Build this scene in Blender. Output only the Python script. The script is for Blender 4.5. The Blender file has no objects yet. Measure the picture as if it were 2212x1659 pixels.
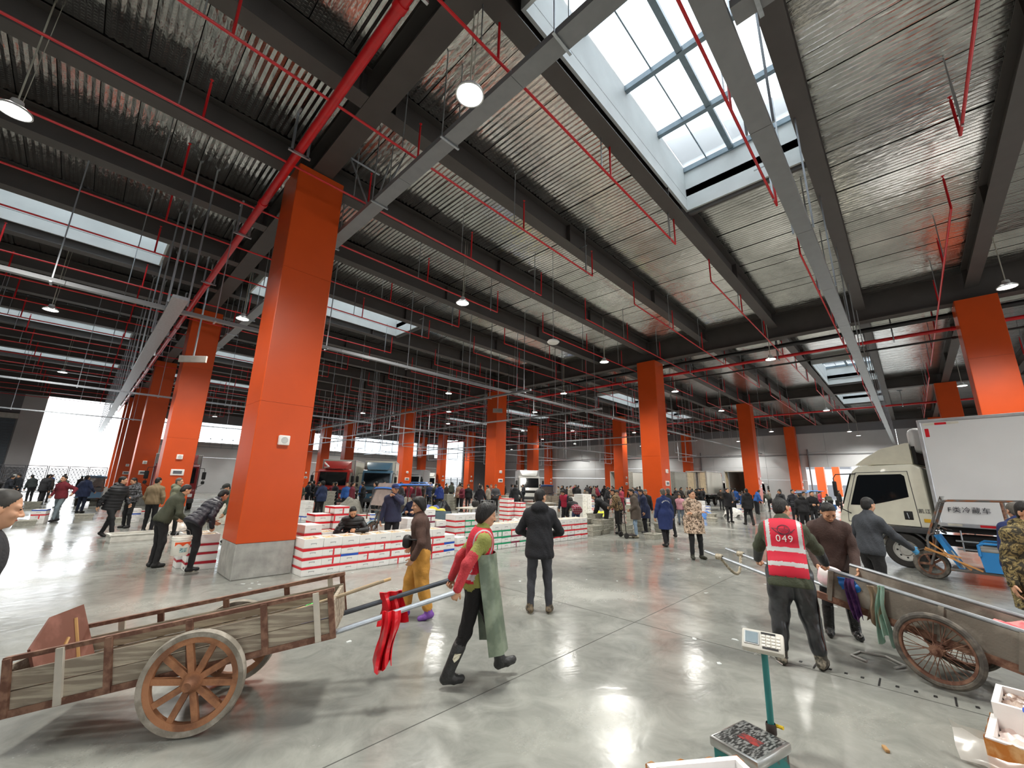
import bpy, bmesh, math, random
import numpy as np
from mathutils import Vector, Matrix, Quaternion
from mathutils.bvhtree import BVHTree
PI = math.pi
sc = bpy.context.scene
C = sc.collection
rnd = random.Random(7)

# ------------------------------------------------------------ camera
FPX = 880.95; PITCH = 0.23747; ROLL = 0.021086; YAW = 0.767263; EYE = 1.8
cam_d = bpy.data.cameras.new('camera'); cam = bpy.data.objects.new('camera', cam_d); C.objects.link(cam)
cam_d.sensor_fit = 'HORIZONTAL'; cam_d.sensor_width = 36.0; cam_d.lens = FPX / 2212 * 36.0
cam_d.clip_start = 0.05; cam_d.clip_end = 600
_f = Vector((math.cos(PITCH) * math.cos(YAW), math.cos(PITCH) * math.sin(YAW), math.sin(PITCH)))
_r = Vector((math.sin(YAW), -math.cos(YAW), 0)); _u = _r.cross(_f)
_r2 = _r * math.cos(ROLL) + _u * math.sin(ROLL); _u2 = -_r * math.sin(ROLL) + _u * math.cos(ROLL)
cam.matrix_world = Matrix(((_r2.x, _u2.x, -_f.x, 0), (_r2.y, _u2.y, -_f.y, 0), (_r2.z, _u2.z, -_f.z, EYE), (0, 0, 0, 1)))
sc.camera = cam

# ------------------------------------------------------------ world: flat overcast sky
w = bpy.data.worlds.new('overcast'); sc.world = w; w.use_nodes = True
bg = w.node_tree.nodes['Background']; bg.inputs[0].default_value = (0.93, 0.97, 1.0, 1); bg.inputs[1].default_value = 3.0
sc.view_settings.view_transform = 'Standard'; sc.view_settings.look = 'None'
sc.view_settings.gamma = 1.0; sc.view_settings.exposure = 0.62
sc.view_settings.use_curve_mapping = False
LAMP_W = 155.0
sc.cycles.use_denoising = True
sc.cycles.max_bounces = 8; sc.cycles.diffuse_bounces = 4; sc.cycles.glossy_bounces = 4
sc.cycles.transmission_bounces = 4; sc.cycles.transparent_max_bounces = 12
sc.cycles.sample_clamp_indirect = 6.0; sc.cycles.caustics_reflective = False; sc.cycles.caustics_refractive = False

# ------------------------------------------------------------ helpers
def tag(o, label=None, cat=None, group=None, kind=None):
    if label: o['label'] = label
    if cat: o['category'] = cat
    if group: o['group'] = group
    if kind: o['kind'] = kind
    return o
def empty(name, loc=(0, 0, 0), rz=0.0, label=None, cat=None, group=None, kind=None):
    o = bpy.data.objects.new(name, None); C.objects.link(o)
    o.empty_display_size = 0.1
    o.location = loc; o.rotation_euler = (0, 0, rz)
    return tag(o, label, cat, group, kind)
def clone(o, parent=None, label=None, group=None):
    c = o.copy(); C.objects.link(c); c.parent = parent
    if label: c['label'] = label
    if group: c['group'] = group
    for ch in list(o.children): clone(ch, c)
    return c
def inst(me, name, parent=None, loc=(0, 0, 0), rot=(0, 0, 0), scale=(1, 1, 1)):
    o = bpy.data.objects.new(name, me); C.objects.link(o); o.parent = parent
    o.location = loc; o.rotation_euler = rot; o.scale = scale
    return o

class MB:
    """collects shapes; build() links them as one mesh object"""
    def __init__(s): s.v = []; s.f = []; s.m = []; s.sm = []
    def add(s, vs, fs, mi=0, smooth=False):
        b = len(s.v); s.v.extend([tuple(x) for x in vs])
        for f in fs: s.f.append(tuple(b + i for i in f)); s.m.append(mi); s.sm.append(smooth)
        return s
    def box(s, c, d, mi=0, rz=0.0, rot=None, taper=1.0):
        x, y, z = d[0] / 2, d[1] / 2, d[2] / 2; t = taper
        vs = [(-x, -y, -z), (x, -y, -z), (x, y, -z), (-x, y, -z), (-x * t, -y * t, z), (x * t, -y * t, z), (x * t, y * t, z), (-x * t, y * t, z)]
        R = rot if rot is not None else Matrix.Rotation(rz, 3, 'Z'); c = Vector(c)
        vs = [R @ Vector(v) + c for v in vs]
        return s.add(vs, [(3, 2, 1, 0), (4, 5, 6, 7), (0, 1, 5, 4), (1, 2, 6, 5), (2, 3, 7, 6), (3, 0, 4, 7)], mi)
    def b2(s, lo, hi, mi=0):
        return s.box([(a + b) / 2 for a, b in zip(lo, hi)], [b - a for a, b in zip(lo, hi)], mi)
    def rbox(s, c, d, r=0.02, mi=0, rz=0.0, rot=None, seg=2, smooth=True):
        bm = bmesh.new(); bmesh.ops.create_cube(bm, size=1.0)
        for v in bm.verts: v.co = Vector((v.co.x * d[0], v.co.y * d[1], v.co.z * d[2]))
        bmesh.ops.bevel(bm, geom=bm.edges[:], offset=r, segments=seg, profile=0.5, affect='EDGES', clamp_overlap=True)
        R = rot if rot is not None else Matrix.Rotation(rz, 3, 'Z'); c = Vector(c)
        bm.verts.index_update()
        s.add([R @ v.co + c for v in bm.verts], [tuple(v.index for v in f.verts) for f in bm.faces], mi, smooth); bm.free()
        return s
    def tube(s, p0, p1, r, n=8, mi=0, r1=None, cap=True):
        p0 = Vector(p0); p1 = Vector(p1); d = (p1 - p0)
        if d.length < 1e-9: return s
        d.normalize(); a = d.orthogonal().normalized(); b = d.cross(a); r1 = r if r1 is None else r1
        vs = [p0 + (a * math.cos(2 * PI * i / n) + b * math.sin(2 * PI * i / n)) * r for i in range(n)] + \
             [p1 + (a * math.cos(2 * PI * i / n) + b * math.sin(2 * PI * i / n)) * r1 for i in range(n)]
        s.add(vs, [(i, (i + 1) % n, n + (i + 1) % n, n + i) for i in range(n)], mi, True)
        if cap: s.add(vs, [tuple(range(n - 1, -1, -1)), tuple(range(n, 2 * n))], mi)
        return s
    def path(s, pts, r, n=8, mi=0, closed=False):
        pts = [Vector(p) for p in pts]; N = len(pts); rings = []; a = None
        for i in range(N):
            if closed: t = pts[(i + 1) % N] - pts[i - 1]
            else: t = pts[min(i + 1, N - 1)] - pts[max(i - 1, 0)]
            t.normalize()
            if a is None: a = t.orthogonal().normalized()
            a = (a - t * a.dot(t)); a = a.normalized() if a.length > 1e-6 else t.orthogonal().normalized()
            b = t.cross(a); rr = r[i] if isinstance(r, (list, tuple)) else r
            rings.append([pts[i] + (a * math.cos(2 * PI * k / n) + b * math.sin(2 * PI * k / n)) * rr for k in range(n)])
        vs = [p for q in rings for p in q]; fs = []
        for i in range(N if closed else N - 1):
            j = (i + 1) % N
            for k in range(n): fs.append((i * n + k, i * n + (k + 1) % n, j * n + (k + 1) % n, j * n + k))
        if not closed: fs += [tuple(range(n - 1, -1, -1)), tuple(range((N - 1) * n, N * n))]
        return s.add(vs, fs, mi, True)
    def lathe(s, prof, n=20, mi=0, c=(0, 0, 0), axis='Z', smooth=True, a0=0.0, a1=2 * PI):
        c = Vector(c); vs = []; full = abs(a1 - a0 - 2 * PI) < 1e-6; m = n if full else n + 1
        for (r, z) in prof:
            for i in range(m):
                t = a0 + (a1 - a0) * i / n; x, y = r * math.cos(t), r * math.sin(t)
                p = (x, y, z) if axis == 'Z' else ((x, z, y) if axis == 'Y' else (z, x, y))
                vs.append(c + Vector(p))
        fs = []
        for j in range(len(prof) - 1):
            for i in range(n):
                k = (i + 1) % m
                fs.append((j * m + i, j * m + k, (j + 1) * m + k, (j + 1) * m + i))
        return s.add(vs, fs, mi, smooth)
    def prism(s, pts, d0, d1, axis='Y', mi=0, smooth=False):
        """polygon (u,v) extruded along axis between d0 and d1"""
        def P(u, v, d): return (u, d, v) if axis == 'Y' else ((d, u, v) if axis == 'X' else (u, v, d))
        n = len(pts); vs = [P(u, v, d0) for u, v in pts] + [P(u, v, d1) for u, v in pts]
        return s.add(vs, [tuple(range(n)), tuple(range(2 * n - 1, n - 1, -1))] + [(i, n + i, n + (i + 1) % n, (i + 1) % n) for i in range(n)], mi, smooth)
    def sheet(s, grid, mi=0, smooth=True, thick=0.0):
        """grid[i][j] of points -> surface, doubled when thick"""
        R = len(grid); K = len(grid[0]); vs = [Vector(p) for row in grid for p in row]
        fs = [(i * K + j, i * K + j + 1, (i + 1) * K + j + 1, (i + 1) * K + j) for i in range(R - 1) for j in range(K - 1)]
        if thick:
            nrm = [Vector((0, 0, 0)) for _ in vs]
            for f in fs:
                nn = (vs[f[1]] - vs[f[0]]).cross(vs[f[3]] - vs[f[0]])
                for i in f: nrm[i] += nn
            o = len(vs); vs2 = [v - (n.normalized() if n.length > 1e-12 else Vector((0, 0, 1))) * thick for v, n in zip(vs, nrm)]
            rim = [(0, j) for j in range(K)] + [(i, K - 1) for i in range(1, R)] + [(R - 1, j) for j in range(K - 2, -1, -1)] + [(i, 0) for i in range(R - 2, 0, -1)]
            rim = [i * K + j for i, j in rim]; L = len(rim)
            s.add(vs + vs2, fs + [tuple(o + i for i in reversed(f)) for f in fs] + [(rim[(k + 1) % L], rim[k], o + rim[k], o + rim[(k + 1) % L]) for k in range(L)], mi, smooth)
        else: s.add(vs, fs, mi, smooth)
        return s
    def xf(s, M):
        s.v = [tuple(M @ Vector(v)) for v in s.v]; return s
    def mesh(s, name, mats, sharp=35):
        me = bpy.data.meshes.new(name); me.from_pydata(s.v, [], s.f)
        for m in (mats if isinstance(mats, (list, tuple)) else [mats]): me.materials.append(m)
        me.polygons.foreach_set('material_index', s.m); me.polygons.foreach_set('use_smooth', s.sm)
        me.update()
        if any(s.sm): me.set_sharp_from_angle(angle=math.radians(sharp))
        return me
    def build(s, name, mats, parent=None, loc=(0, 0, 0), rot=(0, 0, 0), sharp=35):
        o = bpy.data.objects.new(name, s.mesh(name, mats, sharp)); C.objects.link(o)
        o.parent = parent; o.location = loc; o.rotation_euler = rot
        return o

# ------------------------------------------------------------ materials
MATS = {}
def M(name, col, rough=0.5, metal=0.0, var=0.12, scale=6.0, bump=0.0, bscale=60.0, col2=None, mix=(0.45, 0.6), emit=None, estr=0.0, spec=0.5, alpha=1.0, stretch=None, coat=0.0):
    if name in MATS: return MATS[name]
    m = bpy.data.materials.new(name); m.use_nodes = True; nt = m.node_tree; P = nt.nodes['Principled BSDF']
    P.inputs['Roughness'].default_value = rough; P.inputs['Metallic'].default_value = metal
    P.inputs['Specular IOR Level'].default_value = spec; P.inputs['Alpha'].default_value = alpha
    P.inputs['Coat Weight'].default_value = coat
    tc = nt.nodes.new('ShaderNodeTexCoord'); mp = nt.nodes.new('ShaderNodeMapping'); nt.links.new(tc.outputs['Object'], mp.inputs[0])
    if stretch: mp.inputs['Scale'].default_value = stretch
    n = nt.nodes.new('ShaderNodeTexNoise'); n.inputs['Scale'].default_value = scale; n.inputs['Detail'].default_value = 5
    nt.links.new(mp.outputs[0], n.inputs['Vector'])
    r = nt.nodes.new('ShaderNodeValToRGB'); nt.links.new(n.outputs['Fac'], r.inputs[0])
    c = Vector(col[:3])
    if col2 is None:
        r.color_ramp.elements[0].position = 0.3; r.color_ramp.elements[1].position = 0.7
        lo = [max(0, x * (1 - var)) for x in c]; hi = [min(1, x * (1 + var)) for x in c]
    else:
        r.color_ramp.elements[0].position = mix[0]; r.color_ramp.elements[1].position = mix[1]; lo = list(c); hi = list(col2[:3])
    r.color_ramp.elements[0].color = (*lo, 1); r.color_ramp.elements[1].color = (*hi, 1)
    nt.links.new(r.outputs[0], P.inputs['Base Color'])
    if bump:
        b = nt.nodes.new('ShaderNodeBump'); b.inputs['Strength'].default_value = bump; b.inputs['Distance'].default_value = 0.02
        n2 = nt.nodes.new('ShaderNodeTexNoise'); n2.inputs['Scale'].default_value = bscale; n2.inputs['Detail'].default_value = 4
        nt.links.new(mp.outputs[0], n2.inputs['Vector']); nt.links.new(n2.outputs['Fac'], b.inputs['Height']); nt.links.new(b.outputs[0], P.inputs['Normal'])
    if emit: P.inputs['Emission Color'].default_value = (*emit, 1); P.inputs['Emission Strength'].default_value = estr
    MATS[name] = m; return m
def hexc(h):
    v = [int(h[i:i + 2], 16) / 255 for i in (0, 2, 4)]
    return tuple(x / 12.92 if x <= 0.04045 else ((x + 0.055) / 1.055) ** 2.4 for x in v)

def nodes(name):
    m = bpy.data.materials.new(name); m.use_nodes = True; nt = m.node_tree
    def N(t, **k):
        n = nt.nodes.new('ShaderNode' + t)
        for a, b in k.items():
            if a in n.inputs: n.inputs[a].default_value = b
            else: setattr(n, a, b)
        return n
    return m, nt, N, nt.nodes['Principled BSDF'], nt.links.new

def floor_material():
    m, nt, N, P, L = nodes('wet_polished_concrete')
    tc = N('TexCoord'); big = N('TexNoise', Scale=0.35, Detail=6.0, Roughness=0.6); L(tc.outputs['Object'], big.inputs['Vector'])
    mid = N('TexNoise', Scale=2.4, Detail=8.0, Roughness=0.7, Distortion=1.2); L(tc.outputs['Object'], mid.inputs['Vector'])
    fine = N('TexNoise', Scale=38.0, Detail=3.0); L(tc.outputs['Object'], fine.inputs['Vector'])
    r1 = N('ValToRGB'); L(mid.outputs['Fac'], r1.inputs[0])
    e = r1.color_ramp.elements; e[0].position = 0.28; e[0].color = (0.21, 0.215, 0.198, 1); e[1].position = 0.78; e[1].color = (0.37, 0.375, 0.345, 1)
    k = e.new(0.5); k.color = (0.285, 0.29, 0.266, 1)
    r2 = N('ValToRGB'); L(big.outputs['Fac'], r2.inputs[0]); r2.color_ramp.elements[0].position = 0.35; r2.color_ramp.elements[0].color = (0.75, 0.76, 0.76, 1); r2.color_ramp.elements[1].position = 0.7; r2.color_ramp.elements[1].color = (1.15, 1.15, 1.12, 1)
    mx = N('MixRGB', blend_type='MULTIPLY', Fac=1.0); L(r1.outputs[0], mx.inputs[1]); L(r2.outputs[0], mx.inputs[2])
    L(mx.outputs[0], P.inputs['Base Color'])
    rr = N('ValToRGB'); L(big.outputs['Fac'], rr.inputs[0]); rr.color_ramp.elements[0].position = 0.4; rr.color_ramp.elements[0].color = (0.045,) * 3 + (1,); rr.color_ramp.elements[1].position = 0.66; rr.color_ramp.elements[1].color = (0.26,) * 3 + (1,)
    ad = N('Math', operation='MULTIPLY_ADD'); ad.inputs[1].default_value = 0.12; L(fine.outputs['Fac'], ad.inputs[0]); L(rr.outputs[0], ad.inputs[2]); L(ad.outputs[0], P.inputs['Roughness'])
    P.inputs['Specular IOR Level'].default_value = 0.62
    bp = N('Bump', Strength=0.10, Distance=0.03); w2 = N('TexNoise', Scale=3.2, Detail=3.0, Distortion=0.8); L(tc.outputs['Object'], w2.inputs['Vector']); L(w2.outputs['Fac'], bp.inputs['Height']); L(bp.outputs[0], P.inputs['Normal'])
    return m
def foil_material():
    m, nt, N, P, L = nodes('embossed_foil_insulation')
    geo = N('NewGeometry'); P.inputs['Metallic'].default_value = 1.0
    big = N('TexNoise', Scale=0.9, Detail=5.0, Roughness=0.7); L(geo.outputs['Position'], big.inputs['Vector'])
    cr = N('ValToRGB'); L(big.outputs['Fac'], cr.inputs[0]); cr.color_ramp.elements[0].position = 0.3; cr.color_ramp.elements[0].color = (0.42, 0.415, 0.40, 1); cr.color_ramp.elements[1].position = 0.7; cr.color_ramp.elements[1].color = (0.64, 0.63, 0.605, 1); L(cr.outputs[0], P.inputs['Base Color'])
    rr = N('ValToRGB'); L(big.outputs['Fac'], rr.inputs[0]); rr.color_ramp.elements[0].color = (0.13,) * 3 + (1,); rr.color_ramp.elements[1].color = (0.27,) * 3 + (1,); L(rr.outputs[0], P.inputs['Roughness'])
    mp = N('Mapping'); mp.inputs['Scale'].default_value = (9.0, 3.0, 1); L(geo.outputs['Position'], mp.inputs[0])
    n1 = N('TexNoise', Scale=1.2, Detail=2.0, Distortion=0.2); L(mp.outputs[0], n1.inputs['Vector'])
    mp2 = N('Mapping'); mp2.inputs['Rotation'].default_value = (0, 0, PI / 2); L(geo.outputs['Position'], mp2.inputs[0])
    br = N('TexBrick', Scale=9.0); br.inputs['Color1'].default_value = (1, 1, 1, 1); br.inputs['Color2'].default_value = (1, 1, 1, 1); br.inputs['Mortar'].default_value = (0, 0, 0, 1); br.inputs['Mortar Size'].default_value = 0.16; br.inputs['Brick Width'].default_value = 0.62; br.inputs['Row Height'].default_value = 0.7; L(mp2.outputs[0], br.inputs['Vector'])
    b1 = N('Bump', Strength=0.32, Distance=0.04); L(n1.outputs['Fac'], b1.inputs['Height'])
    b2 = N('Bump', Strength=0.28, Distance=0.012); L(br.outputs['Color'], b2.inputs['Height']); L(b1.outputs[0], b2.inputs['Normal']); L(b2.outputs[0], P.inputs['Normal'])
    return m
def pane_material(name, tr=0.8, col=(0.95, 0.98, 1.0)):
    m, nt, N, P, L = nodes(name)
    t = N('BsdfTransparent'); t.inputs[0].default_value = (*col, 1); g = N('BsdfGlossy'); g.inputs['Roughness'].default_value = 0.08
    tl = N('BsdfTranslucent'); tl.inputs[0].default_value = (*col, 1)
    a = N('MixShader'); a.inputs[0].default_value = 1 - tr; L(t.outputs[0], a.inputs[1]); L(tl.outputs[0], a.inputs[2])
    b = N('MixShader'); fr = N('Fresnel', IOR=1.35); L(fr.outputs[0], b.inputs[0]); L(a.outputs[0], b.inputs[1]); L(g.outputs[0], b.inputs[2])
    L(b.outputs[0], nt.nodes['Material Output'].inputs[0]); MATS[name] = m
    return m

FLOOR = floor_material(); FOIL = foil_material(); PANE = pane_material('skylight_pane', 0.72); GLASS = pane_material('clear_glass', 0.97, (0.9, 0.94, 0.94))
SMOKE = pane_material('dark_glass', 0.98, (0.22, 0.24, 0.25))
ORANGE = M('orange_cladding', hexc('CC4E1C'), 0.36, var=0.05, scale=1.5, spec=0.35)
ORANGED = M('seam_orange', hexc('8A2A08'), 0.6)
CONC = M('plinth_concrete', hexc('A2A19C'), 0.75, var=0.22, scale=5, bump=0.15)
STEEL = M('dark_roof_steel', hexc('4A4644'), 0.55, var=0.1, scale=2)
DECK = M('dark_deck', hexc('1C1B1B'), 0.8)
WALL = M('grey_wall_panel', hexc('B4B6B8'), 0.6, var=0.06, scale=0.6)
WALLD = M('dark_wall_paint', hexc('6A6C70'), 0.65, var=0.06, scale=0.6)
SEAM = M('panel_seam', hexc('5C5D60'), 0.7)
WHITE = M('white_plaster', hexc('DDE2E2'), 0.6, var=0.05, scale=2)
MULL = M('mullion_grey', hexc('7E8E98'), 0.4, metal=0.3)
RED = M('red_pipe_paint', hexc('C4181F'), 0.35, var=0.1)
GALV = M('galvanised_steel', hexc('AEB3B8'), 0.38, metal=0.85, var=0.12, scale=20)
TRAY = M('grey_trunking', hexc('85878A'), 0.42, metal=0.25, var=0.06)
BLACKP = M('black_pipe', hexc('18181A'), 0.4)
BLACK = M('matt_black', hexc('141414'), 0.6)
RUBBER = M('rubber', hexc('2A2826'), 0.7, var=0.3, scale=12)
LEDM = M('lamp_diffuser', (1, 1, 1), 0.4, emit=(1.0, 0.98, 0.93), estr=14.0)
LAMPBODY = M('lamp_shell', hexc('D0D2D2'), 0.4, metal=0.3)
BOXW = M('white_paint', hexc('E6E6E2'), 0.45, var=0.04)
# ============================================================ the setting
CX0, CY0, DX, DY, CS = 2.24, 9.0, 18.0, 12.0, 1.02
GX = [2.75 + 18 * i for i in range(-2, 4)]                    # girder lines
BY = [0.5 + 3 * k for k in range(-8, 20)]                     # secondary beam lines
SKYX = [(-6.2, 0.7), (3.6, 10.2), (29.6, 36.2), (39.4, 45.4), (-24.5, -18.0)]
SKYY = [0.5, 15.5, 27.5, 36.5, -11.5]
E0, E1, N0, N1 = -33.5, 57.5, -23.5, 58.2
fl = MB().b2((E0 - 1, N0 - 1, -0.3), (110, 90, 0)).build('floor', FLOOR); tag(fl, 'wet grey polished concrete floor with puddles and reflections', kind='structure')

# ceiling: dark deck with openings for the skylights, foil strips, beams and girders as its parts
def in_sky(x, y):
    return any(a - 0.01 < x < b + 0.01 for a, b in SKYX) and any(y0 < y < y0 + 3 for y0 in SKYY)
ce = empty('ceiling', (0, 0, 0), label='dark steel roof lined with silver foil insulation', kind='structure')
d = MB(); xs = sorted(set([E0, E1] + [v for a in SKYX for v in a])); ys = sorted(set([N0, N1] + [v for y in SKYY for v in (y, y + 3)]))
for i in range(len(xs) - 1):
    for j in range(len(ys) - 1):
        if not in_sky((xs[i] + xs[i + 1]) / 2, (ys[j] + ys[j + 1]) / 2): d.b2((xs[i], ys[j], 9.53), (xs[i + 1], ys[j + 1], 9.75))
d.build('roof_deck', DECK, ce)
PW = 0.6
fm = MB()
nu = 5
for q in range(nu):                                           # one strip: shallow longitudinal corrugations
    x0 = -PW / 2 + 0.008 + (PW - 0.016) * q / nu; x1 = -PW / 2 + 0.008 + (PW - 0.016) * (q + 1) / nu; xm = (x0 + x1) / 2
    for (a, za, b, zb) in ((x0, 0.02, xm, 0.0), (xm, 0.0, x1, 0.02)):
        fm.add([(a, -1.42, za), (a, 1.42, za), (b, 1.42, zb), (b, -1.42, zb)], [(0, 1, 2, 3)], 0, False)
FM = fm.mesh('foil_strip', FOIL)
spots = []
for gi in range(len(GX) - 1):
    nstrip = 29; st = (18 - 0.4) / nstrip
    for k in range(nstrip):
        x = GX[gi] + 0.2 + st * (k + 0.5)
        if x > E1: continue
        for y in BY[:-1]:
            if not in_sky(x, y + 1.5) and y + 3 < N1: spots.append((x, y + 1.5))
def in_view(x, y, z=9.5):
    v = Vector((x, y, z - EYE)); dd = v.dot(_f)
    return dd > 0.5 and abs(v.dot(_r2) / dd) < 1.32 and abs(v.dot(_u2) / dd) < 1.0
spots.sort(key=lambda p: (not in_view(*p), p[0] ** 2 + p[1] ** 2))
for p in spots[:300]:
    inst(FM, 'foil_strip', ce, (p[0], p[1], 9.47 + rnd.uniform(-0.008, 0.008)), (rnd.uniform(-0.004, 0.004), rnd.uniform(-0.01, 0.01), 0), (st / PW, 1, 1))
rest = MB()
for p in spots[300:]:
    a, b = st / 2 - 0.008, 1.42; rest.add([(p[0] - a, p[1] - b, 9.48), (p[0] - a, p[1] + b, 9.48), (p[0] + a, p[1] + b, 9.48), (p[0] + a, p[1] - b, 9.48)], [(0, 1, 2, 3)])
tag(rest.build('foil_lining', FOIL, ce), kind='stuff')
def ibeam(Lh, wf, z0, z1, axis, tf=0.022, tw=0.014, sx=0.0):
    m = MB()
    def B(u0, u1, w0, w1, a, b): m.b2((u0, w0, a), (u1, w1, b)) if axis == 'X' else m.b2((w0, u0, a), (w1, u1, b))
    B(0, Lh, -wf / 2, wf / 2, z0, z0 + tf); B(0, Lh, -tw / 2, tw / 2, z0 + tf, z1 - tf); B(0, Lh, -wf / 2, wf / 2, z1 - tf, z1)
    return m
bm_ = ibeam(17.55, 0.34, 8.8, 9.46, 'X'); 
for k in (0.12, 6.0, 11.7, 17.4): bm_.b2((k, -0.15, 8.83), (k + 0.012, 0.15, 9.43))
BME = bm_.mesh('roof_beam', STEEL)
for gi in range(len(GX) - 1):
    for y in BY:
        if y < N1: inst(BME, 'roof_beam', ce, (GX[gi] + 0.22, y, 0))
for x in GX:
    low = 8.35 if abs(x - 20.75) < 0.1 else 8.8
    ibeam(N1 - N0, 0.44, low, 9.5, 'Y', 0.03, 0.02).build('roof_girder', STEEL, ce, (x, N0, 0))
# skylights
n = 0
for (a, b) in SKYX:
    for y0 in SKYY:
        n += 1
        wn = empty('window_%d' % n, (a, y0, 0), label='white-curbed rooflight of clear panes between roof beams', kind='structure')
        Ls = b - a; t = 0.06; y1, y2 = 0.17, 2.83; z0, z1 = 9.1, 10.5
        cb = MB(); cb.b2((0, y1 - t, z0), (Ls, y1, z1)).b2((0, y2, z0), (Ls, y2 + t, z1)).b2((-t, y1 - t, z0), (0, y2 + t, z1)).b2((Ls, y1 - t, z0), (Ls + t, y2 + t, z1))
        cb.build('curb', WHITE, wn)
        hd = MB(); hd.b2((Ls + t, y1, 9.0), (Ls + t + 0.09, y2, 9.05)).b2((Ls + t, y1, 9.05), (Ls + t + 0.015, y2, 9.4)); hd.build('trimmer', STEEL, wn)
        nb = 4; step = Ls / nb; ym = 1.62
        for k in range(nb + 1):
            MB().b2((k * step - 0.055, y1, 10.28), (k * step + 0.055, y2, 10.42)).build('rafter', MULL, wn)
        for k in range(nb):
            MB().b2((k * step + 0.06, ym - 0.06, 10.3), ((k + 1) * step - 0.06, ym + 0.06, 10.42)).build('mullion', MULL, wn)
            for (c, e_) in ((y1 + 0.02, ym - 0.07), (ym + 0.07, y2 - 0.02)):
                inst_p = MB().b2((k * step + 0.03, c, 10.44), ((k + 1) * step - 0.03, e_, 10.465)).build('pane', PANE, wn)
            MB().b2((k * step + 0.06, y2 - 0.62, 10.40), ((k + 1) * step - 0.06, y2 - 0.595, 10.43)).build('glazing_bar', MULL, wn)

# north wall with windows and gates
wn = empty('wall_north', (0, N1, 0), label='grey panel wall with a band of high windows', kind='structure'); T = 0.35
def seg(x0, x1, z0, z1, m=WALL, name='panel', par=wn, y0=0.0, y1=T):
    MB().b2((x0, y0, z0), (x1, y1, z1)).build(name, m, par)
seg(E0, -4.5, 0, 9.6, WALLD); seg(-4.5, -3.05, 0, 9.6, WALL); seg(-3.05, 2.35, 9.15, 9.6, WALLD)
xx = 2.35
for x1 in (8.3, 14.3, 20.3, 26.3, 32.3, 38.3, 43.7):
    seg(xx, x1 - 0.02, 0, 3.9); seg(xx, x1 - 0.02, 3.92, 5.62); seg(xx, x1 - 0.02, 7.85, 9.6, WALLD); xx = x1
for x0 in (2.35, 20.2, 38.2): seg(x0, x0 + 1.1, 5.6, 7.87, WALL, 'pier')
seg(39.5, 41.7, 5.6, 6.1, WALL, 'pier')
seg(48.1, E1, 0, 9.6, WALLD); seg(43.7, 48.1, 9.1, 9.6, WALLD)
sh = empty('door_1', (-12, N1, 0), label='dark slate roller shutter in the north wall', kind='structure')
for k in range(26): MB().b2((0, -0.06, 0.02 + k * 0.25), (7.4, -0.01, 0.02 + k * 0.25 + 0.235)).build('slat', M('slate_shutter', hexc('45505A'), 0.5), sh)
MB().b2((-0.1, -0.3, 6.55), (7.5, -0.01, 7.0)).build('shutter_box', M('shutter_box', hexc('B5B4AE'), 0.5), sh)
n += 1; k = 0; x = 3.5
for (a, b) in ((3.45, 20.2), (21.3, 38.2), (39.3, 43.7)):
    wd = empty('window_%d' % n, (0, N1, 0), label='band of tall glass panes on point fixings high in the north wall', kind='structure'); n += 1
    cnt = round((b - a) / 1.14); st_ = (b - a) / cnt
    for q in range(cnt):
        MB().b2((a + q * st_ + 0.012, 0.1, 5.66), (a + (q + 1) * st_ - 0.012, 0.115, 7.83)).build('pane', PANE, wd)
        for zz in (6.05, 7.45): MB().rbox((a + q * st_, 0.06, zz), (0.13, 0.09, 0.13), 0.03).build('fixing', MULL, wd)
    rl = MB()
    for zz in (5.05, 5.35): rl.tube((a, -0.12, zz), (b, -0.12, zz), 0.025)
    for q in range(cnt + 1): rl.tube((a + q * st_, -0.12, 5.0), (a + q * st_, -0.12, 5.62), 0.02); rl.tube((a + q * st_, -0.02, 5.62), (a + q * st_, -0.02, 7.85), 0.015)
    rl.build('rail', MULL, wd)
# lattice gates
def gate(name, x0, x1, npan, label):
    g = empty(name, (0, N1 - 0.4, 0), label=label, cat='gate'); wpan = (x1 - x0) / npan; GM = M('gate_paint', hexc('6C6E74'), 0.5, metal=0.3)
    for p in range(npan):
        a = x0 + p * wpan; fr = MB(); h = 2.45
        fr.b2((a + 0.02, -0.03, 0.06), (a + 0.08, 0.03, h)).b2((a + wpan - 0.08, -0.03, 0.06), (a + wpan - 0.02, 0.03, h)).b2((a + 0.08, -0.03, h - 0.06), (a + wpan - 0.08, 0.03, h)).b2((a + 0.08, -0.03, 0.06), (a + wpan - 0.08, 0.03, 0.14))
        f = fr.build('panel_frame', GM, g)
        rg = MB(); R = 0.128; rows = int((h - 0.2) / 0.235); cols = max(1, int((wpan - 0.16) / 0.235))
        for r_ in range(rows):
            for c_ in range(cols):
                cx = a + 0.08 + (wpan - 0.16) * (c_ + 0.5 + (0.22 if r_ % 2 else -0.22)) / cols; cz = 0.27 + r_ * 0.235
                rg.lathe([(R, -0.015), (R, 0.015), (R - 0.05, 0.015), (R - 0.05, -0.015), (R, -0.015)], 10, c=(cx, 0, cz), axis='Y')
        tag(rg.build('ring_lattice', GM, f), kind='stuff')
    for p in range(npan + 1): MB().lathe([(0.05, -0.02), (0.05, 0.02)], 10, c=(x0 + p * wpan, 0, 0.05), axis='Y').tube((x0 + p * wpan, -0.02, 0.05), (x0 + p * wpan, 0.02, 0.05), 0.05).build('castor', BLACK, g)
    return g
gate('folding_gate', -12.5, 2.2, 11, 'grey folding gate of ringed panels across the big bright opening')
gate('folding_gate', 43.8, 48.0, 3, 'grey ringed folding gate across the opening of the far corner')
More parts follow.
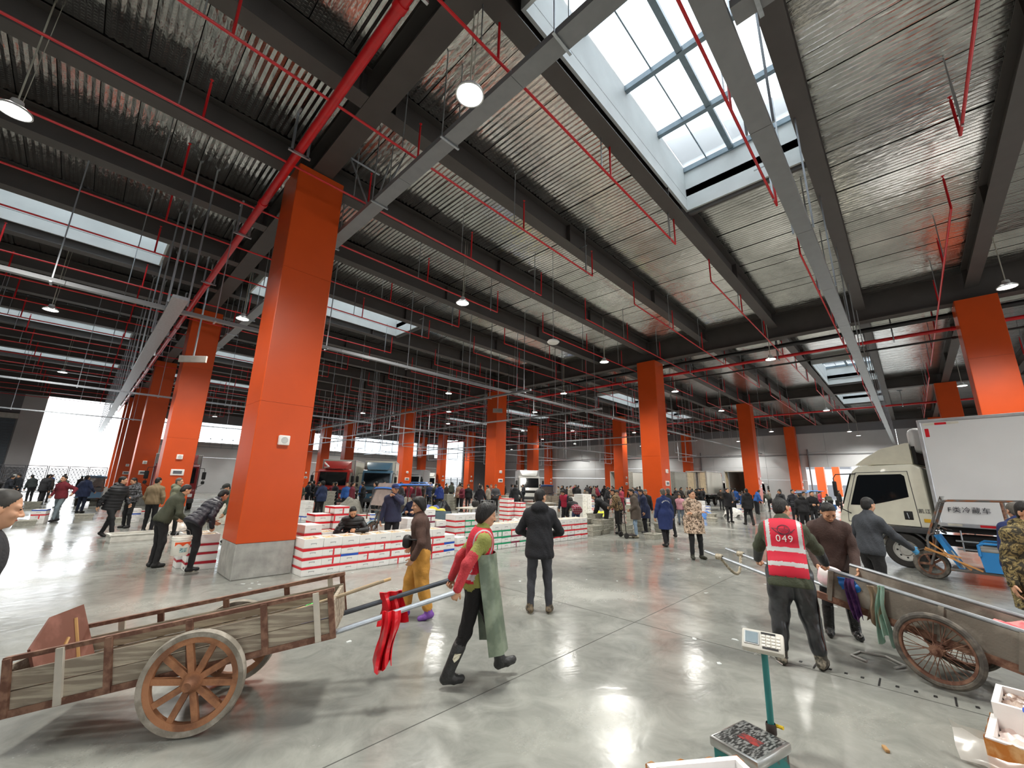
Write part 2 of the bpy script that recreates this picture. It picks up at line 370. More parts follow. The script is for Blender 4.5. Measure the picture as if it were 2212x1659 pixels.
# east wall
we = empty('wall_east', (E1, 0, 0), label='light grey panelled wall with a wide doorway', kind='structure')
def sege(y0, y1, z0, z1, m=WALL): MB().b2((0, y0, z0), (0.3, y1, z1)).build('panel', m, we)
yy = N0
while yy < N1:
    y1 = min(yy + 6.0, N1)
    for (z0, z1) in ((0, 2.75), (2.77, 4.2), (4.22, 5.9), (5.92, 8.0)):
        a, b = yy, y1 - 0.02
        if z1 <= 4.2 and b > -5.0 and a < 8.6:
            if a < -5.0: sege(a, -5.0, z0, z1)
            if b > 8.6: sege(8.6, b, z0, z1)
            continue
        sege(a, b, z0, z1)
    yy = y1
MB().b2((0, N0, 8.0), (0.3, N1, 9.6)).build('dark_band', WALLD, we)
for (y0, y1) in ((8.8, 9.0), (20.6, 20.75), (32.7, 32.85)): MB().tube((-0.12, y0 - 0.6, 0), (-0.12, y0 - 0.6, 6.2), 0.07).build('downpipe', M('downpipe', hexc('6A6B6E'), 0.5), we)
MB().b2((-0.08, N0, 5.55), (-0.01, N1, 5.63)).build('cable_duct', M('downpipe', hexc('6A6B6E'), 0.5), we)
# walls behind the viewer close the hall
tag(MB().b2((E0 - 0.3, N0, 0), (E0, N1, 9.75)).build('wall_west', WALL), 'grey wall closing the hall to the west', kind='structure')
ws = MB()
for a, b in ((E0, -26), (-14, -6), (6, 14), (26, 34), (46, E1)): ws.b2((a, N0 - 0.3, 0), (b, N0, 9.75))
ws.b2((E0, N0 - 0.3, 6.5), (E1, N0, 9.75)); tag(ws.build('wall_south', WALL), 'grey wall with wide truck doorways to the south', kind='structure')
# outside
ob = empty('warehouse', (45, 70, 0), label='white ribbed warehouse outside beyond the corner gate', cat='building')
for k in range(12): MB().b2((-14, 0, k * 0.95), (30, 0.5, k * 0.95 + 0.9)).build('cladding_panel', M('white_cladding', hexc('E8EDF2'), 0.5), ob)
MB().b2((1.5, -0.1, 0), (4.5, 0.0, 2.9)).build('yellow_shutter', M('pale_yellow', hexc('E0C060'), 0.6), ob)
ob = empty('office_block', (-40, 120, 0), label='pale low building far outside the big opening', cat='building')
MB().b2((0, 0, 0), (90, 8, 3.3)).build('wall', M('pale_wall', hexc('E8E6E2'), 0.7), ob); MB().b2((-1, -0.6, 3.3), (91, 8.5, 4.3)).build('eaves_band', M('pinkish_band', hexc('B9A09C'), 0.7), ob)
ob = empty('louvred_block', (100, -30, 0), label='white louvred building outside the east doorway', cat='building')
for k in range(14): MB().b2((0, 0, k * 0.6), (4, 37, k * 0.6 + 0.5)).build('louvre', M('white_cladding', hexc('E8EDF2'), 0.5), ob)
MB().b2((0.2, 0.1, 0), (3.8, 36.9, 8.4)).build('core', M('louvre_gap', hexc('A8ADB2'), 0.6), ob)
ob = empty('service_block', (101, 8.2, 0), label='grey block with dark bands outside the east doorway', cat='building')
for (a, b, mm) in ((0, 2.6, WALLD), (2.6, 5.6, WALL), (5.6, 7, WALLD)): MB().b2((0, 0, a), (4, 40, b)).build('storey', mm, ob)
# columns
def column(i, j, top, label, group=None, y=None):
    ch = 0.012
    x = CX0 + DX * i; y = CY0 + DY * j if y is None else y
    c = empty('column', (x, y, 0), label=label, cat='column', group=group)
    inst(COLB, 'concrete_base', c)
    zs = [0.62, 3.27, 6.2, top]
    if top not in COLC: COLC[top] = MB().b2((0.012, 0.012, 0.6), (CS - 0.012, CS - 0.012, top - 0.02)).mesh('core', ORANGED)
    inst(COLC[top], 'core', c)
    for a, b in zip(zs[:-1], zs[1:]):
        key = (round(a, 2), round(b, 2))
        if key not in COLP: COLP[key] = MB().prism([(ch, 0), (CS - ch, 0), (CS, ch), (CS, CS - ch), (CS - ch, CS), (ch, CS), (0, CS - ch), (0, ch)], a + 0.0025, b - 0.0025, 'Z').mesh('cladding', ORANGE)
        inst(COLP[key], 'cladding', c)
    sp = inst(SPK, 'speaker', c, (0.52, -0.045, 2.53)); inst(SPKG, 'grille', sp)
    if not (i == 0 and j == 0): 
        pb = inst(PNL, 'notice_panel', c, (0.55, -0.02, 1.93)); inst(PNLS, 'screen', pb)
    return c
COLP = {}; COLC = {}
COLB = MB().rbox((CS / 2, CS / 2, 0.31), (CS - 0.01, CS - 0.01, 0.62), 0.012, seg=1, smooth=False).mesh('concrete_base', CONC)
SPK = MB().rbox((0, 0, 0), (0.2, 0.09, 0.19), 0.015).mesh('speaker', M('speaker_white', hexc('E4E0DC'), 0.5))
SPKG = MB().lathe([(0.001, -0.048), (0.062, -0.048), (0.066, -0.044)], 20, axis='Y').mesh('grille', M('speaker_grille', hexc('BDBDBB'), 0.6))
PNL = MB().rbox((0, 0, 0), (0.42, 0.05, 0.24), 0.01).mesh('notice_panel', M('speaker_white', (1, 1, 1)))
PNLS = MB().b2((-0.14, -0.028, -0.06), (0.14, -0.024, 0.06)).mesh('screen', M('panel_screen', hexc('5A5E66'), 0.3))
for i in (-1, 0, 1, 2, 3):
    for j in range(-2, 5):
        if i < 0 and j > 3: continue
        lab = 'tall glossy orange clad column with grey plinth among the stalls'
        grp = 'orange columns of the hall'
        if (i, j) == (0, 0): lab, grp = 'tall orange clad column with bare concrete plinth beside white foam boxes', None
        if (i, j) == (1, 0): lab, grp = 'orange column behind the blue coated man', None
        if (i, j) == (1, -1): lab, grp = 'orange column rising behind the big white truck', None
        column(i, j, 8.33 if i == 1 else 8.78, lab, grp)
for i in (0, 1, 2, 3): column(i, 0, 8.33 if i == 1 else 8.78, 'orange column of the closely spaced row near the north wall', 'columns by the north wall', y=51.6)
for i in (4, 5): column(i, 0, 8.78, 'orange column standing outside the east doorway', 'columns outside the doorway')
# ============================================================ pipes, trunking, lamps
BRY = [-4.6, -1.55, 1.3, 3.62, 6.2, 8.25, 10.4, 12.7, 14.85, 18.1, 20.4, 23.0, 25.7, 28.3, 31.0, 34.0, 37.0, 40.0, 43.0, 46.0, 49.0, 52.5]
def hanger_u(par, x, y, z, wd=0.16, top=8.8, drop=0.13):
    h = MB()
    for s in (-1, 1):
        h.box((x + s * wd, y, (top + z - drop) / 2), (0.042, 0.042, top - z + drop)); h.box((x + s * wd, y, top + 0.01), (0.042, 0.3, 0.042))
    h.box((x, y, z - drop + 0.02), (wd * 2 + 0.12, 0.042, 0.042))
    return h.build('hanger', GALV, par)
COUP = {}
def main_pipe(x, z, r, label, mat=RED, name='fire_main', hang=True, y0=N0 + 0.5, y1=N1 - 0.4):
    p = empty(name, (x, 0, 0), label=label, cat='pipe')
    MB().tube((0, y0, z), (0, y1, z), r, 16).build('pipe_run', mat, p)
    if r not in COUP: COUP[r] = MB().tube((0, 0, 0), (0, 0.12, 0), r + 0.018, 16).mesh('coupling', mat)
    for k in range(int((y1 - y0) / 6)): inst(COUP[r], 'coupling', p, (0, y0 + 3 + k * 6, z))
    if hang:
        for k in range(16): hanger_u(p, 0, -13.2 + k * 4.0 + 0.9, z, max(0.13, r + 0.06))
    return p
FM1 = main_pipe(1.88, 8.05, 0.082, 'thick red fire main running past the top of the nearest orange column')
FM2 = main_pipe(21.8, 7.78, 0.07, 'thick red fire main behind the second row of columns')
FM3 = main_pipe(39.8, 7.78, 0.07, 'thick red fire main crossing above the far stalls')
main_pipe(21.44, 8.2, 0.1, 'fat black roof drain pipe beside the red main', BLACKP, 'drain_pipe', False)
main_pipe(22.05, 7.48, 0.04, 'thin black conduit under the red main', BLACKP, 'conduit', False)
RODM = MB().tube((0, 0, 0), (0, 0, 1), 0.012, 6).mesh('hanger_rod', GALV)
RIS = MB().tube((0, 0, 0), (0, 0, 0.78), 0.021, 8).tube((0, 0, 0.78), (0, 0, 0.85), 0.01, 6).lathe([(0.001, 0.85), (0.03, 0.85), (0.03, 0.856), (0.001, 0.857)], 10).mesh('sprinkler_riser', RED)
STRUT = MB().box((0, 0, 0.5), (0.041, 0.041, 1.0)).mesh('strut', GALV)
BRK = MB().b2((-0.02, -0.17, -0.05), (0.02, 0.17, -0.02)).mesh('clamp_bar', GALV)
def branch(par, px, y, x0, x1, z=8.05):
    p = MB().tube((x0 - px, 0, z), (x1 - px, 0, z), 0.024, 8).build('branch_pipe', RED, par, (0, y, 0))
    n = max(1, round((x1 - x0) / 3.2))
    for k in range(n + 1):
        xx = x0 - px + (x1 - x0) * k / n
        inst(RIS, 'sprinkler_riser', p, (xx, 0, z))
        if 0 < k < n + 1:
            xr = xx - 0.35; inst(RODM, 'hanger_rod', p, (xr, 0, z + 0.02), scale=(1, 1, 1.44))
            if k == n: inst(STRUT, 'hanger_strut', p, (xr, 0, z - 0.06), scale=(0.8, 0.8, 0.95)); inst(BRK, 'clamp_bar', p, (xr, 0.12, z + 0.9), (0, 0, 0), (0.7, 1, 0.7))
for y in BRY:
    branch(FM1, 1.88, y, -15.4 if y > 5 else 0.0, 9.9); branch(FM2, 21.8, y, 12.6, 29.3)
    if y > -3: branch(FM3, 39.8, y, 32.2, 50.6)
# trunking and trays
def tray(axis, a, b, c0, c1, z, hgt, label, mat=TRAY, step=2.4, top=9.53, hw=0.02, name='cable_trunking', clamps=True, split=0.0, group=None, strut=True):
    p = empty(name, (0, 0, 0), label=label, cat='trunking', group=group)
    m = MB(); L_ = b - a; nseg = max(1, int(round(L_ / 3.0)))
    def bx(u0, u1, v0, v1, z0, z1, mm):
        mm.b2((u0, v0, z0), (u1, v1, z1)) if axis == 'X' else mm.b2((v0, u0, z0), (v1, u1, z1))
    for k in range(nseg):
        bx(a + L_ * k / nseg + 0.004, a + L_ * (k + 1) / nseg - 0.004, c0, c1, z, z + hgt, m)
    m.build('trunking_body', mat, p)
    u = a + 0.4
    while u < b - 0.1:
        cl = (c0 + c1) / 2
        if clamps:
            q = MB(); bx(u - 0.02, u + 0.02, c0 - 0.06, c1 + 0.06, z - 0.03, z - 0.004, q); q.build('clamp', GALV, p)
        for s in ((c0 - 0.03, c1 + 0.03) if split else (cl,)):
            loc = (u, s, z + (0 if split else hgt)) if axis == 'X' else (s, u, z + (0 if split else hgt))
            if strut: inst(STRUT, 'hanger', p, loc, scale=(hw * 25, hw * 25, top - loc[2]))
            else: inst(RODM, 'hanger', p, loc, scale=(1, 1, top - loc[2]))
        u += step
    return p
tray('X', -22, 57.2, 0.64, 0.89, 6.40, 0.11, 'wide grey trunking running under the rooflight towards the east wall', step=3.0, split=1.0, hw=0.028, clamps=False)
tray('Y', -15, 34, 3.34, 3.62, 7.60, 0.11, 'wide grey trunking crossing the roof right of the nearest column', step=2.45, split=1.0, strut=False, top=9.53)
tray('Y', -12, 0.62, 3.64, 3.86, 6.42, 0.10, 'short grey trunking joining the wide one under the rooflight', step=3.0, strut=False)
tray('Y', 11.4, 56.5, 0.78, 1.08, 5.70, 0.07, 'shiny galvanised cable tray leading to the bright gate', GALV, step=3.0, split=1.0, hw=0.035, clamps=False)
tray('X', -16, 56.5, 12.55, 12.68, 5.74, 0.09, 'narrow grey tray crossing the hall behind the nearest column', step=2.9, hw=0.022)
tray('Y', 11.4, 56, 12.94, 13.06, 5.70, 0.08, 'narrow grey tray end hanging over the foam box stacks', step=2.2, hw=0.025)
tray('Y', 11.4, 56, 18.70, 18.82, 5.70, 0.08, 'narrow grey tray hanging just before the second column row', step=2.2, hw=0.025)
for (ax, a, b, c, z) in (('Y', 11.5, 55, 27.5, 5.2), ('Y', 11.5, 55, 32.5, 5.2), ('X', 14, 56, 24.6, 5.25), ('X', 14, 56, 36.6, 5.25), ('Y', 12, 38, 41.2, 4.6), ('X', -14, 12.5, 24.5, 5.3), ('X', -14, 12.5, 36.5, 5.3), ('Y', 10, 34, 46, 4.9)):
    tray(ax, a, b, c - 0.05, c + 0.05, z, 0.07, 'pale galvanised tray in the lattice hung over the far stalls', GALV, step=2.6, hw=0.02, group='trays over the far stalls')
rr = random.Random(5)
for k in range(26):      # short drop loops of light steel section
    x, y = rr.uniform(10, 50), rr.uniform(13, 46); z = rr.choice((4.4, 4.7, 5.0)); Lq = rr.choice((3, 4.5, 6)); ax = rr.random() < 0.5
    if abs((x - 2.75 + 9) % 18 - 9) < 1.5 or abs((y - 9.5 + 6) % 12 - 6) < 1.2: continue
    p = empty('hanging_gantry', (x, y, 0), 0 if ax else PI / 2, label='U-shaped hanging gantry of light steel hung over the stalls', cat='gantry', group='hanging gantries')
    MB().b2((0, -0.02, z), (Lq, 0.02, z + 0.04)).build('bottom_bar', GALV, p)
    for u in (0.0, Lq / 2, Lq): MB().b2((u - 0.02, -0.02, z + 0.04), (u + 0.02, 0.02, 9.53)).build('upright', GALV, p)
for k in range(30):      # plain hanging rods, conduits without tray
    x, y = rr.uniform(4, 50), rr.uniform(10, 50)
    if abs((x - 2.75 + 9) % 18 - 9) < 0.8: continue
    tag(inst(STRUT, 'drop_conduit', None, (x, y, 6.54), scale=(0.55, 0.55, 3.0)), 'thin steel conduit hanging from the roof without a fitting', 'conduit', 'loose hanging conduits')
# brace struts near the nearest column
br = empty('seismic_brace', (0, 0, 0), label='splayed steel brace struts fixing trunking beside the nearest column', cat='brace')
for (p, q) in (((3.0, 8.1, 8.85), (3.5, 7.9, 7.62)), ((4.4, 8.2, 9.3), (3.55, 7.95, 7.7)), ((4.0, 7.5, 9.3), (3.6, 7.85, 7.7)), ((3.9, 8.0, 9.35), (3.62, 8.1, 7.75)), ((2.95, 8.1, 8.86), (3.7, 8.1, 8.86))):
    MB().tube(p, q, 0.022, 6).build('strut', GALV, br)
# hanging sign boxes
for (x, y, z, w_, lab) in ((2.13, 17.69, 5.8, 0.95, 'grey sign box on a pole in front of the second orange column'), (16.14, 16.67, 5.82, 0.55, 'grey sign box on a pole in front of a middle orange column')):
    p = empty('hanging_sign', (x, y, 0), -PI / 4, label=lab, cat='sign'); MB().rbox((0, 0, z), (w_, 0.07, 0.24), 0.008, smooth=False).build('sign_box', M('sign_grey', hexc('8C857E'), 0.4, metal=0.3), p)
    inst(STRUT, 'pole', p, (0, 0, z + 0.12), scale=(0.9, 0.9, 9.53 - z - 0.12))
p = empty('wireless_repeater', (9.83, 7.68, 0), label='small white disc unit hanging on a thin cable', cat='repeater')
MB().lathe([(0.001, 6.16), (0.16, 6.17), (0.2, 6.22), (0.16, 6.27), (0.001, 6.28)], 16).build('housing', BOXW, p); inst(RODM, 'cable', p, (0, 0, 6.28), scale=(0.8, 0.8, 3.19))
# high-bay lamps
LSH = MB().lathe([(0.02, 0.2), (0.07, 0.2), (0.085, 0.12), (0.1, 0.11), (0.2, 0.03), (0.205, 0.0), (0.185, 0.0), (0.18, 0.015)], 24).mesh('lamp_shell', LAMPBODY)
LDF = MB().lathe([(0.001, 0.012), (0.18, 0.012), (0.182, 0.02)], 24).mesh('lamp_diffuser', LEDM)
LCD = MB().tube((0, 0, 0.2), (0, 0, 2.33), 0.012, 6).tube((0.05, 0, 0.2), (0.09, 0, 2.33), 0.006, 5).mesh('cord', M('cord_grey', hexc('A8A79A'), 0.5))
ld = bpy.data.lights.new('lamp_light', 'SPOT'); ld.energy = LAMP_W * 12.57 / 2; ld.spot_size = math.radians(150); ld.spot_blend = 0.6; ld.shadow_soft_size = 0.45; ld.color = (1.0, 0.97, 0.90)
LP = [(2.92, 3.78, 7.2, 'switched-on round lamp glowing beside the nearest trunking'), (-1.69, 9.25, 7.25, 'bright round lamp hung left of the nearest orange column')]
for x in (7.43, 15.8, 23.7, 32, 40, 47): LP.append((x, 9.4, 7.25, None))
for x in (19.85, 35.8, 50.4): LP.append((x, 3.65, 7.2, None))
for x in (16.6, 31.5, 46): LP.append((x, -2.65, 7.25, None))
for x, y in ((3.07, 16.2), (19.9, 14.75), (-1.6, 20.4), (15.4, 20.4), (24, 20.6), (35.2, 25), (19.75, 26), (15.75, 32.5), (24, 31.6), (32.2, 29.3), (25.5, 47), (8, 32), (-1.5, 33), (8, 46), (40, 20.5), (47, 20.5), (40, 33), (47, 33), (35, 44), (54.6, 3.3), (54.6, 14.5), (54.6, 27), (54.6, 39), (5, 52), (14, 52), (25, 53), (33, 52), (42, 50), (50, 48), (-7, 50), (-7, 36), (-9, 9.3), (-9, -2.6), (7, -2.6), (-2, -9), (9, -9), (20, -12)): LP.append((x, y, 7.2, None))
def lamp_zone(x, y):
    return 'near the east wall' if x > 53 else 'near the north wall' if y > 46 else 'over the aisle with the white truck' if y < 0 else 'over the open aisle below the rooflight' if y < 5 else 'in the row over the foam boxes' if y < 10 else 'left of the column row to the gate' if x < 3 else 'over the stalls before the second column row' if x < 20 else 'over the stalls beyond the second column row'
for (x, y, z, lab) in LP:
    p = empty('high_bay_lamp', (x, y, z), label=lab or 'round white high-bay lamp hung on a cord ' + lamp_zone(x, y), cat='lamp', group=None if lab else 'lamps ' + lamp_zone(x, y))
    inst(LSH, 'shade', p); inst(LDF, 'diffuser', p); inst(LCD, 'cord', p)
    lo = bpy.data.objects.new('bulb', ld); C.objects.link(lo); lo.parent = p; lo.location = (0, 0, -0.02)
# ============================================================ floor details
gr = empty('drain_grate', (5.74, 0.0, 0), label='line of dark drain slots set in the floor by the cart', cat='drain')
SLOT = MB().b2((-0.022, -0.013, 0.001), (0.022, 0.013, 0.004)).mesh('slot', BLACK); LSLOT = MB().b2((-0.11, -0.007, 0.001), (0.11, 0.007, 0.004)).mesh('slot', BLACK)
for k in range(24):
    y = 1.66 - 0.127 * k; inst(LSLOT if k % 4 == 1 else SLOT, 'slot', gr, (0, y, 0))
JM = M('saw_cut', hexc('4E4F4A'), 0.8)
jt = MB()
for y in (3.0, -3.0, 15.0, 27.0): jt.b2((-30, y - 0.004, 0.0008), (57, y + 0.004, 0.0016))
for x in (5.6, 11.6, -6.3, 29.6): jt.b2((x - 0.004, -20, 0.0008), (x + 0.004, 57, 0.0016))
jt.build('saw_cut', JM, fl)
tag(MB().rbox((0, 0, 0.012), (0.07, 0.028, 0.024), 0.008, rz=0.4).build('cork_scrap', M('cork', hexc('B08A5C'), 0.8), None, (4.35, 0.42, 0)), 'tiny tan scrap lying on bare concrete floor', 'scrap')
rr = random.Random(11); MELT = M('melt_ice', hexc('D9DEDC'), 0.12, spec=0.8)
for k in range(46):
    x, y = rr.uniform(1.5, 12), rr.uniform(0.8, 8.0)
    if k < 16: x, y = rr.uniform(2.2, 4.2), rr.uniform(8.2, 8.9)
    n_ = rr.randint(5, 8); s_ = rr.uniform(0.012, 0.035); pts = [(s_ * rr.uniform(0.5, 1.2) * math.cos(2 * PI * q / n_) * rr.uniform(0.8, 2), s_ * rr.uniform(0.5, 1.2) * math.sin(2 * PI * q / n_)) for q in range(n_)]
    tag(MB().prism(pts, 0.001, rr.uniform(0.004, 0.009), 'Z').build('ice_scrap', MELT, None, (x, y, 0), (0, 0, rr.uniform(0, 6))), 'small wet scrap of melting ice on the concrete floor', 'ice', 'ice scraps on the floor')

# ============================================================ foam boxes
FOAM = M('foam_white', hexc('F0EFEC'), 0.7, var=0.04, scale=9, bump=0.05, bscale=200)
SLOTM = M('foam_slot', hexc('A9AAAB'), 0.8); FILL = M('fish_fill', hexc('C9A36A'), 0.6, col2=hexc('E8DDC8'), scale=30)
TAPE = {k: M('tape_' + k, hexc(v), 0.35) for k, v in dict(red='D81F2D', green='0E9A68', maroon='7E1F3E', blue='1D50B8', crimson='B3122A').items()}
BW, BD, BH = 0.365, 0.50, 0.163
def box_meshes():
    b = MB(); t = 0.03                                         # open shell
    b.rbox((0, 0, 0.014), (BW, BD, 0.028), 0.006, seg=1, smooth=False)
    for s in (-1, 1):
        b.b2((s * BW / 2 - (t if s > 0 else 0), -BD / 2, 0.02), (s * BW / 2 + (t if s < 0 else 0), BD / 2, BH)); b.b2((-BW / 2 + t, s * BD / 2 - (t if s > 0 else 0), 0.02), (BW / 2 - t, s * BD / 2 + (t if s < 0 else 0), BH))
    lid = MB().rbox((0, 0, BH - 0.02), (BW + 0.004, BD + 0.004, 0.038), 0.006, seg=1, smooth=False)
    sl = MB().b2((-0.055, -BD / 2 - 0.003, 0.07), (0.055, -BD / 2 + 0.01, 0.083)).b2((-0.05, -BD / 2 - 0.002, 0.055), (-0.043, -BD / 2 + 0.01, 0.07)).b2((0.043, -BD / 2 - 0.002, 0.055), (0.05, -BD / 2 + 0.01, 0.07))
    fi = MB(); N_ = 7
    g_ = [[(-BW / 2 + 0.03 + (BW - 0.06) * i / N_, -BD / 2 + 0.03 + (BD - 0.06) * j / N_, 0.13 + 0.028 * math.sin(i * 2.3 + j) * math.cos(j * 1.9)) for j in range(N_ + 1)] for i in range(N_ + 1)]
    fi.sheet(g_)
    return b.mesh('foam_body', FOAM), lid.mesh('lid', FOAM), sl.mesh('handle_slot', SLOTM), fi.mesh('catch', FILL)
FB, FL, FS, FF = box_meshes()
def tape_mesh(c, style):
    t = MB(); e = 0.003; z0, z1 = (BH - 0.045, BH - 0.002); x, y = BW / 2 + e, BD / 2 + e
    w2 = 0.012 if style == 1 else 0.0
    vs = [(-x, -y, z0 - w2), (x, -y, z0), (x, y, z0), (-x, y, z0), (-x, -y, z1), (x, -y, z1), (x, y, z1), (-x, y, z1)]
    t.add(vs, [(0, 1, 5, 4), (1, 2, 6, 5), (2, 3, 7, 6), (3, 0, 4, 7)])
    if style == 2: t.b2((-x + 0.005, -y - 0.001, 0.0), (-x + 0.035, -y + 0.002, z0)); t.b2((-x - 0.001, -0.02, 0.0), (-x + 0.002, 0.02, z0))
    if style == 3: t.b2((0.02, -y - 0.001, 0.0), (0.05, -y + 0.002, z0)); t.b2((-x - 0.001, -0.02, 0.0), (-x + 0.002, 0.02, z0))
    return t.mesh('tape', TAPE[c])
TM = {(c, s): tape_mesh(c, s) for c in TAPE for s in (0, 1, 2, 3)}
ORD = ['first', 'second', 'third', 'fourth', 'fifth', 'sixth', 'seventh', 'eighth', 'ninth', 'tenth', 'eleventh', 'twelfth'] + ['%dth' % k for k in range(13, 60)]
STK = {}; OCC = []
def stack(x, y, cols, where, rz=0.0, open_top=True, seed=0):
    STK[where] = STK.get(where, 0) + 1; si = ORD[STK[where] - 1]; OCC.append((x, y, 0.55))
    """cols: tape colour of each box from the floor up; None = no tape"""
    r = random.Random(seed * 31 + int(x * 100)); z = 0.0
    for k, c in enumerate(cols):
        top = k == len(cols) - 1
        nm = c + ' ' if c else 'un'
        b = empty('foam_box', (x + r.uniform(-0.004, 0.004), y + r.uniform(-0.008, 0.008), z), rz + r.uniform(-0.01, 0.01), label='%staped foam box, %s up, %s stack %s' % (nm, ORD[k], si, where), cat='box', group='foam boxes ' + where)
        inst(FB, 'foam_body', b); inst(FS, 'handle_slot', b)
        if top and open_top: inst(FF, 'catch', b)
        else: inst(FL, 'lid', b)
        if c: inst(TM[(c, r.choice((0, 0, 1, 2, 3)))], 'tape', b)
        z += BH + 0.003
R_, G_, B_, P_ = 'red', 'green', 'blue', 'maroon'
rowA = [(R_, R_, R_, None), (R_, R_, R_, None), (R_, B_, R_, None), (R_, R_, R_, None), (R_, R_, R_, None), (R_, R_, R_, None), (R_, R_, R_, None), (R_, R_, R_, None), (R_, R_, R_, None)]
for k, c in enumerate(rowA): stack(3.27 + BW * (k + 0.5) + 0.004 * k, 8.56 + BD / 2, c, 'in the front row by the plinth', seed=k)
stack(6.78, 8.62 + BD / 2, (B_, B_, None), 'ending the front row', seed=50, open_top=False)
rowB = [(G_, G_, G_, None), (G_, G_, G_, None), (P_, P_, R_, None), (G_, P_, P_, None), (G_, P_, P_, None), (R_, R_, R_, None), (R_, P_, R_, None), (R_, R_, R_, None), (R_, R_, R_, None), (P_, R_, R_, None), (R_, R_, R_, None), (R_, R_, R_, None)]
for k, c in enumerate(rowB): stack(8.25 + BW * (k + 0.5) + 0.004 * k, 8.6 + BD / 2 - 0.015 * k, c, 'in the long row beyond the aisle', seed=k + 20)
for (x, y, n_, c, where, rz) in ((3.75, 9.75, 5, R_, 'in the mixed stacks behind the front row', 0.1), (4.15, 9.72, 4, R_, 'in the mixed stacks behind the front row', 0.0), (4.6, 10.3, 7, R_, 'in the tall stack behind the front row', 0.05), (4.2, 10.35, 6, R_, 'in the tall stack behind the front row', 0.0), (5.35, 9.25, 3, R_, 'lying low behind the front row', PI / 2),
        (6.4, 10.0, 5, None, 'beside the seated man', 0.1), (6.0, 10.2, 4, R_, 'beside the seated man', 0.0), (7.4, 10.6, 6, P_, 'stacked by the blue trike', 0.0), (7.8, 10.6, 4, P_, 'stacked by the blue trike', 0.05), (8.3, 10.3, 5, R_, 'stacked beyond the gap', 0.0), (8.7, 10.3, 5, G_, 'stacked beyond the gap', 0.0), (9.1, 10.35, 5, R_, 'stacked beyond the gap', 0.0), (7.55, 9.35, 2, R_, 'low beside the gap', 0.2),
        (12.9, 12.6, 7, R_, 'in the stack by the hooded man', 0.0), (13.3, 12.3, 6, R_, 'in the stack by the hooded man', 0.0), (2.05, 10.62, 4, 'crimson', 'left of the plinth', PI / 2), (1.98, 11.05, 4, 'crimson', 'left of the plinth', PI / 2),
        (17.2, 11.8, 8, None, 'in the white tower near the orange column', 0.0), (17.6, 11.8, 8, None, 'in the white tower near the orange column', 0.0), (17.4, 12.45, 7, None, 'in the white tower near the orange column', 0.0),
        (14.3, 11.6, 5, None, 'by the bending woman', 0.2), (14.75, 11.5, 5, None, 'by the bending woman', 0.1), (13.9, 11.9, 4, None, 'by the bending woman', 0.0)):
    stack(x, y, (c,) * (n_ - 1) + (None if c != R_ or n_ < 6 else c,), where, rz, open_top=(n_ == 4), seed=int(x * 10))
rr = random.Random(3)
far = [(24.5, 10.8), (25.0, 10.7), (26.8, 9.6), (27.3, 9.5), (30.8, 11.2), (31.3, 11.2), (33, 9.2), (33.5, 9.2), (34, 9.3), (36.3, 7.6), (36.9, 7.8), (27.5, 13.4), (28, 13.4), (22.5, 14.6), (23, 14.6), (19, 17.5), (19.5, 17.5), (15, 17), (15.5, 17), (12, 19), (12.5, 19.1), (10, 21), (9, 17.5), (9.5, 17.6), (7.5, 20), (26, 17), (30, 16), (1.9, 22.5), (2.4, 24), (-0.6, 23.4), (2.6, 19.4), (41.3, 10.5), (41.8, 10.6), (39.5, 6.2)]
for k, (x, y) in enumerate(far):
    stack(x, y, tuple(rr.choice((None, None, R_, 'blue', None)) for _ in range(rr.randint(1, 5))), 'at the distant stalls', rr.uniform(-0.2, 0.2), open_top=k % 2 == 0, seed=k)

# shallow baskets of shellfish
BSK = M('basket_plastic', hexc('B9B7AB'), 0.55, var=0.2, scale=20); SHELL = M('shellfish', hexc('6E6A5C'), 0.5, col2=hexc('B8B3A0'), scale=60, bump=0.8, bscale=50)
def basket_mesh():
    b = MB(); n_ = 10
    def rect(w_, d_, z): return [(-w_ / 2, -d_ / 2, z), (w_ / 2, -d_ / 2, z), (w_ / 2, d_ / 2, z), (-w_ / 2, d_ / 2, z)]
    lv = [rect(0.5, 0.34, 0.0), rect(0.56, 0.40, 0.16), rect(0.6, 0.44, 0.16), rect(0.6, 0.44, 0.18), rect(0.55, 0.39, 0.18), rect(0.48, 0.32, 0.02)]
    vs = [p for q in lv for p in q]; fs = [(3, 2, 1, 0), (20, 21, 22, 23)]
    for i in range(5):
        for k in range(4): fs.append((i * 4 + k, i * 4 + (k + 1) % 4, i * 4 + 4 + (k + 1) % 4, i * 4 + 4 + k))
    b.add(vs, fs)
    for i in range(-4, 5):
        for s in (-1, 1): b.box((i * 0.06, s * 0.19, 0.09), (0.012, 0.02, 0.15), rot=Matrix.Rotation(s * -0.19, 3, 'X'))
    return b.mesh('basket_body', BSK)
BKM = basket_mesh(); g_ = [[(-0.25 + 0.05 * i, -0.17 + 0.034 * j, 0.15 + 0.035 * math.sin(i * 1.7 + j * 2.1) * math.cos(i - j * 1.3) - 0.0012 * ((i - 5) ** 2 + (j - 5) ** 2)) for j in range(11)] for i in range(11)]
BKF = MB().sheet(g_).mesh('shellfish_heap', SHELL)
def basket(x, y, z, rz, where):
    if z == 0: STK[where + 'b'] = STK.get(where + 'b', 0) + 1; OCC.append((x, y, 0.5))
    b = empty('shellfish_basket', (x, y, z), rz, label='grey shellfish basket, %s up in %s pile %s' % (ORD[int(round(z / 0.165))], ORD[STK[where + 'b'] - 1], where), cat='basket', group='shellfish baskets ' + where); inst(BKM, 'basket_body', b); inst(BKF, 'shellfish_heap', b)
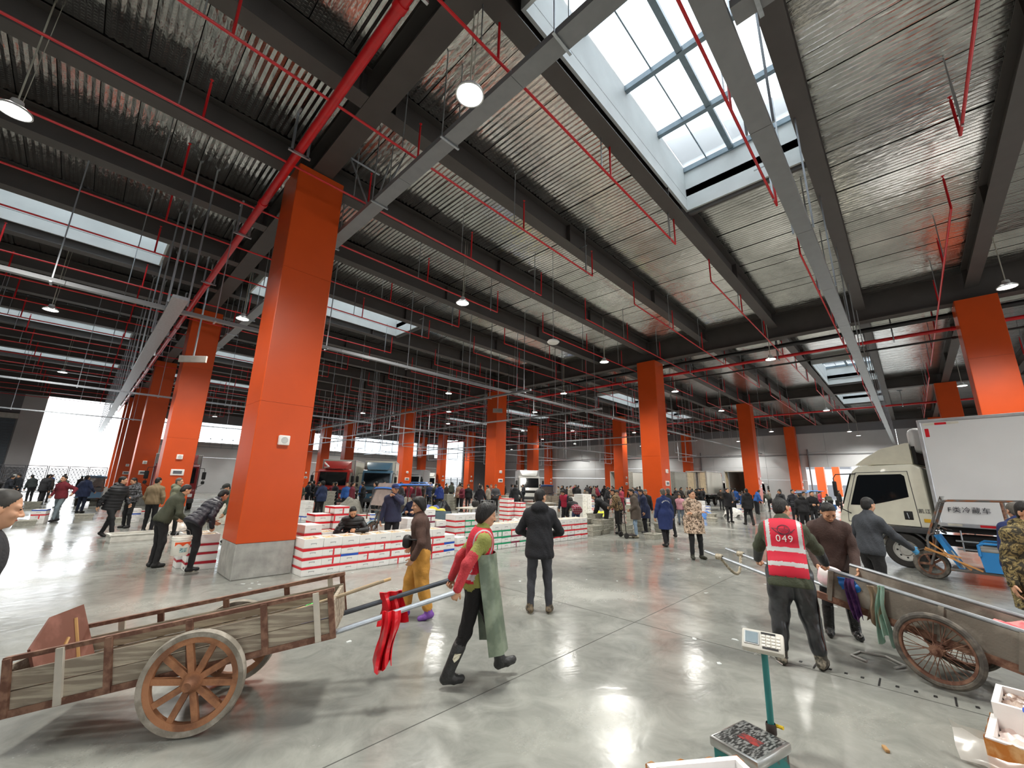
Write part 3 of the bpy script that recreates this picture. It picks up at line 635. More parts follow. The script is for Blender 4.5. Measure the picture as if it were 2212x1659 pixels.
for (x, y, n_) in ((13.5, 8.75, 2), (14.2, 8.8, 3), (13.9, 9.4, 3), (14.9, 8.2, 2), (14.7, 9.4, 4), (15.4, 9.3, 3)):
    for k in range(n_): basket(x + rnd.uniform(-0.02, 0.02), y, k * 0.165, rnd.uniform(-0.15, 0.15), 'by the hand trolley')
for (x, y, n_) in ((14.4, 6.85, 1), (16.3, 8.2, 3), (16.6, 7.5, 2), (24.2, 8.1, 1), (25.0, 8.4, 2), (22.3, 10.4, 4), (22.9, 10.5, 5), (19.5, 10.3, 5), (23.6, 10.2, 3)):
    for k in range(n_): basket(x, y, k * 0.165, rnd.uniform(-0.15, 0.15), 'near the orange column stalls')
for (x, y, n_) in ((10.5, 17.5, 5), (11.2, 17.6, 6), (16.0, 21.8, 7), (16.7, 21.5, 6), (17.4, 21.9, 5), (9.5, 22.5, 7), (6.5, 22.0, 8), (5.8, 22.2, 7), (19.4, 19.0, 6), (3.4, 19.0, 2), (1.5, 22.4, 1), (4.4, 17.4, 3), (-0.9, 22.6, 1), (0.6, 25.0, 1), (-2.2, 30, 2), (-1.2, 33, 2), (1.2, 35, 2)):
    for k in range(n_): basket(x, y, k * 0.165, rnd.uniform(-0.1, 0.1), 'among the far stalls')
# long white tub and fish bundle by the walkway
tb = empty('fish_tub', (1.55, 16.1, 0), 0.1, label='long low white plastic tub on the wet floor', cat='tub')
tbm = MB().b2((-0.6, -0.3, 0), (0.6, 0.3, 0.03)).b2((-0.64, -0.34, 0.19), (0.64, -0.28, 0.22)).b2((-0.64, 0.28, 0.19), (0.64, 0.34, 0.22)).b2((-0.64, -0.28, 0.19), (-0.58, 0.28, 0.22)).b2((0.58, -0.28, 0.19), (0.64, 0.28, 0.22)).b2((-0.61, -0.31, 0.03), (0.61, -0.285, 0.19)).b2((-0.61, 0.285, 0.03), (0.61, 0.31, 0.19)).b2((-0.61, -0.285, 0.03), (-0.585, 0.285, 0.19)).b2((0.585, -0.285, 0.03), (0.61, 0.285, 0.19))
tbm.build('tub_body', M('tub_white', hexc('D2D0C8'), 0.5, var=0.15), tb); MB().b2((-0.57, -0.27, 0.13), (0.57, 0.27, 0.16)).build('fish_layer', M('fish_layer', hexc('A9A79C'), 0.3, col2=hexc('D8D4CB'), scale=25), tb)
# flat trolley carts
def platform(x, y, rz, label):
    p = empty('platform_trolley', (x, y, 0), rz, label=label, cat='trolley')
    MB().rbox((0, 0, 0.22), (1.2, 0.7, 0.05), 0.01).build('deck', M('trolley_deck', hexc('8A8578'), 0.6, var=0.3), p)
    MB().path([(-0.58, -0.32, 0.24), (-0.6, -0.32, 1.0), (-0.6, 0.32, 1.0), (-0.58, 0.32, 0.24)], 0.018).build('push_handle', GALV, p)
    for sx in (-0.45, 0.45):
        for sy in (-0.28, 0.28): MB().lathe([(0.09, -0.025), (0.1, 0), (0.09, 0.025)], 14, c=(sx, sy, 0.1), axis='Y').tube((sx, sy - 0.025, 0.1), (sx, sy + 0.025, 0.1), 0.085, 14).build('castor', RUBBER, p)
platform(13.6, 14.2, 0.4, 'flat grey platform trolley at the busy stall')
# folding hand trolley with baskets
ht = empty('hand_trolley', (13.75, 7.62, 0), 0.9, label='upright black hand trolley standing on the wet floor', cat='trolley')
fr = MB(); DARKM = M('dark_tube', hexc('3A3633'), 0.5, metal=0.4)
for s in (-0.2, 0.2): fr.tube((s, 0, 0.12), (s, 0.08, 1.1), 0.016)
fr.path([(-0.2, 0.08, 1.1), (-0.17, 0.1, 1.2), (0.17, 0.1, 1.2), (0.2, 0.08, 1.1)], 0.016); fr.tube((-0.2, 0.03, 0.5), (0.2, 0.03, 0.5), 0.012).tube((-0.2, 0.05, 0.85), (0.2, 0.05, 0.85), 0.012); fr.build('frame', DARKM, ht)
MB().rbox((0, -0.18, 0.1), (0.46, 0.4, 0.03), 0.008).build('toe_plate', DARKM, ht)
for s in (-0.25, 0.25): MB().lathe([(0.08, -0.02), (0.095, 0), (0.08, 0.02)], 14, c=(s, 0.02, 0.095), axis='X').tube((s - 0.02, 0.02, 0.095), (s + 0.02, 0.02, 0.095), 0.08, 14).build('wheel', RUBBER, ht)
# tables at stalls
def table(x, y, rz, w_, d_, label, top='C9C5BA'):
    t = empty('stall_table', (x, y, 0), rz, label=label, cat='table'); MB().rbox((0, 0, 0.72), (w_, d_, 0.05), 0.01).build('table_top', M('ttop' + top, hexc(top), 0.6, var=0.2), t)
    for sx in (-1, 1):
        for sy in (-1, 1): MB().b2((sx * (w_ / 2 - 0.06) - 0.025, sy * (d_ / 2 - 0.06) - 0.025, 0), (sx * (w_ / 2 - 0.06) + 0.025, sy * (d_ / 2 - 0.06) + 0.025, 0.7)).build('leg', GALV, t)
    return t
table(12.2, 13.9, 0.3, 1.6, 0.8, 'stall table with a black bag beside the hooded man')
tag(MB().rbox((0, 0, 0.14), (0.42, 0.22, 0.26), 0.09).path([(-0.12, 0, 0.24), (-0.08, 0, 0.4), (0.08, 0, 0.4), (0.12, 0, 0.24)], 0.012).build('black_bag', BLACK, None, (12.2, 13.8, 0.745), (0, 0, 0.3)), 'slumped black bag lying on the stall table', 'bag')
table(20, 13.5, 0.1, 2.0, 0.8, 'grey stall table in front of the wooden crates', '8E8B84'); table(18.2, 15.2, 0.0, 2.0, 0.8, 'long grey stall table behind the bending woman', '9B988F')

# ============================================================ hand carts
WOODG = M('weathered_plank', hexc('8E8272'), 0.8, col2=hexc('B3A894'), scale=3, stretch=(1, 12, 12), bump=0.3, bscale=25)
WOODB = M('wheel_wood', hexc('A4714E'), 0.7, col2=hexc('7A5138'), scale=6, bump=0.2)
RUST = M('rusty_steel', hexc('6B4A3C'), 0.7, col2=hexc('8D6B58'), scale=14, metal=0.3, bump=0.2)
RIM = M('worn_tyre', hexc('7D766A'), 0.8, col2=hexc('9D968A'), scale=9, bump=0.2)
SHEETM = M('weathered_sheet', hexc('7C756B'), 0.55, col2=hexc('A09A8E'), scale=4, metal=0.25, bump=0.15)
TYRE = M('dusty_tyre', hexc('4E4A45'), 0.8, col2=hexc('6E685F'), scale=14)
def wood_wheel(R):
    w_ = empty('wheel'); 
    MB().lathe([(R - 0.045, -0.03), (R - 0.01, -0.035), (R, 0), (R - 0.01, 0.035), (R - 0.045, 0.03), (R - 0.045, -0.03)], 48, axis='Y').build('tyre', RIM, w_)
    MB().lathe([(R - 0.085, -0.022), (R - 0.045, -0.026), (R - 0.045, 0.026), (R - 0.085, 0.022), (R - 0.085, -0.022)], 48, axis='Y').build('felloe', WOODB, w_)
    for k in range(10):
        a = 2 * PI * k / 10 + 0.25; MB().box((math.cos(a) * (R - 0.08 + 0.05) / 2, 0, math.sin(a) * (R - 0.08 + 0.05) / 2), (R - 0.12, 0.032, 0.042), rot=Matrix.Rotation(-a, 3, 'Y')).build('spoke', WOODB, w_)
    MB().lathe([(0.001, -0.1), (0.03, -0.1), (0.045, -0.06), (0.065, -0.03), (0.065, 0.03), (0.045, 0.06), (0.03, 0.1), (0.001, 0.1)], 20, axis='Y').build('hub', WOODB, w_)
    return w_
def wire_wheel(R):
    w_ = empty('wheel')
    N_ = 56; t = MB(); vs = []
    prof = [(R - 0.045 + 0.032 * math.cos(q), 0.034 * math.sin(q)) for q in [2 * PI * i / 10 for i in range(11)]]
    t.lathe(prof, N_, axis='Y'); t.build('tyre', TYRE, w_)
    MB().lathe([(R - 0.085, -0.024), (R - 0.065, -0.028), (R - 0.07, 0), (R - 0.065, 0.028), (R - 0.085, 0.024), (R - 0.09, 0), (R - 0.085, -0.024)], N_, axis='Y').build('rim', RUST, w_)
    MB().lathe([(0.001, -0.09), (0.02, -0.09), (0.022, -0.05), (0.05, -0.05), (0.05, -0.035), (0.03, -0.03), (0.03, 0.03), (0.05, 0.035), (0.05, 0.05), (0.022, 0.05), (0.02, 0.09), (0.001, 0.09)], 18, axis='Y').build('hub', RUST, w_)
    for k in range(36):
        a = 2 * PI * k / 36; b = a + (0.35 if k % 4 < 2 else -0.35); s = 0.045 if k % 2 else -0.045
        MB().tube((0.045 * math.cos(b), s, 0.045 * math.sin(b)), ((R - 0.075) * math.cos(a), 0, (R - 0.075) * math.sin(a)), 0.0035, 5).build('spoke', RUST, w_)
    return w_
def adopt(o, parent, loc, rot=(0, 0, 0)): o.parent = parent; o.location = loc; o.rotation_euler = rot; return o
def cart(loc, th, tilt, R, hw, u0, u1, wb, wt, handle, label, style):
    c = empty('hand_cart', (loc[0], loc[1], 0), th, label=label, cat='cart'); T_ = Matrix.Translation((0, 0, R)) @ Matrix.Rotation(-tilt, 4, 'Y')
    def P(name, mb, mat, par=c): return mb.xf(T_).build(name, mat, par)
    for s in (-1, 1):
        wl = wood_wheel(R) if style == 'wood' else wire_wheel(R); adopt(wl, c, (0, s * (hw + 0.095), R), (0, 0.3 * s, 0))
    P('axle', MB().tube((0, -hw - 0.1, 0), (0, hw + 0.1, 0), 0.02), RUST)
    P('axle_block', MB().b2((-0.06, -hw + 0.02, 0.0), (0.06, hw - 0.02, wb)), WOODB if style == 'wood' else RUST)
    n_ = 6
    for k in range(n_):
        y0 = -hw + 2 * hw * k / n_; P('floor_plank', MB().b2((u0, y0 + 0.004, wb), (u1, y0 + 2 * hw / n_ - 0.004, wb + 0.025)), WOODG if style == 'wood' else SHEETM)
    for s in (-1, 1):
        y = s * hw
        if style == 'wood':
            h1 = wt - 0.09
            for k, (a, b) in enumerate(((wb + 0.02, wb + 0.13), (wb + 0.138, h1))):
                P('side_plank', MB().b2((u0, y - 0.014, a), (u1, y + 0.014, b)), WOODG)
            P('top_rail', MB().b2((u0, y - 0.02, wt - 0.018), (u1 + 0.02, y + 0.02, wt + 0.012)), RUST)
            P('bottom_rail', MB().b2((u0, y - 0.026, wb - 0.025), (u1, y + 0.026, wb + 0.02)), RUST)
            for k, u in enumerate((u0 + 0.03, u0 + 0.32, -0.55, -0.05, 0.45, u1 - 0.12, u1 - 0.01)):
                mm = M('pale_post', hexc('C3BCAE'), 0.6, var=0.15) if k in (1, 5) else RUST
                P('stake', MB().b2((u - 0.022, y + s * 0.014, wb - 0.02), (u + 0.022, y + s * 0.036, wt + 0.005)), mm)
        else:
            P('side_sheet', MB().b2((u0, y - 0.012, wb + 0.05), (u1, y + 0.012, wt - 0.02)), SHEETM)
            P('top_rail', MB().path([(u0, y, wt), (u1, y, wt)], 0.019, 8), GALV)
            P('bottom_rail', MB().b2((u0, y - 0.025, wb - 0.02), (u1 + 0.1, y + 0.025, wb + 0.05)), RUST)
            for u in (-0.95, -0.5, 0.0, 0.5, u1 - 0.04): P('stake', MB().b2((u - 0.02, y + s * 0.012, wb), (u + 0.02, y + s * 0.03, wt - 0.01)), SHEETM)
        ha = [T_ @ Vector(p) for p in ((0.25, s * (hw - 0.05), wb - 0.03), (u1 - 0.1, s * (hw - 0.05), wb - 0.01))]
        hb = Vector((handle[0], s * handle[2], handle[1]))
        MB().path([ha[0], ha[1], hb], 0.022, 10).build('handle_pole', (M('pole_dark', hexc('4C5056'), 0.35, metal=0.5) if s > 0 else GALV) if style == 'wood' else GALV, c)
    P('front_board', MB().b2((u1 - 0.03, -hw, wb + 0.02), (u1, hw, wt - 0.1 if style == 'wood' else wb + 0.12)), WOODG if style == 'wood' else RUST)
    P('tail_board', MB().b2((u0, -hw, wb + 0.02), (u0 + 0.025, hw, wt - 0.05)), WOODG if style == 'wood' else SHEETM)
    return c, T_
lc, LT = cart((1.087, 4.352), math.radians(-32), math.radians(10), 0.345, 0.31, -1.15, 0.95, 0.06, 0.40, (1.92, 0.83, 0.24), 'old wooden hand cart with rusty rails, pulled by the aproned worker', 'wood')
rc, RT = cart((6.357, -0.029), math.radians(76), math.radians(10.5), 0.335, 0.30, -1.55, 0.93, 0.065, 0.40, (2.42, 0.87, 0.27), 'weathered hand cart with wire wheels beside the red vest man', 'wire')
def in_cart(c, T_, p): return Matrix.Translation(c.location) @ Matrix.Rotation(c.rotation_euler.z, 4, 'Z') @ T_ @ Vector(p)
# plywood standing in the tail of the left cart
cm = Matrix.Translation(lc.location) @ Matrix.Rotation(lc.rotation_euler.z, 4, 'Z') @ LT
pb = empty('plywood_board', label='brown plywood board standing in the tail of the wooden cart', cat='board')
MB().prism([(-0.28, 0.0), (0.28, 0.0), (0.28, 0.5), (-0.05, 0.5), (-0.28, 0.34)], 0.0, 0.018, 'X').build('sheet', M('red_brown_ply', hexc('6E4436'), 0.7, col2=hexc('85574A'), scale=5), pb)
for (a, b) in (((-0.2, 0.08), (0.05, 0.3)), ((0.1, 0.12), (0.16, 0.42))): MB().tube((0.022, a[0], a[1]), (0.022, b[0], b[1]), 0.012, 5).build('tape_strip', M('tan_tape', hexc('B98F58'), 0.6), pb)
pb.matrix_world = cm @ Matrix.Translation((-0.98, 0.0, 0.09)) @ Matrix.Rotation(-0.22, 4, 'Y')
# tools in the cart front
for k, (y, col, L_, lab) in enumerate(((0.1, 'C9A878', 0.9, 'pale wooden handle lying in the wooden cart'), (-0.04, 'B58F5E', 0.8, 'tan wooden pole lying in the wooden cart'), (-0.13, '9A8A70', 0.85, 'grey bamboo stick lying in the wooden cart'))):
    o = MB().tube((0, 0, 0), (L_, 0.02, 0.1), 0.014).build('stick', M('stick' + col, hexc(col), 0.7), None); tag(o, lab, 'stick'); o.matrix_world = cm @ Matrix.Translation((0.5, y, 0.2 + 0.02 * k))
for (nm, p, col, lab, s) in (('glove_pile', (0.72, 0.02, 0.17), '39B54A', 'bright green glove in the front of the wooden cart', (0.16, 0.1, 0.07)), ('cloth_scrap', (0.8, -0.04, 0.15), '1E9C8C', 'teal rag in the front of the wooden cart', (0.2, 0.12, 0.08)), ('cloth_scrap', (0.8, -0.14, 0.13), '2A4FC0', 'blue rag in the front of the wooden cart', (0.2, 0.1, 0.07))):
    m_ = MB(); g_ = [[(s[0] * (i / 6 - 0.5) * (1 + 0.3 * math.sin(j)), s[1] * (j / 6 - 0.5) * (1 + 0.3 * math.cos(i * 1.3)), s[2] * (math.cos((i / 6 - 0.5) * 2.6) * math.cos((j / 6 - 0.5) * 2.6)) + 0.02 * math.sin(i * 2.1 + j * 3)) for j in range(7)] for i in range(7)]
    o = m_.sheet(g_, thick=0.012).build(nm, M('rag' + col, hexc(col), 0.7), None); tag(o, lab, 'rag'); o.matrix_world = cm @ Matrix.Translation(p)
# cloths
def drape(name, top, w_, L_, mat, label, cat, rz, seed=1, taper=0.75, fold=0.03, mw=None):
    r = random.Random(seed); ph = [r.uniform(0, 6) for _ in range(4)]; NI, NJ = 16, 12
    g_ = []
    for i in range(NI + 1):
        v = i / NI; row = []
        for j in range(NJ + 1):
            u = j / NJ - 0.5; ww = w_ * (taper + (1 - taper) * v) * (1 + 0.12 * math.sin(v * 5 + ph[0]))
            row.append((u * ww + 0.02 * math.sin(v * 4 + ph[3]), fold * math.sin(u * 14 + ph[1] + v * 2) * (0.4 + v) + 0.012 * math.sin(v * 9 + ph[2]), -L_ * v * (1 + 0.10 * math.sin(u * 7 + ph[2]))))
        g_.append(row)
    o = MB().sheet(g_, thick=0.008).build(name, mat, None, top, (0, 0, rz)); return tag(o, label, cat)
th = math.radians(-32); d_ = Vector((math.cos(th), math.sin(th), 0)); nl = Vector((-math.sin(th), math.cos(th), 0)); lcv = Vector(lc.location)
REDP = M('red_plastic', hexc('D8222E'), 0.3, var=0.2, scale=14)
drape('red_cloth', lcv + d_ * 1.34 - nl * 0.29 + Vector((0, 0, 0.71)), 0.15, 0.42, REDP, 'red plastic bib hanging from the near pole of the wooden cart', 'cloth', th, 4, 0.9, 0.05)
drape('red_cloth', lcv + d_ * 1.36 + nl * 0.25 + Vector((0, 0, 0.74)), 0.26, 0.30, REDP, 'red plastic sheet hanging from the far pole of the wooden cart', 'cloth', th + 0.3, 9, 0.8, 0.05)
th2 = math.radians(76); d2 = Vector((math.cos(th2), math.sin(th2), 0)); n2 = Vector((-math.sin(th2), math.cos(th2), 0)); rcv = Vector(rc.location)
def rcp(u, off, z): return rcv + d2 * u + n2 * (0.30 + off) + Vector((0, 0, z))
drape('purple_rag', rcp(0.62, 0.045, 0.84), 0.1, 0.40, M('purple_cloth', hexc('4B2A63'), 0.8, col2=hexc('6A4478'), scale=20), 'purple rag hanging on the side of the wire-wheeled cart', 'rag', th2, 2, 0.8, 0.02)
drape('tan_rag', rcp(0.44, 0.045, 0.80), 0.15, 0.38, M('tan_cloth', hexc('93826C'), 0.85, var=0.25), 'tan rag hanging on the side of the wire-wheeled cart', 'rag', th2, 3, 0.7, 0.02)
drape('green_rag', rcp(0.38, 0.065, 0.82), 0.12, 0.52, M('mint_cloth', hexc('8FB0A0'), 0.85, var=0.2), 'pale green towel hanging on the side of the wire-wheeled cart', 'rag', th2 - 0.1, 5, 0.5, 0.025)
drape('blue_card', rcp(0.66, 0.03, 0.83), 0.17, 0.12, M('blue_card', hexc('1F74C4'), 0.5), 'small blue card on the side of the wire-wheeled cart', 'card', th2, 6, 1.0, 0.001)
o = MB().sheet([[(0.42 * (i / 10 - 0.5), 0.3 * (j / 8 - 0.5), 0.10 * math.cos((i / 10 - 0.5) * 2.6) + 0.02 * math.sin(i * 2.0 + j)) for j in range(9)] for i in range(11)], thick=0.01).build('pink_sack', M('pink_sack', hexc('F2626A'), 0.4, col2=hexc('F49A98'), scale=8), None)
o.matrix_world = Matrix.Translation(rcv) @ Matrix.Rotation(th2, 4, 'Z') @ RT @ Matrix.Translation((-0.55, 0, 0.27)) @ Matrix.Diagonal((1.4, 1.3, 1, 1)); tag(o, 'coral pink plastic sack inside the wire-wheeled cart', 'sack')
o = MB().rbox((0, 0, 0), (0.24, 0.2, 0.24), 0.08, seg=3).build('plastic_bag', M('milky_bag', hexc('EBC9CF'), 0.35, col2=hexc('F1ECEA'), scale=7), None); o.matrix_world = Matrix.Translation(rcv) @ Matrix.Rotation(th2, 4, 'Z') @ RT @ Matrix.Translation((1.0, 0.05, 0.26)); tag(o, 'milky pink plastic bag at the front of the wire-wheeled cart', 'bag')
# rope slung between the poles
def rcw(u, yl, z): return rcv + d2 * u + n2 * yl + Vector((0, 0, z))
pts = []
for k in range(19):
    v = k / 18; pts.append(rcw(2.2 - 0.08 * math.sin(PI * v), 0.275 - 0.55 * v, 0.83 - 0.24 * math.sin(PI * v)))
ROPE = M('dirty_rope', hexc('9C917C'), 0.9, col2=hexc('C5BCA8'), scale=40, bump=0.5)
rp = empty('rope_loop', (0, 0, 0), label='thick pale rope slung between the poles of the cart', cat='rope')
for s in range(3):
    pp = []
    for k in range(73):
        v = k / 72 * 18; i = min(int(v), 17); p = pts[i].lerp(pts[i + 1], v - i); a = k * 0.75 + s * 2 * PI / 3; pp.append(p + n2 * 0 + d2 * 0.011 * math.cos(a) + Vector((0, 0, 0.011 * math.sin(a))))
    MB().path(pp, 0.011, 6).build('strand', ROPE, rp)
for yl in (0.275, -0.275): MB().lathe([(0.025, -0.05), (0.04, -0.04), (0.042, 0), (0.04, 0.04), (0.025, 0.05)], 12, axis='X', c=(0, 0, 0)).build('whipping', ROPE, rp, rcw(2.2, yl, 0.825), (0, 0, th2))
o = MB().path([(0.0, -0.2, 0.012), (0.15, -0.28, 0.012), (0.34, -0.12, 0.012), (0.3, 0.1, 0.012), (0.1, 0.16, 0.012), (0.0, 0.02, 0.012)], 0.011, 6).build('wire_loop', M('pale_wire', hexc('B9B9B4'), 0.5), None, (6.25, 0.62, 0)); tag(o, 'thin pale wire loop lying under the wire-wheeled cart', 'wire')

# ============================================================ platform scale
sc_ = empty('platform_scale', (3.5, 1.06, 0), math.atan2(1.15 - 1.25, 3.70 - 3.33), label='teal platform scale with grey keypad head and steel pan', cat='scale')
a_sc = sc_.rotation_euler.z
TEAL = M('chipped_teal', hexc('2A7A78'), 0.5, col2=hexc('5A3B34'), scale=7, mix=(0.60, 0.66))
PANM = M('dirty_pan', hexc('3C3E3E'), 0.35, col2=hexc('A9ACAA'), scale=26, metal=0.6, stretch=(1, 3, 1)); PINK = M('red_smear', hexc('8E2E2A'), 0.5, col2=hexc('4A3030'), scale=30)
STNL = M('stainless', hexc('B5B6B4'), 0.3, metal=0.9, var=0.15)
MB().b2((-0.18, -0.15, 0.0), (0.18, 0.15, 0.075)).b2((0.12, -0.05, 0.02), (0.3, 0.05, 0.06)).build('base_frame', TEAL, sc_)
pan = MB().rbox((0, 0, 0.11), (0.41, 0.33, 0.06), 0.012).build('pan', STNL, sc_); MB().b2((-0.185, -0.145, 0.1395), (0.185, 0.145, 0.1425)).build('grime', PANM, pan); MB().b2((-0.05, -0.08, 0.1425), (0.03, 0.06, 0.1445)).build('red_smear', PINK, pan)
MB().tube((0.27, 0, 0.05), (0.29, 0, 0.62), 0.022, 12).build('pole', TEAL, sc_); MB().lathe([(0.03, 0.10), (0.034, 0.11), (0.034, 0.16), (0.03, 0.17)], 14, c=(0.272, 0, 0)).build('collar', M('dark_collar', hexc('3B322E'), 0.6), sc_)
MB().tube((0.29, -0.03, 0.16), (0.29, -0.075, 0.165), 0.012, 8).build('clamp_knob', M('yellow_knob', hexc('D9B81F'), 0.4), sc_)
RH = Matrix.Translation((0.285, 0, 0.68)) @ Matrix.Rotation(math.radians(-66), 4, 'Z') @ Matrix.Rotation(math.radians(-48), 4, 'X')
hd = MB().rbox((0, 0, 0), (0.27, 0.055, 0.155), 0.014).xf(RH).build('display_head', M('keypad_grey', hexc('CBC9BF'), 0.5), sc_)
MB().b2((-0.118, -0.033, -0.045), (-0.02, -0.026, 0.055)).xf(RH).build('bezel', STNL, hd); MB().b2((-0.11, -0.036, -0.037), (-0.028, -0.032, 0.047)).xf(RH).build('lcd_screen', M('lcd', hexc('8A9AA2'), 0.15), hd)
MB().b2((-0.008, -0.031, 0.048), (0.085, -0.027, 0.062)).xf(RH).build('badge_strip', BLACK, hd); MB().b2((0.0, -0.031, -0.062), (0.1, -0.027, -0.05)).xf(RH).build('badge_strip', BLACK, hd)
for r_ in range(4):
    for c_ in range(4): MB().rbox((0.008 + c_ * 0.031, -0.03, 0.034 - r_ * 0.024), (0.025, 0.008, 0.019), 0.003, seg=1).xf(RH).build('key', M('key_white', hexc('E4E2DA'), 0.5), hd)
for s in (-1, 1): MB().tube((0.29, s * 0.04, 0.6), (0.33, s * 0.1, 0.56), 0.006, 6).build('bracket', STNL, sc_)
for sx in (-0.15, 0.15):
    for sy in (-0.12, 0.12): MB().tube((sx, sy, 0), (sx, sy, 0.02), 0.02, 10).build('foot', BLACK, sc_)
# open foam boxes in the foreground, wrapped in brown tape
def big_box(loc, rz, d, label, wrap=True, content=None, lean=0.0):
    W_, D_, H_ = d; t = 0.035; b = empty('open_foam_box', loc, rz, label=label, cat='box')
    s_ = MB().b2((-W_ / 2, -D_ / 2, 0), (W_ / 2, D_ / 2, 0.035))
    for s in (-1, 1):
        s_.b2((s * W_ / 2 - (t if s > 0 else 0), -D_ / 2, 0.035), (s * W_ / 2 + (t if s < 0 else 0), D_ / 2, H_)); s_.b2((-W_ / 2 + t, s * D_ / 2 - (t if s > 0 else 0), 0.035), (W_ / 2 - t, s * D_ / 2 + (t if s < 0 else 0), H_))
    s_.build('shell', FOAM, b)
    if wrap:
        e = 0.004; x, y = W_ / 2 + e, D_ / 2 + e; w_ = MB(); N_ = 16; ring = []
        for k in range(4 * N_):
            q, f_ = divmod(k, N_); f_ /= N_; cr_ = [(-x, -y), (x, -y), (x, y), (-x, y)]; p0, p1 = cr_[q], cr_[(q + 1) % 4]; px_, py_ = p0[0] + (p1[0] - p0[0]) * f_, p0[1] + (p1[1] - p0[1]) * f_; ring.append((px_, py_, H_ - 0.004 + 0.012 * math.sin(k * 1.9) * math.sin(k * 0.7)))
        vs = [(p[0], p[1], 0.01) for p in ring] + [(p[0] * 1.01, p[1] * 1.01, p[2]) for p in ring]; n4 = len(ring)
        w_.add(vs, [(i, (i + 1) % n4, n4 + (i + 1) % n4, n4 + i) for i in range(n4)]); w_.build('tape_wrap', M('brown_tape', hexc('C77A2E'), 0.3, col2=hexc('E3B27A'), scale=9), b)
    if content:
        g_ = [[((W_ - 0.08) * (i / 12 - 0.5), (D_ - 0.08) * (j / 10 - 0.5), content[0] + 0.03 * math.sin(i * 1.9 + j * 2.3) * math.cos(j * 1.1)) for j in range(11)] for i in range(13)]
        MB().sheet(g_, thick=0.02).build('catch', content[1], b)
    return b
big_box((2.62, 0.98, 0), math.radians(-37), (0.56, 0.42, 0.28), 'open foam box in brown tape beside the platform scale', content=(0.1, M('pale_liner', hexc('DAD6DC'), 0.3, var=0.08)))
big_box((4.78, -0.38, 0), math.radians(-8), (0.5, 0.5, 0.20), 'open foam box in clear film near the cart wheel', content=(0.12, M('pinkish_liner', hexc('DDC9C0'), 0.25, col2=hexc('F0E6DF'), scale=10)))
b2_ = big_box((5.2, -0.42, 0.0), math.radians(-8), (0.48, 0.42, 0.30), 'cream foam box with a bag of squid beside the cart wheel', wrap=False, content=(0.24, M('squid', hexc('8B7468'), 0.2, col2=hexc('C9B6A8'), scale=16)))
o = MB().path([(0, 0, 0), (0.12, -0.01, -0.03), (0.25, 0.0, -0.035)], 0.018, 6).build('blue_scoop', M('blue_scoop', hexc('2C62D8'), 0.4), None, (4.95, -0.33, 0.31), (0, 0, -1.2)); tag(o, 'blue plastic scoop lying on the foam box', 'scoop')
film = MB(); r9 = random.Random(9)
g_ = [[(4.52 + 0.05 * math.sin(j * 1.3) + 0.035 * i - 0.02 * j, -0.02 + 0.08 * i - 0.012 * j * j * 0.3 - 0.3 + 0.02 * math.sin(i * 2 + j), max(0.006, 0.205 - 0.045 * j + 0.012 * math.sin(i * 3 + j * 2))) for j in range(6)] for i in range(6)]
tag(film.sheet(g_).build('plastic_film', M('clear_film', hexc('E9E4DE'), 0.15, alpha=0.45)), 'crumpled clear film trailing from the foreground foam box', 'film')
# ============================================================ vehicles
def wheel_at(par, c, R, wd, name='wheel', rim=None, holes=8):
    w_ = empty(name); adopt(w_, par, c); rim = rim or M('wheel_rim', hexc('B9B9B4'), 0.45, metal=0.4)
    MB().lathe([(R * 0.62, -wd / 2), (R * 0.93, -wd / 2), (R, -wd * 0.36), (R, wd * 0.36), (R * 0.93, wd / 2), (R * 0.62, wd / 2), (R * 0.62, -wd / 2)], 32, axis='Y').build('tyre', RUBBER, w_)
    MB().lathe([(R * 0.63, wd * 0.42), (R * 0.58, wd * 0.42), (R * 0.54, wd * 0.2), (R * 0.3, wd * 0.12), (R * 0.28, wd * 0.3), (R * 0.15, wd * 0.34), (0.001, wd * 0.34)], 32, axis='Y').build('rim', rim, w_)
    MB().lathe([(R * 0.63, -wd * 0.42), (R * 0.54, -wd * 0.2), (0.001, -wd * 0.2)], 24, axis='Y').build('rim', rim, w_)
    for k in range(holes):
        a = 2 * PI * k / holes; MB().tube((R * 0.43 * math.cos(a), wd * 0.13, R * 0.43 * math.sin(a)), (R * 0.43 * math.cos(a), wd * 0.185, R * 0.43 * math.sin(a)), R * 0.055, 8).build('vent_hole', BLACK, w_)
    return w_
def text_mesh(body, size, mat, name, parent, loc, rot, ext=0.002, spacing=1.0):
    cu = bpy.data.curves.new('t', 'FONT'); cu.body = body; cu.size = size; cu.align_x = 'CENTER'; cu.align_y = 'CENTER'; cu.extrude = ext; cu.resolution_u = 3; cu.space_character = spacing
    t = bpy.data.objects.new('t', cu); C.objects.link(t); bpy.context.view_layer.update(); me = bpy.data.meshes.new_from_object(t.evaluated_get(bpy.context.evaluated_depsgraph_get())); bpy.data.objects.remove(t)
    me.materials.clear(); me.materials.append(mat); return inst(me, name, parent, loc, rot)
GREYBUMP = M('bumper_grey', hexc('3A3B3D'), 0.5)
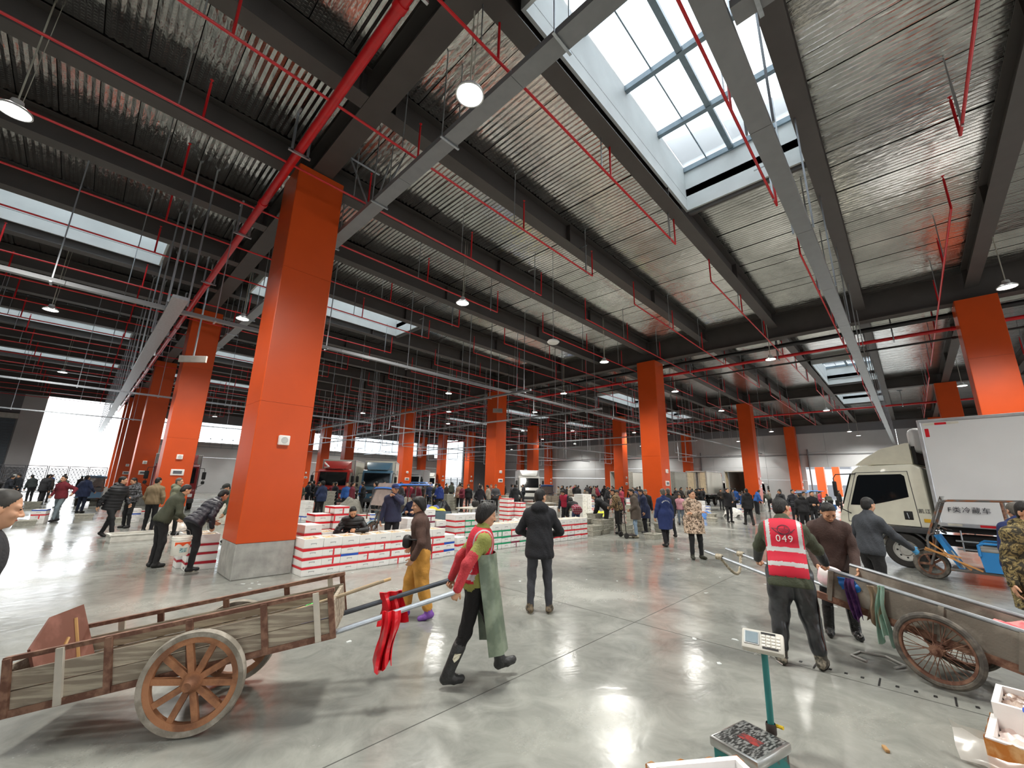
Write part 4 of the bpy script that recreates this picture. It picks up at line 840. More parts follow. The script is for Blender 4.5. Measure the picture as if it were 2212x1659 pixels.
def truck(loc, az, label, cab_col, box_col, box_len=4.3, doors_open=False, fairing=True, letters=None, box_top=3.5, near=False):
    t = empty('box_truck', (loc[0], loc[1], 0), math.radians(az), label=label, cat='truck')
    OCC.extend((loc[0] + u * math.cos(math.radians(az)), loc[1] + u * math.sin(math.radians(az)), 1.75) for u in (1.2, 0, -1, -2, -3, -4, -5))
    cm_ = M('cab_' + cab_col, hexc(cab_col), 0.3, var=0.05, coat=0.3); bx_ = M('boxbody_' + box_col, hexc(box_col), 0.4, var=0.04, scale=1.2)
    W_ = 0.95
    prof = [(1.14, 0.42), (1.22, 0.62), (1.22, 1.12), (1.12, 1.36), (0.80, 2.30), (0.66, 2.42), (-0.42, 2.46), (-0.56, 2.36), (-0.60, 0.95), (0.46, 0.92), (0.40, 0.62), (0.44, 0.42)]
    bm = bmesh.new(); a = [bm.verts.new((x, -W_, z)) for x, z in prof]; b = [bm.verts.new((x, W_, z)) for x, z in prof]; n_ = len(prof)
    for i in range(n_): bm.faces.new((a[i], a[(i + 1) % n_], b[(i + 1) % n_], b[i]))
    bm.faces.new(a[::-1]); bm.faces.new(b)
    bmesh.ops.recalc_face_normals(bm, faces=bm.faces); bmesh.ops.bevel(bm, geom=bm.edges[:], offset=0.05, segments=2, profile=0.5, affect='EDGES', clamp_overlap=True)
    me = bpy.data.meshes.new('cab_shell'); bm.to_mesh(me); bm.free(); me.materials.append(cm_); me.shade_smooth(); me.set_sharp_from_angle(angle=0.6); inst(me, 'cab_shell', t)
    for s in (-1, 1):
        y = s * (W_ + 0.004)
        MB().prism([(1.035, 0.985), (1.015, 1.325), (0.73, 2.255), (-0.312, 2.285), (-0.375, 0.955)], y - 0.008, y + 0.002, 'Y').build('door_seam', GREYBUMP, t)
        dr = MB().prism([(1.02, 1.0), (1.0, 1.32), (0.72, 2.24), (-0.30, 2.27), (-0.36, 0.97)], y - 0.006, y + 0.006, 'Y').build('door', cm_, t)
        MB().prism([(0.93, 1.42), (0.70, 2.14), (0.66, 2.19), (-0.18, 2.21), (-0.24, 2.16), (-0.25, 1.66), (0.1, 1.55), (0.55, 1.42)], y - 0.008, y + 0.012, 'Y').build('side_window', M('cab_glass', hexc('0E1216'), 0.06, spec=0.8), dr)
        MB().rbox((-0.18, y + s * 0.008, 1.22), (0.16, 0.02, 0.2), 0.01).build('handle_recess', BLACK, dr); MB().tube((-0.18, y + s * 0.022, 1.15), (-0.16, y + s * 0.022, 1.28), 0.008, 6).build('door_handle', GALV, dr)
        mr = empty('mirror'); adopt(mr, t, (0, 0, 0))
        MB().path([(0.72, s * 0.95, 2.22), (1.1, s * 1.18, 2.2), (1.16, s * 1.2, 2.1), (1.14, s * 1.2, 1.35), (0.95, s * 0.97, 1.2)], 0.014, 6).build('mirror_arm', BLACK, mr); MB().rbox((1.15, s * 1.2, 1.82), (0.06, 0.18, 0.4), 0.025).build('mirror_glass', BLACK, mr); MB().rbox((1.15, s * 1.2, 1.45), (0.06, 0.16, 0.16), 0.025).build('wide_mirror', BLACK, mr)
        MB().lathe([(0.44, -0.04), (0.47, -0.04), (0.47, 0.05), (0.44, 0.05), (0.44, -0.04)], 24, c=(0, s * 0.9, 0.42), axis='Y', a0=0.05, a1=PI - 0.05).build('wheel_arch', GREYBUMP, t)
        MB().rbox((-0.16, s * 0.96, 0.88), (0.84, 0.04, 0.14), 0.02).build('sill', GREYBUMP, t); MB().rbox((0.2, s * 0.985, 0.86), (0.12, 0.02, 0.04), 0.008).build('side_marker', M('amber_lens', hexc('E06A1A'), 0.3), t)
        wheel_at(t, (0, s * 0.84, 0.39), 0.39, 0.2); wheel_at(t, (-3.0, s * 0.84, 0.39), 0.39, 0.22)
        hl = MB().rbox((1.2, s * 0.7, 0.78), (0.06, 0.3, 0.18), 0.02).build('headlight', M('headlamp', hexc('D8DCDE'), 0.1), t)
    MB().prism([(1.135, 1.42), (0.86, 2.24), (0.85, 2.24), (1.125, 1.42)], -0.82, 0.82, 'Y').xf(Matrix.Translation((0.02, 0, 0))).build('windscreen', M('cab_glass', (0, 0, 0)), t)
    MB().rbox((1.18, 0, 0.5), (0.16, 1.9, 0.24), 0.04).build('bumper', GREYBUMP, t); MB().rbox((1.225, 0, 1.05), (0.03, 1.3, 0.22), 0.01).build('grille', BLACK, t)
    if fairing:
        fp = [(0.78, 2.46), (0.55, 2.62), (0.15, 2.86), (-0.35, 2.98), (-0.42, 2.98), (-0.42, 2.46)]
        m_ = MB(); w0 = [0.62, 0.72, 0.80, 0.84, 0.84, 0.84]
        vs = [(x, -w0[i], z) for i, (x, z) in enumerate(fp)] + [(x, w0[i], z) for i, (x, z) in enumerate(fp)]; n6 = 6
        m_.add(vs, [(i, i + 1, n6 + i + 1, n6 + i) for i in range(3)] + [(0, 5, 4, 3, 2, 1), (6, 7, 8, 9, 10, 11)], 0, True); m_.build('roof_fairing', cm_, t); MB().b2((-0.5, -0.75, 2.46), (-0.43, 0.75, 2.9)).build('fairing_back', BLACK, t)
    x0, x1 = -0.72 - box_len, -0.72; by = 1.04; z0 = 1.05
    if not doors_open: MB().rbox(((x0 + x1) / 2, 0, (z0 + box_top) / 2), (box_len, 2 * by, box_top - z0), 0.02, seg=1, smooth=False).build('cargo_box', bx_, t)
    else:
        m_ = MB().b2((x0, -by, z0), (x1, by, z0 + 0.08)).b2((x0, -by, box_top - 0.08), (x1, by, box_top)).b2((x0, -by, z0), (x1, -by + 0.07, box_top)).b2((x0, by - 0.07, z0), (x1, by, box_top)).b2((x1 - 0.07, -by, z0), (x1, by, box_top)); m_.build('cargo_box', bx_, t)
        MB().b2((x0 + 0.3, -by + 0.08, z0 + 0.09), (x1 - 0.1, by - 0.08, z0 + 0.12)).build('cargo_floor', M('cargo_dark', hexc('4A3A30'), 0.8), t)
        for s, oa in ((-1, doors_open[0]), (1, doors_open[1])):
            dl_ = empty('rear_door'); adopt(dl_, t, (x0, s * by, 0), (0, 0, s * oa)); 
            MB().rbox((-0.03, -s * by / 2, (z0 + box_top) / 2), (0.06, by - 0.02, box_top - z0 - 0.04), 0.01, seg=1).build('door_leaf', M('door_leaf', hexc('A9A79E'), 0.4, metal=0.3, var=0.2), dl_)
            MB().b2((-0.066, -s * by * 0.86 if s > 0 else by * 0.14, z0 + 0.15), (-0.06, -s * by * 0.14 if s > 0 else by * 0.86, box_top - 0.15)).build('inner_panel', M('cream_panel', hexc('CDBE9E'), 0.5), dl_)
            for yy_ in (0.75, 0.9): MB().tube((-0.075, -s * by * yy_, z0 + 0.05), (-0.075, -s * by * yy_, box_top - 0.05), 0.018, 6).build('lock_bar', GALV, dl_)
    al = MB()
    for s in (-1, 1): al.rbox(((x0 + x1) / 2, s * (by + 0.01), box_top - 0.03), (box_len + 0.03, 0.03, 0.07), 0.01, seg=1); al.rbox(((x0 + x1) / 2, s * (by + 0.01), z0 + 0.02), (box_len + 0.03, 0.03, 0.09), 0.01, seg=1)
    al.rbox((x1 + 0.01, by + 0.005, (z0 + box_top) / 2), (0.07, 0.03, box_top - z0), 0.01, seg=1).rbox((x1 + 0.01, -by - 0.005, (z0 + box_top) / 2), (0.07, 0.03, box_top - z0), 0.01, seg=1)
    al.build('edge_trim', M('alu_trim', hexc('C9CCD0'), 0.35, metal=0.6), t)
    MB().rbox((x1 + 0.17, 0, box_top - 0.45), (0.34, 1.5, 0.62), 0.14, seg=3).build('fridge_unit', bx_, t)
    RF, WF = M('reflector_red', hexc('D0202C'), 0.3), M('reflector_white', hexc('D6D2C4'), 0.35)
    for k in range(int(box_len / 0.5)):
        for s in (-1, 1): MB().b2((x1 - 0.35 - 0.5 * k, s * (by + 0.026) - 0.002, z0 + 0.0), (x1 - 0.12 - 0.5 * k, s * (by + 0.026) + 0.002, z0 + 0.05)).build('reflector', RF if k % 2 else WF, t)
    for s in (-1, 1):
        for k, mm in enumerate((WF, RF, WF)): MB().b2((x1 - 0.06 - 0.2 * (k + 1), s * (by + 0.002) - 0.003, box_top - 0.14), (x1 - 0.06 - 0.2 * k, s * (by + 0.002) + 0.003, box_top - 0.09)).build('reflector', mm, t)
        MB().b2((x1 - 0.14, s * (by + 0.002) - 0.003, box_top - 0.42), (x1 - 0.07, s * (by + 0.002) + 0.003, box_top - 0.22)).build('reflector', RF, t)
    ch = MB().b2((x0 + 0.1, -0.45, 0.55), (0.9, -0.36, 0.75)).b2((x0 + 0.1, 0.36, 0.55), (0.9, 0.45, 0.75)).b2((-3.1, -0.8, 0.34), (-2.9, 0.8, 0.44)); ch.b2((-1.8, 0.5, 0.5), (-1.0, 0.86, 0.85)).b2((x0 + 0.2, -0.95, 0.9), (x1, 0.95, 1.04)); ch.build('chassis', BLACK, t)
    gd = MB()
    for zz in (0.55, 0.72): gd.tube((-2.4, 0.98, zz), (-0.9, 0.98, zz), 0.02, 6).tube((-2.4, -0.98, zz), (-0.9, -0.98, zz), 0.02, 6)
    for xx in (-2.3, -1.6, -1.0): gd.tube((xx, 0.98, 0.5), (xx, 0.95, 0.95), 0.015, 6).tube((xx, -0.98, 0.5), (xx, -0.95, 0.95), 0.015, 6)
    gd.build('side_guard', GALV, t)
    INK = M('ink_blue', hexc('23252E'), 0.5)
    if letters:
        for (tx, sz, x, z) in letters: text_mesh(tx, sz, INK, 'lettering', t, (x, by + 0.03 if x < -0.7 else W_ + 0.014, z), (PI / 2, 0, PI), spacing=1.15)
    return t
truck((15.27, 0.2), 80, 'white refrigerated box truck parked beside the open blue trike', 'DEDCCB', 'DADBDC', 5.2, letters=[('F类冷藏车', 0.14, -1.22, 1.40), ('凯江', 0.11, -0.48, 1.33)], near=True)
tk = bpy.data.objects['box_truck']; MB().b2((-0.56, 0.956, 1.08), (-0.44, 0.962, 1.16)).build('yellow_label', M('yellow_label', hexc('D8A61E'), 0.4), tk)
truck((12.0, 27.6), 236, 'red cab box truck with white chevrons behind the stalls', 'A52A24', 'CFCFC6', 4.6, box_top=3.1)
tk = bpy.data.objects['box_truck.001']
for (p, q) in (((0.75, -0.35, 2.56), (0.2, -0.75, 2.84)), ((0.75, -0.35, 2.56), (0.74, -0.62, 2.52))): MB().path([p, q], 0.045, 4).build('chevron', BOXW, tk)
truck((14.4, 26.4), 236, 'blue cab box truck with pale lettered box behind the stalls', '3E6076', 'CBCABE', 4.6, box_top=3.1, letters=[('之鱼之家', 0.4, -2.6, 2.3)])
truck((29.5, 26.0), 226, 'white cab box truck behind a middle orange column', 'E2E2DC', 'DADBDC', 4.4, box_top=3.0)
truck((36.5, 52.0), 236, 'distant pale truck near the far gate', 'D9DAD4', 'D8D8D4', 4.4, box_top=3.0)
truck((26, 40), 226, 'distant grey truck between far orange columns', 'B9BDC0', 'CFD2D2', 4.4, box_top=3.0)
truck((3.9, 29.5), 262, 'dark red cab truck standing behind the second orange column', '7A1F22', 'C4C4BC', 4.2, box_top=3.0)
for k, (y, oa, lab) in enumerate(((24.8, (1.9, 1.9), 'white box truck backed in with both rear doors folded open'), (19.6, (1.6, 2.3), 'white box truck backed in with cream door lining showing'), (15.9, (0.25, 0.2), 'white box truck backed in with rear doors nearly shut'), (12.2, (2.0, 1.5), 'white box truck backed in nearest the east doorway'))):
    truck((49.2, y), 0, lab, 'DADAD4', 'C9C9C2', 4.6, doors_open=oa, box_top=3.35)

def trike(loc, az, label, roof=None, col='2E7FBF', near=False):
    t = empty('cargo_trike', (loc[0], loc[1], 0), math.radians(az), label=label, cat='tricycle'); OCC.extend((loc[0] + u * math.cos(math.radians(az)), loc[1] + u * math.sin(math.radians(az)), 0.95) for u in (0, -1, -2, -2.6)); pm = M('trike_' + col, hexc(col), 0.4, col2=hexc('4A4038') if near else None, mix=(0.66, 0.72), scale=5)
    FRM = M('trike_frame', hexc('6B6A68'), 0.45, metal=0.5, col2=hexc('8B5A3E'), scale=6, mix=(0.5, 0.62)); R = 0.29
    # origin: front wheel contact; x forward
    w_ = empty('front_wheel'); adopt(w_, t, (0, 0, R))
    MB().lathe([(R - 0.075, -0.03), (R - 0.02, -0.045), (R, -0.02), (R, 0.02), (R - 0.02, 0.045), (R - 0.075, 0.03), (R - 0.075, -0.03)], 36, axis='Y').build('tyre', TYRE, w_)
    MB().lathe([(R - 0.1, -0.03), (R - 0.07, -0.03), (R - 0.07, 0.03), (R - 0.1, 0.03), (R - 0.1, -0.03)], 36, axis='Y').lathe([(0.001, -0.05), (0.05, -0.05), (0.05, 0.05), (0.001, 0.05)], 16, axis='Y').build('rim', RUST, w_)
    for k in range(5):
        a = 2 * PI * k / 5; MB().box((math.cos(a) * 0.11, 0, math.sin(a) * 0.11), (0.2, 0.03, 0.045), rot=Matrix.Rotation(-a, 3, 'Y')).build('spoke', RUST, w_)
    fk = MB()
    for s in (-0.07, 0.07): fk.path([(0, s, R), (-0.12, s, 0.62), (-0.2, s * 0.6, 0.98)], 0.022, 8)
    fk.build('fork', FRM, t)
    MB().lathe([(R + 0.015, -0.06), (R + 0.03, 0), (R + 0.015, 0.06)], 20, c=(0, 0, R), axis='Y', a0=0.6, a1=2.6).build('mudguard', pm if not near else FRM, t)
    hb_ = MB().path([(-0.3, -0.38, 1.0), (-0.22, -0.2, 1.06), (-0.2, 0, 1.0), (-0.22, 0.2, 1.06), (-0.3, 0.38, 1.0)], 0.013, 8).build('handlebar', FRM, t)
    for s in (-1, 1): MB().tube((-0.3, s * 0.38, 1.0), (-0.36, s * 0.5, 0.98), 0.022, 8).build('grip', BLACK, hb_)
    MB().prism([(-0.22, 0.92), (-0.14, 0.9), (-0.42, 0.28), (-0.5, 0.28)], -0.2, 0.2, 'Y').build('leg_shield', pm, t)
    MB().rbox((-0.95, 0, 0.26), (1.3, 0.62, 0.05), 0.01).build('footboard', FRM, t)
    MB().prism([(-0.78, 0.29), (-1.14, 0.29), (-1.14, 0.66), (-0.74, 0.66)], -0.34, 0.34, 'Y').build('seat_base', pm, t)
    st_ = MB().rbox((-0.95, 0, 0.69), (0.42, 0.7, 0.07), 0.03).build('seat_pad', M('seat_grey', hexc('8F8C86'), 0.7), t)
    MB().path([(-0.76, 0.36, 0.58), (-0.76, 0.36, 0.78), (-0.82, 0.36, 0.82), (-1.1, 0.36, 0.82), (-1.15, 0.36, 0.78)], 0.024, 8).path([(-0.76, -0.36, 0.58), (-0.76, -0.36, 0.78), (-0.82, -0.36, 0.82), (-1.1, -0.36, 0.82), (-1.15, -0.36, 0.78)], 0.024, 8).build('arm_rail', pm, t)
    ct = MB().b2((-2.75, -0.5, 0.42), (-1.2, 0.5, 0.46))
    ct.build('cargo_floor', FRM, t)
    for s in (-1, 1): MB().b2((-2.75, s * 0.5 - 0.012, 0.46), (-1.2, s * 0.5 + 0.012, 0.78)).build('cargo_side', pm, t)
    MB().b2((-2.76, -0.5, 0.46), (-2.735, 0.5, 0.78)).build('tailgate', pm, t); MB().b2((-1.225, -0.5, 0.46), (-1.2, 0.5, 1.0)).build('cargo_front', FRM, t)
    for s in (-1, 1): wheel_at(t, (-2.2, s * 0.46, 0.27), 0.27, 0.1, 'rear_wheel', holes=5)
    MB().tube((-2.2, -0.46, 0.27), (-2.2, 0.46, 0.27), 0.03).build('axle', FRM, t)
    zr = 1.62
    for s in (-1, 1):
        y = s * 0.42
        MB().path([(-0.05, y, 0.62), (-0.06, y, 0.85), (-0.34, y, zr - 0.04), (-0.42, y, zr), (-1.75, y, zr + 0.03)], 0.02, 8).build('canopy_post', FRM, t)
        MB().tube((-1.2, y, zr), (-1.22, y, 0.5), 0.022, 8).build('canopy_post', RUST if near and s > 0 else FRM, t); MB().tube((-1.62, y, zr + 0.02), (-1.55, y, 1.0 if near else 0.78), 0.018, 8).build('canopy_post', FRM, t)
    MB().tube((-0.34, -0.42, zr - 0.04), (-0.34, 0.42, zr - 0.04), 0.02).tube((-0.08, -0.42, 0.9), (-0.08, 0.42, 0.9), 0.018).tube((-1.75, -0.42, zr + 0.03), (-1.75, 0.42, zr + 0.03), 0.02).build('cross_tube', FRM, t)
    MB().b2((-0.5, -0.39, -0.004), (0.22, 0.39, 0.004)).xf(Matrix.Translation((-0.2, 0, 1.24)) @ Matrix.Rotation(1.21, 4, 'Y')).build('windscreen', GLASS if near else M('hazy_screen', hexc('9C8E88'), 0.15, alpha=0.8), t)
    if near:
        for (p, q) in (((-0.02, 0.3, 0.8), (-0.6, 0.34, 0.3)), ((0.02, 0.42, 0.62), (-0.5, 0.42, 0.52)), ((0.0, 0.44, 0.66), (-0.75, 0.36, 0.3))): MB().path([p, q], 0.022, 4).build('timber_strut', M('split_wood', hexc('B9834A'), 0.7, var=0.3), t)
        MB().prism([(-0.5, 0.30), (-0.44, 0.30), (-0.30, 0.62), (-0.36, 0.62)], 0.1, 0.2, 'Y').build('pale_slat', M('pale_slat', hexc('CFCBBE'), 0.6), t)
    if roof:
        rm = M('roof_' + roof, hexc(roof), 0.4); N_ = 10; g_ = []
        for i in range(N_ + 1):
            u = i / N_; x = -0.26 - 1.6 * u; z = zr + 0.05 - 0.14 * max(0, 0.18 - u) / 0.18
            g_.append([(x, -0.5 + j * 0.1, z + 0.03 * math.cos((j - 5) * 0.3)) for j in range(11)])
        MB().sheet(g_, thick=0.02).build('canopy_roof', rm, t)
    return t
trike((13.06, -0.04), 83, 'open blue cargo trike with bare canopy frame beside the white truck', near=True)
trike((6.5, 12.0), 186, 'cargo trike with a blue roof behind the foam boxes', '2F68B8', '5F7480')
trike((26.0, 21.0), 40, 'cargo trike with blue roof far behind the baskets', '3A74C0', '4A6A90'); trike((1.0, 37.0), 85, 'cargo trike under a pale blue roof near the big bright gate', '7FB0DC', '50708C')
trike((35.0, 5.9), 150, 'blue three-wheeler parked before the east doorway', '4D8FD6', '2E5F9C'); trike((20.2, 28.0), 300, 'cargo trike loaded near the far white truck', '3A74C0', '3F5A78')
# ============================================================ stall clutter
def heap(x, y, z, w_, d_, h_, col, label, seed, cat='bundle', name='tarp_bundle', rough=0.5):
    r = random.Random(seed); a = [r.uniform(0, 6) for _ in range(6)]; N_ = 14; g_ = []
    for i in range(N_ + 1):
        row = []
        for j in range(N_ + 1):
            u, v = i / N_ * 2 - 1, j / N_ * 2 - 1; q = max(0.0, 1 - (abs(u) ** 2.6 + abs(v) ** 2.6) * 0.9)
            row.append((u * w_ / 2 * (1 + 0.08 * math.sin(v * 4 + a[0])), v * d_ / 2 * (1 + 0.08 * math.sin(u * 4 + a[1])), h_ * q ** 0.5 * (1 + 0.14 * math.sin(u * 5 + a[2]) * math.cos(v * 6 + a[3])) + 0.012 * math.sin(u * 17 + v * 13 + a[4]) * q))
        g_.append(row)
    o = MB().sheet(g_, thick=0.01).build(name, M('heap_' + col, hexc(col), rough, var=0.25, scale=7), None, (x, y, z + 0.012), (0, 0, r.uniform(0, 3))); OCC.append((x, y, max(w_, d_) / 2))
    return tag(o, label, cat)
heap(9.9, 13.6, 0, 1.3, 0.9, 0.75, 'D8C83A', 'yellow tarp bundle behind the foam box rows', 1); heap(8.9, 14.6, 0, 1.0, 0.8, 0.6, 'B9B5A6', 'grey sack heap behind the blue roofed trike', 2, 'sack', 'sack_heap')
heap(11.2, 15.6, 0, 1.1, 0.8, 0.7, '3A4FA0', 'blue striped bag heap beside the bright blue jacket', 3, 'bag', 'bag_heap'); heap(10.6, 12.4, 0, 0.7, 0.6, 0.55, 'C22A34', 'red plastic bundle beside the yellow tarp', 4)
heap(13.0, 17.2, 0, 0.9, 0.7, 0.8, '24262A', 'big black rubbish bag beside the bright blue jacket', 5, 'bag', 'rubbish_bag', 0.25); heap(12.3, 11.4, 0, 0.8, 0.6, 0.4, 'E4E2DC', 'white plastic bag heap behind the long box row', 6, 'bag', 'bag_heap')
heap(16.9, 10.6, 0, 0.9, 0.7, 0.6, 'D6DB3C', 'lime yellow bag beside the white tower', 7, 'bag', 'bag_heap'); heap(25.8, 9.0, 0, 1.0, 0.7, 0.4, '3C78C4', 'blue tarp heap at the right aisle stalls', 8); heap(29.0, 8.4, 0, 1.2, 0.8, 0.5, 'E2E0D8', 'white film bundle at the right aisle stalls', 9); heap(37.6, 7.0, 0, 1.4, 0.9, 0.4, 'C23A40', 'red tarp near the far right orange column', 10)
heap(20.6, 15.3, 0, 1.0, 0.8, 0.7, '6FBF8A', 'mint green sack at the middle stalls', 11, 'sack', 'sack_heap'); heap(9.2, 19.2, 0, 1.4, 1.0, 0.9, '8F8C82', 'grey net pile before the trucks', 12, 'net', 'net_pile', 0.9); heap(4.6, 20.2, 0, 1.3, 1.0, 0.8, 'A6A296', 'pale net pile behind the nearest column', 13, 'net', 'net_pile', 0.9)
heap(2.6, 18.6, 0, 1.5, 0.9, 0.35, 'C9BDB0', 'pale pink fish bundle in film by the second column', 14, 'fish', 'fish_bundle', 0.3)
WD = M('crate_wood', hexc('6E6358'), 0.85, col2=hexc('8F8474'), scale=5, stretch=(8, 1, 1))
def crate(x, y, z, rz, label, w_=0.9, d_=0.6, h_=0.5, tilt=0.0):
    c = empty('wooden_crate', (x, y, z), rz, label=label, cat='crate'); c.rotation_euler[1] = tilt; OCC.append((x, y, 0.6))
    for s in (-1, 1):
        for k in range(4):
            zz = 0.06 + k * (h_ - 0.1) / 3
            MB().b2((-w_ / 2, s * d_ / 2 - 0.01, zz - 0.045), (w_ / 2, s * d_ / 2 + 0.01, zz + 0.045)).build('slat', WD, c); MB().b2((s * w_ / 2 - 0.01, -d_ / 2 + 0.012, zz - 0.045), (s * w_ / 2 + 0.01, d_ / 2 - 0.012, zz + 0.045)).build('slat', WD, c)
        for t_ in (-1, 1): MB().b2((s * (w_ / 2 - 0.05) - 0.02, t_ * (d_ / 2 - 0.032) - 0.02, 0), (s * (w_ / 2 - 0.05) + 0.02, t_ * (d_ / 2 - 0.032) + 0.02, h_)).build('corner_post', WD, c)
    MB().b2((-w_ / 2 + 0.02, -d_ / 2 + 0.02, 0.0), (w_ / 2 - 0.02, d_ / 2 - 0.02, 0.02)).build('base_board', WD, c)
for k, (x, y, rz) in enumerate(((21.5, 17.0, 0.1), (22.5, 17.2, 0.0), (23.5, 17.1, 0.2), (22.0, 18.2, 0.1))):
    for j in range(2): crate(x, y, j * 0.51, rz, 'grey slatted wooden crate, %s layer, %s pile by the blue trike' % (('lower', 'upper')[j], ORD[k]))
pl = empty('crate_stack_ramp', (14.2, 22.8, 0), 0.5, label='leaning stack of pale plastic fish trays before the white truck', cat='trays')
for k in range(7): MB().rbox((k * 0.33, 0, 0.28 + k * 0.085), (0.34, 0.7, 0.5), 0.02, rot=Matrix.Rotation(-0.5, 3, 'Y')).build('tray', M('tray_cream', hexc('B9B196'), 0.6, var=0.2), pl)
# ============================================================ people: distance-field figures meshed as one surface
def _n(v):
    v = np.asarray(v, float); L_ = np.linalg.norm(v); return v / L_ if L_ > 1e-9 else v
def surface_net(D, xs, ys, zs):
    nx, ny, nz = D.shape; S = D < 0
    c = np.zeros((nx - 1, ny - 1, nz - 1)); px = np.zeros_like(c); py = np.zeros_like(c); pz = np.zeros_like(c)
    ar = [slice(0, -1), slice(1, None)]
    def edge(ax, o1, o2):
        sl0 = [None] * 3; sl1 = [None] * 3; oth = [a for a in range(3) if a != ax]
        sl0[ax], sl1[ax] = ar[0], ar[1]
        for a, o in zip(oth, (o1, o2)): sl0[a] = sl1[a] = ar[o]
        a0, a1 = D[tuple(sl0)], D[tuple(sl1)]; m = (a0 < 0) != (a1 < 0)
        if not m.any(): return
        t = np.where(m, a0 / np.where(m, a0 - a1, 1), 0)
        pos = [None] * 3; pos[ax] = t
        for a, o in zip(oth, (o1, o2)): pos[a] = float(o)
        mm = m.astype(float); c.__iadd__(mm)
        for arr, q in ((px, pos[0]), (py, pos[1]), (pz, pos[2])): arr.__iadd__(mm * q)
    for ax in range(3):
        for o1 in (0, 1):
            for o2 in (0, 1): edge(ax, o1, o2)
    ok = c > 0; idx = -np.ones(c.shape, int); n = int(ok.sum()); idx[ok] = np.arange(n)
    I, J, K = np.nonzero(ok); cc = c[ok]
    V = np.stack([xs[I] + px[ok] / cc * (xs[1] - xs[0]), ys[J] + py[ok] / cc * (ys[1] - ys[0]), zs[K] + pz[ok] / cc * (zs[1] - zs[0])], 1)
    F = []
    for ax in range(3):
        u, v = [(1, 2), (2, 0), (0, 1)][ax]
        s0 = [slice(1, -1)] * 3; s1 = [slice(1, -1)] * 3; s0[ax] = slice(0, -1); s1[ax] = slice(1, None)
        A, B = S[tuple(s0)], S[tuple(s1)]; m = A != B
        q = np.array(np.nonzero(m)).T
        if not len(q): continue
        base = q + 1; base[:, ax] -= 1
        def at_(du, dv):
            b = base.copy(); b[:, u] -= du; b[:, v] -= dv; return idx[b[:, 0], b[:, 1], b[:, 2]]
        quad = np.stack([at_(1, 1), at_(0, 1), at_(0, 0), at_(1, 0)], 1)
        flip = ~A[m]; quad[flip] = quad[flip][:, ::-1]; F.append(quad)
    F = np.concatenate(F) if F else np.zeros((0, 4), int)
    return V, F[(F >= 0).all(1)]

